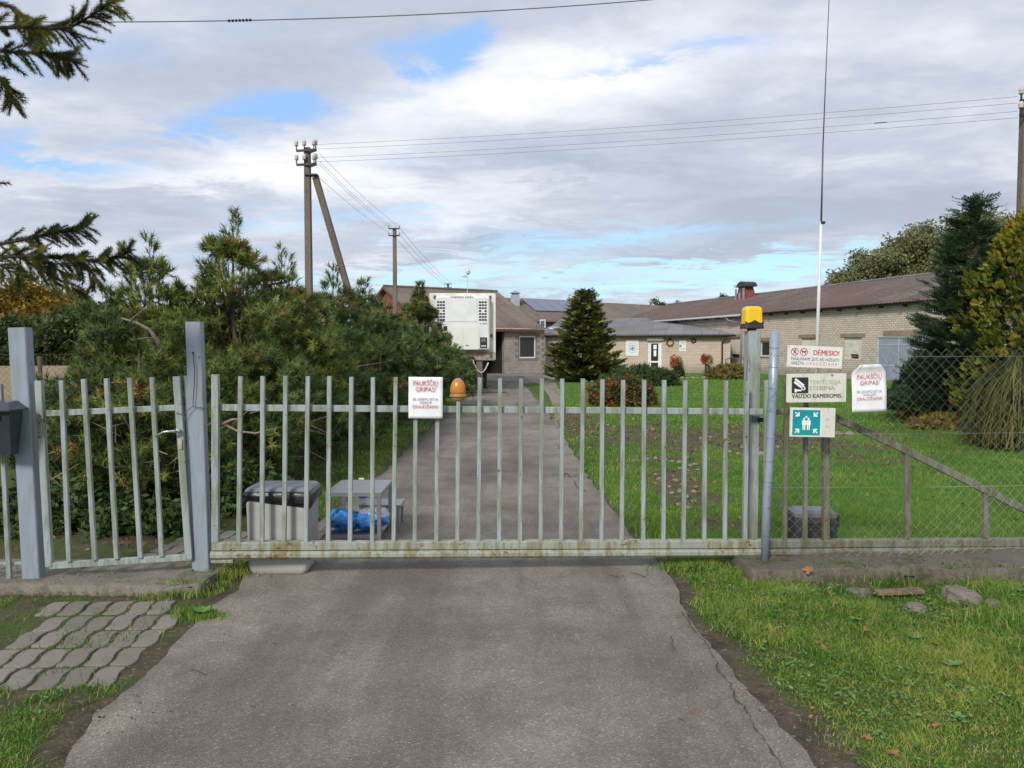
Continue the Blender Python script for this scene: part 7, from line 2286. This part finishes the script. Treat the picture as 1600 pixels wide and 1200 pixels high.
# masonry rubble in front of the plinth
for (px, py, sz, lb) in ((1500, 938, 62, 'large grey boulder in the grass in front of the plinth'), (1552, 945, 34, 'pale boulder right of the large grey one'), (1342, 930, 40, 'brown stone in the grass left of the broken plank'), (1430, 952, 38, 'flat brown stone below the broken plank'), (1240, 926, 30, 'stone sunk in the grass below the tube post')):
    o = stone(px, py, sz, lb, nm='boulder')
    o.scale.z *= .8; o.location.z -= .012; o.data = rough_stones[int(px) % 2]
for a, b_, wd_, mt, lb in ((W(1260, 918, 5.02), W(1360, 927, 4.98), .05, 'plank_dark', 'dark broken plank lying in front of the plinth'), (W(1368, 934, 4.86), W(1440, 930, 4.88), .045, 'plank', 'pale broken plank lying right of the dark one')):
    a = Vector((a.x, a.y, .03)); b_ = Vector((b_.x, b_.y, .035))
    o_ = MB().bar(a, b_, .07, .022, (0, 1, 0)).build('plank', mt); tag(o_, lb, 'plank')
# fallen maple leaves
def leaf_mesh(seed):
    r = random.Random(seed)
    pts = []
    for i in range(20):
        a = 2 * math.pi * i / 20
        rr_ = (.5 + .5 * abs(math.cos(2.5 * a))) * r.uniform(.85, 1.1)
        pts.append((rr_ * math.cos(a), rr_ * math.sin(a), .35 * rr_ * math.sin(a * 2 + seed) * .6 + .1 * rr_))
    m = MB(); m.add([(0, 0, 0)] + pts, [(0, i + 1, (i + 1) % 20 + 1) for i in range(20)])
    return m
lm = [mesh_only(leaf_mesh(s), 'fallen_leaf', 'leaf_brown') for s in (1, 2, 3)]
leafs = [(1263, 918, 17, 'curled orange maple leaf standing against the plinth foot'), (1355, 994, 16, ''), (1278, 1014, 14, ''), (1296, 1018, 14, ''), (1286, 1022, 12, ''), (1228, 976, 12, ''), (1460, 1016, 14, ''), (1464, 1146, 15, ''), (1396, 1190, 18, ''), (1112, 915, 11, ''), (1145, 896, 10, ''), (1116, 927, 10, ''), (1262, 947, 9, ''), (1305, 950, 9, ''), (1325, 1130, 14, ''), (1354, 1165, 14, ''), (1222, 999, 9, ''), (1594, 1055, 14, ''), (1160, 975, 9, ''), (1306, 951, 10, '')]
for (px, py, sz, lb) in leafs:
    q = G(px, py); o = bpy.data.objects.new('fallen_leaf', rs.choice(lm)); COL.objects.link(o)
    s = sz * q.y / F * .55
    o.location = (q.x, q.y, .035 if not lb else .12); o.rotation_euler = (rs.uniform(-.4, .4) + (.9 if lb else 0), rs.uniform(-.4, .4), rs.uniform(0, 6)); o.scale = (s, s, s)
    tag(o, lb or 'brown fallen maple leaf lying in the grass right of the driveway', 'leaf', None if lb else 'fallen leaves on the right verge')
for (px, py, sz) in ((513, 1054, 7), (430, 1012, 8), (458, 1110, 9), (394, 1112, 12), (552, 968, 8), (564, 1012, 6), (1066, 1134, 12), (700, 1046, 6), (840, 1010, 5)):
    q = G(px, py); o = bpy.data.objects.new('twig', mesh_only(MB().tube([(-.5, 0, 0), (0, .06, .01), (.5, 0, 0)], [.05, .06, .03], 5), 'twig', 'plank_dark')); COL.objects.link(o)
    s = sz * q.y / F; o.scale = (s, s, s); o.location = (q.x, q.y, .024); o.rotation_euler = (0, 0, rs.uniform(-1, 1)); tag(o, 'tiny dark twig lying on the asphalt in front of the gate', 'twig', 'twigs on the asphalt')
# broad-leaved weeds
def weed(px, py, size, n, lb, seed, z=.03):
    r = random.Random(seed); q = G(px, py); s = size * q.y / F
    o = thing('weed', lb, 'plant', (q.x, q.y, 0), 0)
    for i in range(n):
        a = 2 * math.pi * i / n + r.uniform(-.4, .4); l = s * r.uniform(.35, .6)
        c_ = Vector((q.x, q.y, z)); d = Vector((math.cos(a), math.sin(a), r.uniform(.15, .5))).normalized()
        sd_ = Vector((-d.y, d.x, 0)).normalized(); up = d.cross(sd_) * -1
        pts = [c_, c_ + d * l * .3 + sd_ * l * .3, c_ + d * l * .7 + sd_ * l * .36, c_ + d * l * 1.1, c_ + d * l * .7 - sd_ * l * .36, c_ + d * l * .3 - sd_ * l * .3, c_ + d * l * .6 - Vector((0, 0, l * .12))]
        m = MB(); m.add(pts, [(6, 0, 1), (6, 1, 2), (6, 2, 3), (6, 3, 4), (6, 4, 5), (6, 5, 0)]); m.build('leaf', 'weed_green', o)
for i, a in enumerate(((1106, 897, 24, 3, 'bright green broad leaf at the drive edge below the gate'), (1212, 936, 30, 4, 'broad-leaved weed in the grass below the round post'), (1298, 926, 22, 4, 'small weed at the foot of the plinth'), (1408, 908, 44, 8, 'leafy weed growing on the plinth foot behind the planks'),
                       (1335, 976, 26, 3, 'pair of round leaves in the middle of the verge'), (1328, 958, 20, 3, 'small round leaves above the pair in the verge'), (1488, 1048, 34, 4, 'large round-leaved weed at the right of the verge'), (1498, 1132, 30, 4, 'round-leaved weed low in the right verge'), (1537, 1022, 22, 3, 'small round-leaved weed near the right edge'),
                       (1590, 930, 34, 5, 'leafy weed at the right edge by the boulders'), (300, 925, 40, 8, 'leafy weed tuft beside the doorstep corner'), (375, 888, 46, 9, 'leafy weed tuft between the middle post and the bin'), (1430, 1005, 22, 4, 'small leaf rosette in the centre of the verge'), (318, 965, 40, 8, 'green weed tuft between the pavers and the asphalt'))):
    weed(*a[:4], a[4], i)

# ------------------------------------------------------------------ grass
def grass(name, X, Y, hgt, wid, mat_, tint=(.5, .2), lean=.5, label=None, dead=.05, z=None):
    n = len(X)
    a = rng.uniform(0, 2 * np.pi, n)
    h = hgt * rng.uniform(.5, 1.3, n) if np.isscalar(hgt) else hgt * rng.uniform(.6, 1.25, n)
    wv_ = (wid if np.isscalar(wid) else wid) * rng.uniform(.7, 1.3, n)
    ln = rng.uniform(.1, 1, n) * lean * h
    b0 = rng.uniform(0, 2 * np.pi, n)
    z = ground_z(X, Y) - .004 if z is None else z
    sx_, sy_ = np.cos(a) * wv_ / 2, np.sin(a) * wv_ / 2
    lx, ly = np.cos(b0) * ln, np.sin(b0) * ln
    V = np.stack([np.stack([X - sx_, Y - sy_, z], 1), np.stack([X + sx_, Y + sy_, z], 1),
                  np.stack([X + lx * .3 - sx_ * .8, Y + ly * .3 - sy_ * .8, z + h * .55], 1), np.stack([X + lx * .3 + sx_ * .8, Y + ly * .3 + sy_ * .8, z + h * .55], 1),
                  np.stack([X + lx, Y + ly, z + h * (1 - .25 * ln / np.maximum(h, .001))], 1)], 1)
    T3 = np.array([(0, 1, 3), (0, 3, 2), (2, 3, 4)])
    Fs = T3[None] + (np.arange(n) * 5)[:, None, None]
    t = np.clip(rng.normal(tint[0], tint[1], n) + (fbm(X * 1.3 + 5, Y * 1.3) - .5) * 1.0 + (fbm(X * 6 + 5, Y * 6) - .5) * .6, 0, .93)
    t = np.where(rng.random(n) < dead, 1.0, t)
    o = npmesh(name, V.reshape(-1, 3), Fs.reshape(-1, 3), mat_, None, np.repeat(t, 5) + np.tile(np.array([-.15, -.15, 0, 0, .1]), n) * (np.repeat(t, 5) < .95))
    tag(o, label, 'grass', kind='stuff')
    return o
def sample(n, x0, x1, y0, y1):
    return rng.uniform(x0, x1, n), rng.uniform(y0, y1, n)
# right verge
X, Y = sample(190000, .9, 4.9, 1.9, 5.35)
s = soil_mask(X, Y); l_, r_ = drive_edges(Y)
inview = np.abs(X) < Y * .70 + .25
keep = (rng.random(len(X)) > s * 1.15) & (X > r_ + .05) & inview & ~((X > 1.58) & (Y > 5.08))
clm = fbm(X * 3.1, Y * 3.1, 3)
keep &= rng.random(len(X)) < np.clip(.35 + clm * 1.2, 0, 1)
X, Y = X[keep], Y[keep]
hh_ = .022 + .085 * np.clip(fbm(X * 2.4 + 3, Y * 2.4, 4) - .38, 0, 1) * 2.2
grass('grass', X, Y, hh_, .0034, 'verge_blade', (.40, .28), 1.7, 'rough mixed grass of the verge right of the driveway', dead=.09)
# left front grass
X, Y = sample(100000, -4.2, -1.0, 1.8, 5.5)
s = soil_mask(X, Y); l_, r_ = drive_edges(Y)
onpav = (X > -3.15) & (X < -1.78) & (Y > 3.55) & (Y < 5.0)
keep = (rng.random(len(X)) > s * 1.2) & (X < l_ - .04) & (np.abs(X) < Y * .72 + .3) & ~(onpav & (rng.random(len(X)) < .94)) & ~((X > -3.9) & (X < -2.0) & (Y > 4.9))
X, Y = X[keep], Y[keep]
grass('grass', X, Y, .045, .0034, 'verge_blade', (.36, .26), 1.6, 'grass left of the pavers and at the lower left corner', dead=.06)
# clover and small-leaved weeds between the blades
X, Y = sample(16000, -4.2, 4.9, 1.9, 5.5)
s = soil_mask(X, Y); l_, r_ = drive_edges(Y)
pt = fbm(X * 2.0 + 21, Y * 2.0 + 9, 4)
keep = (rng.random(len(X)) > s * 1.1) & ((X > r_ + .08) | (X < l_ - .08)) & (pt > .50) & ~((X > 1.58) & (Y > 5.08)) & ~((X < -1.75) & (X > -3.2) & (Y > 3.5)) & (np.abs(X) < Y * .72 + .3)
X, Y = X[keep], Y[keep]; n = len(X)
cv = leaf_cluster(5, .022, .012, 44); cv[0][:, 2] *= .5
o_ = scatter('clover', cv[0], cv[1], np.stack([X, Y, ground_z(X, Y) + rng.uniform(.012, .045, n)], 1), rng.normal(size=(n, 3)) * .4 + np.array([0, 0, 1.0]), rng.uniform(.6, 1.4, n), np.clip(rng.normal(.55, .25, n), 0, .9), 'clover_leaf', None, tvt=cv[2] * .5)
tag(o_, 'patches of clover and small weeds in the verge grass', 'clover', kind='stuff')
# tufts at slab, post feet and paver corners
cx_, cy_, hs_ = [], [], []
for (px, py, sp_, n, hh0) in ((330, 905, .10, 500, .09), (360, 897, .10, 600, .11), (300, 895, .08, 300, .09), (290, 960, .07, 200, .05), (320, 968, .07, 350, .06), (250, 932, .10, 250, .05), (300, 930, .08, 300, .05), (60, 915, .3, 300, .04), (20, 912, .2, 300, .05), (1060, 890, .10, 500, .07), (1100, 885, .12, 500, .08), (1150, 905, .10, 500, .08), (1330, 925, .15, 500, .08), (1390, 915, .10, 300, .10), (1540, 930, .12, 500, .13), (1560, 975, .12, 400, .1), (1250, 925, .12, 400, .07), (1180, 925, .12, 400, .08), (190, 990, .15, 90, .025), (120, 1010, .15, 90, .025), (1310, 1160, .06, 60, .04), (1280, 1135, .05, 40, .04)):
    q = G(px, py); cx_.append(rng.normal(q.x, sp_, n)); cy_.append(rng.normal(q.y, sp_ * .6, n)); hs_.append(np.full(n, hh0))
X, Y, hh_ = np.concatenate(cx_), np.concatenate(cy_), np.concatenate(hs_)
grass('grass_tufts', X, Y, hh_, .0042, 'verge_blade', (.40, .2), .9, 'taller grass tufts around the doorstep, posts and plinth', dead=.12)
X1_, Y1_ = sample(5200, 1.58, 5.2, 5.04, 5.5)
kk = fbm(X1_ * 2.6, Y1_ * 5, 3) + (5.16 - Y1_) * .9 > .52
X2_, Y2_ = sample(2600, -3.9, -2.0, 4.86, 5.3)
k2_ = fbm(X2_ * 3.6, Y2_ * 6 + 4, 3) + (4.98 - Y2_) * .8 > .54
jx_, jy_ = [], []
for i in range(13):
    for j in range(7):
        if (i, j) in skip: continue
        for q_ in range(7):
            q = PM @ Vector((-1.05 + i * .131 + rng.uniform(-.06, .06), -0.66 + j * .253 + .1265 + rng.normal(0, .004), 0)); jx_.append(q.x); jy_.append(q.y)
        for q_ in range(10):
            tt_ = rng.uniform(0, 1); q = PM @ Vector((-1.05 + i * .131 + .0655 + .011 * math.sin(2 * math.pi * tt_), -0.66 + j * .253 + (tt_ - .5) * .24, 0)); jx_.append(q.x); jy_.append(q.y)
jx_, jy_ = np.array(jx_), np.array(jy_)
kj = fbm(jx_ * 5 + 2, jy_ * 5, 3) > .46
grass('joint_moss', np.repeat(jx_[kj], 3) + rng.normal(0, .003, 3 * kj.sum()), np.repeat(jy_[kj], 3) + rng.normal(0, .003, 3 * kj.sum()), .013, .0036, 'verge_blade', (.22, .2), 1.6, 'moss and short grass growing in the joints between the pavers', dead=.15, z=np.full(3 * kj.sum(), -.004))
X, Y = np.concatenate([X1_[kk], X2_[k2_]]), np.concatenate([Y1_[kk], Y2_[k2_]])
zt_g = np.where(X > 0, np.where(Y > 5.12, .10, .0), np.where(Y > 4.92, .052, .0))
grass('creeping_grass', X, Y, .035, .0036, 'verge_blade', (.35, .25), 1.8, 'short grass and moss creeping over the concrete edges', dead=.12, z=zt_g)
# lawn beyond the gate, finer near and coarser far
for i, (y0, y1, n, hg, wd_, dn) in enumerate(((5.5, 9, 90000, .045, .0045, 1), (9, 15, 80000, .05, .008, 1), (15, 30, 70000, .06, .018, 1), (30, 50, 26000, .07, .04, 1))):
    X, Y = sample(n * 1, -3, 24, y0, y1)
    X = rng.uniform(-.3, .70, len(X)) * Y
    s = soil_mask(X, Y); l_, r_ = drive_edges(Y)
    lw_ = lawn_mask(X, Y)
    path = (np.abs(X - (r_ + .45)) < .35) & (Y > 22) & (Y < 36)
    ok = (X > r_ + .03) | ((X < l_ - .03) & (X > -3.0) & (Y < 27))
    if y0 >= 30: ok = (X > 3.0 + (Y - 30) * .18) & (Y < 47) & (X < 8.86 + .275 * (69.9 - Y) - .8)
    keep = ok & (rng.random(len(X)) > s * 1.05) & ~path
    keep &= rng.random(len(X)) < .45 + .55 * fbm(X * 2.5, Y * 2.5)
    keep &= ~((X > 1.58) & (X < 6.2) & (Y < 5.8))
    X, Y = X[keep], Y[keep]; lw_ = lw_[keep]
    m1 = rng.random(len(X)) < lw_
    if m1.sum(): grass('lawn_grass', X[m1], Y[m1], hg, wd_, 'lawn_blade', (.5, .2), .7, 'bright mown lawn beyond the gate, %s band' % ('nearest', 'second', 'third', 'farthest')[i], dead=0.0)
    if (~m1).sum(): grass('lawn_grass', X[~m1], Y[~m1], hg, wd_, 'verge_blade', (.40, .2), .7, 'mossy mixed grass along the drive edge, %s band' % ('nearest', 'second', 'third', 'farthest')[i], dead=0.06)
# leaf litter on the garden bed and below the pines
X, Y = sample(26000, -4.4, 8, 5.6, 22)
s = soil_mask(X, Y); l_, r_ = drive_edges(Y)
keep = (rng.random(len(X)) < s * .8) & ((X > r_ + .02) | (X < l_ - .02)) & ~((X > 1.58) & (X < 6.2) & (Y < 5.8))
keep |= (rng.random(len(X)) < .03) & ((X > r_) | (X < l_)) & (Y > 5.9)
X, Y = X[keep], Y[keep]
n = len(X)
lt = leaf_cluster(1, .001, .028, 3)
ex, ey2 = [], []  # litter clumps added at post and plinth feet as contact shade
for (px, py, sp_, m_n) in ((320, 888, .10, 90), (60, 906, .12, 60), (150, 925, .35, 90), (1185, 885, .12, 60), (1060, 880, .12, 60), (350, 885, .12, 80), (1300, 922, .5, 120), (1500, 925, .4, 80), (110, 1120, .25, 60), (1290, 1120, .25, 60)):
    q = G(px, py); ex.append(rng.normal(q.x, sp_, m_n)); ey2.append(rng.normal(q.y, sp_ * .5, m_n))
ex, ey2 = np.concatenate(ex), np.concatenate(ey2)
zb_ = np.concatenate([ground_z(X, Y) + .02, np.where((ey2 > 4.93) & (ex < -2.0), .075, np.where((ey2 > 5.12) & (ex > 1.6), .125, .025))])
X, Y = np.concatenate([X, ex]), np.concatenate([Y, ey2]); n = len(X)
P = np.stack([X, Y, zb_], 1)
D = rng.normal(size=(n, 3)); D[:, 2] *= np.where(Y < 5.9, .25, 1)
Sz = rng.uniform(.5, 1.3, n) * np.where(Y < 5.9, .42, 1.0)
o_ = scatter('leaf_litter', lt[0], lt[1], P, D, Sz, np.clip(rng.normal(.45, .25, n), 0, .9), 'litter')
tag(o_, 'brown leaf litter strewn over the garden bed and under the pines, with clumps added at post feet as contact shade', 'leaf litter', kind='stuff')
# small gravel on the dirt shoulders
X, Y = sample(9000, .6, 2.4, 2.0, 5.4)
s = soil_mask(X, Y); l_, r_ = drive_edges(Y)
k1 = (X > r_ - .03) & (s > .4)
X2, Y2 = sample(6000, -2.6, -1.0, 2.0, 5.4); s2 = soil_mask(X2, Y2); l2, r2 = drive_edges(Y2); k2 = (X2 < l2 + .03) & (s2 > .4) & ~((X2 > -3.1) & (X2 < -1.8) & (Y2 > 3.6))
X3, Y3 = sample(5200, -2.4, 2.2, 2.0, 9.0); l3, r3 = drive_edges(Y3)
e3 = np.minimum(X3 - l3, r3 - X3); k3 = (e3 > 0) & (rng.random(len(X3)) < np.exp(-e3 / .22) * .9 + .06)
X, Y = np.concatenate([X[k1], X2[k2], X3[k3]])[:9000], np.concatenate([Y[k1], Y2[k2], Y3[k3]])[:9000]
gz_ = np.where((X > drive_edges(Y)[0]) & (X < drive_edges(Y)[1]), .0185, .004)
peb = np.array([(1, 0, 0), (0, 1, 0), (-1, 0, 0), (0, -1, 0), (0, 0, .7), (0, 0, -.5)], float)
pf = np.array([(0, 1, 4), (1, 2, 4), (2, 3, 4), (3, 0, 4)])
P = np.stack([X, Y, gz_], 1)
MAT['pebble'] = MAT['boulder']
o_ = scatter('gravel_chips', peb, pf, P, np.tile([[0, .1, 1.0]], (len(X), 1)), rng.uniform(.001, .0038, len(X)), np.zeros(len(X)), 'pebble')
tag(o_, 'small gravel chips along the bare earth edges of the driveway', 'gravel', kind='stuff')
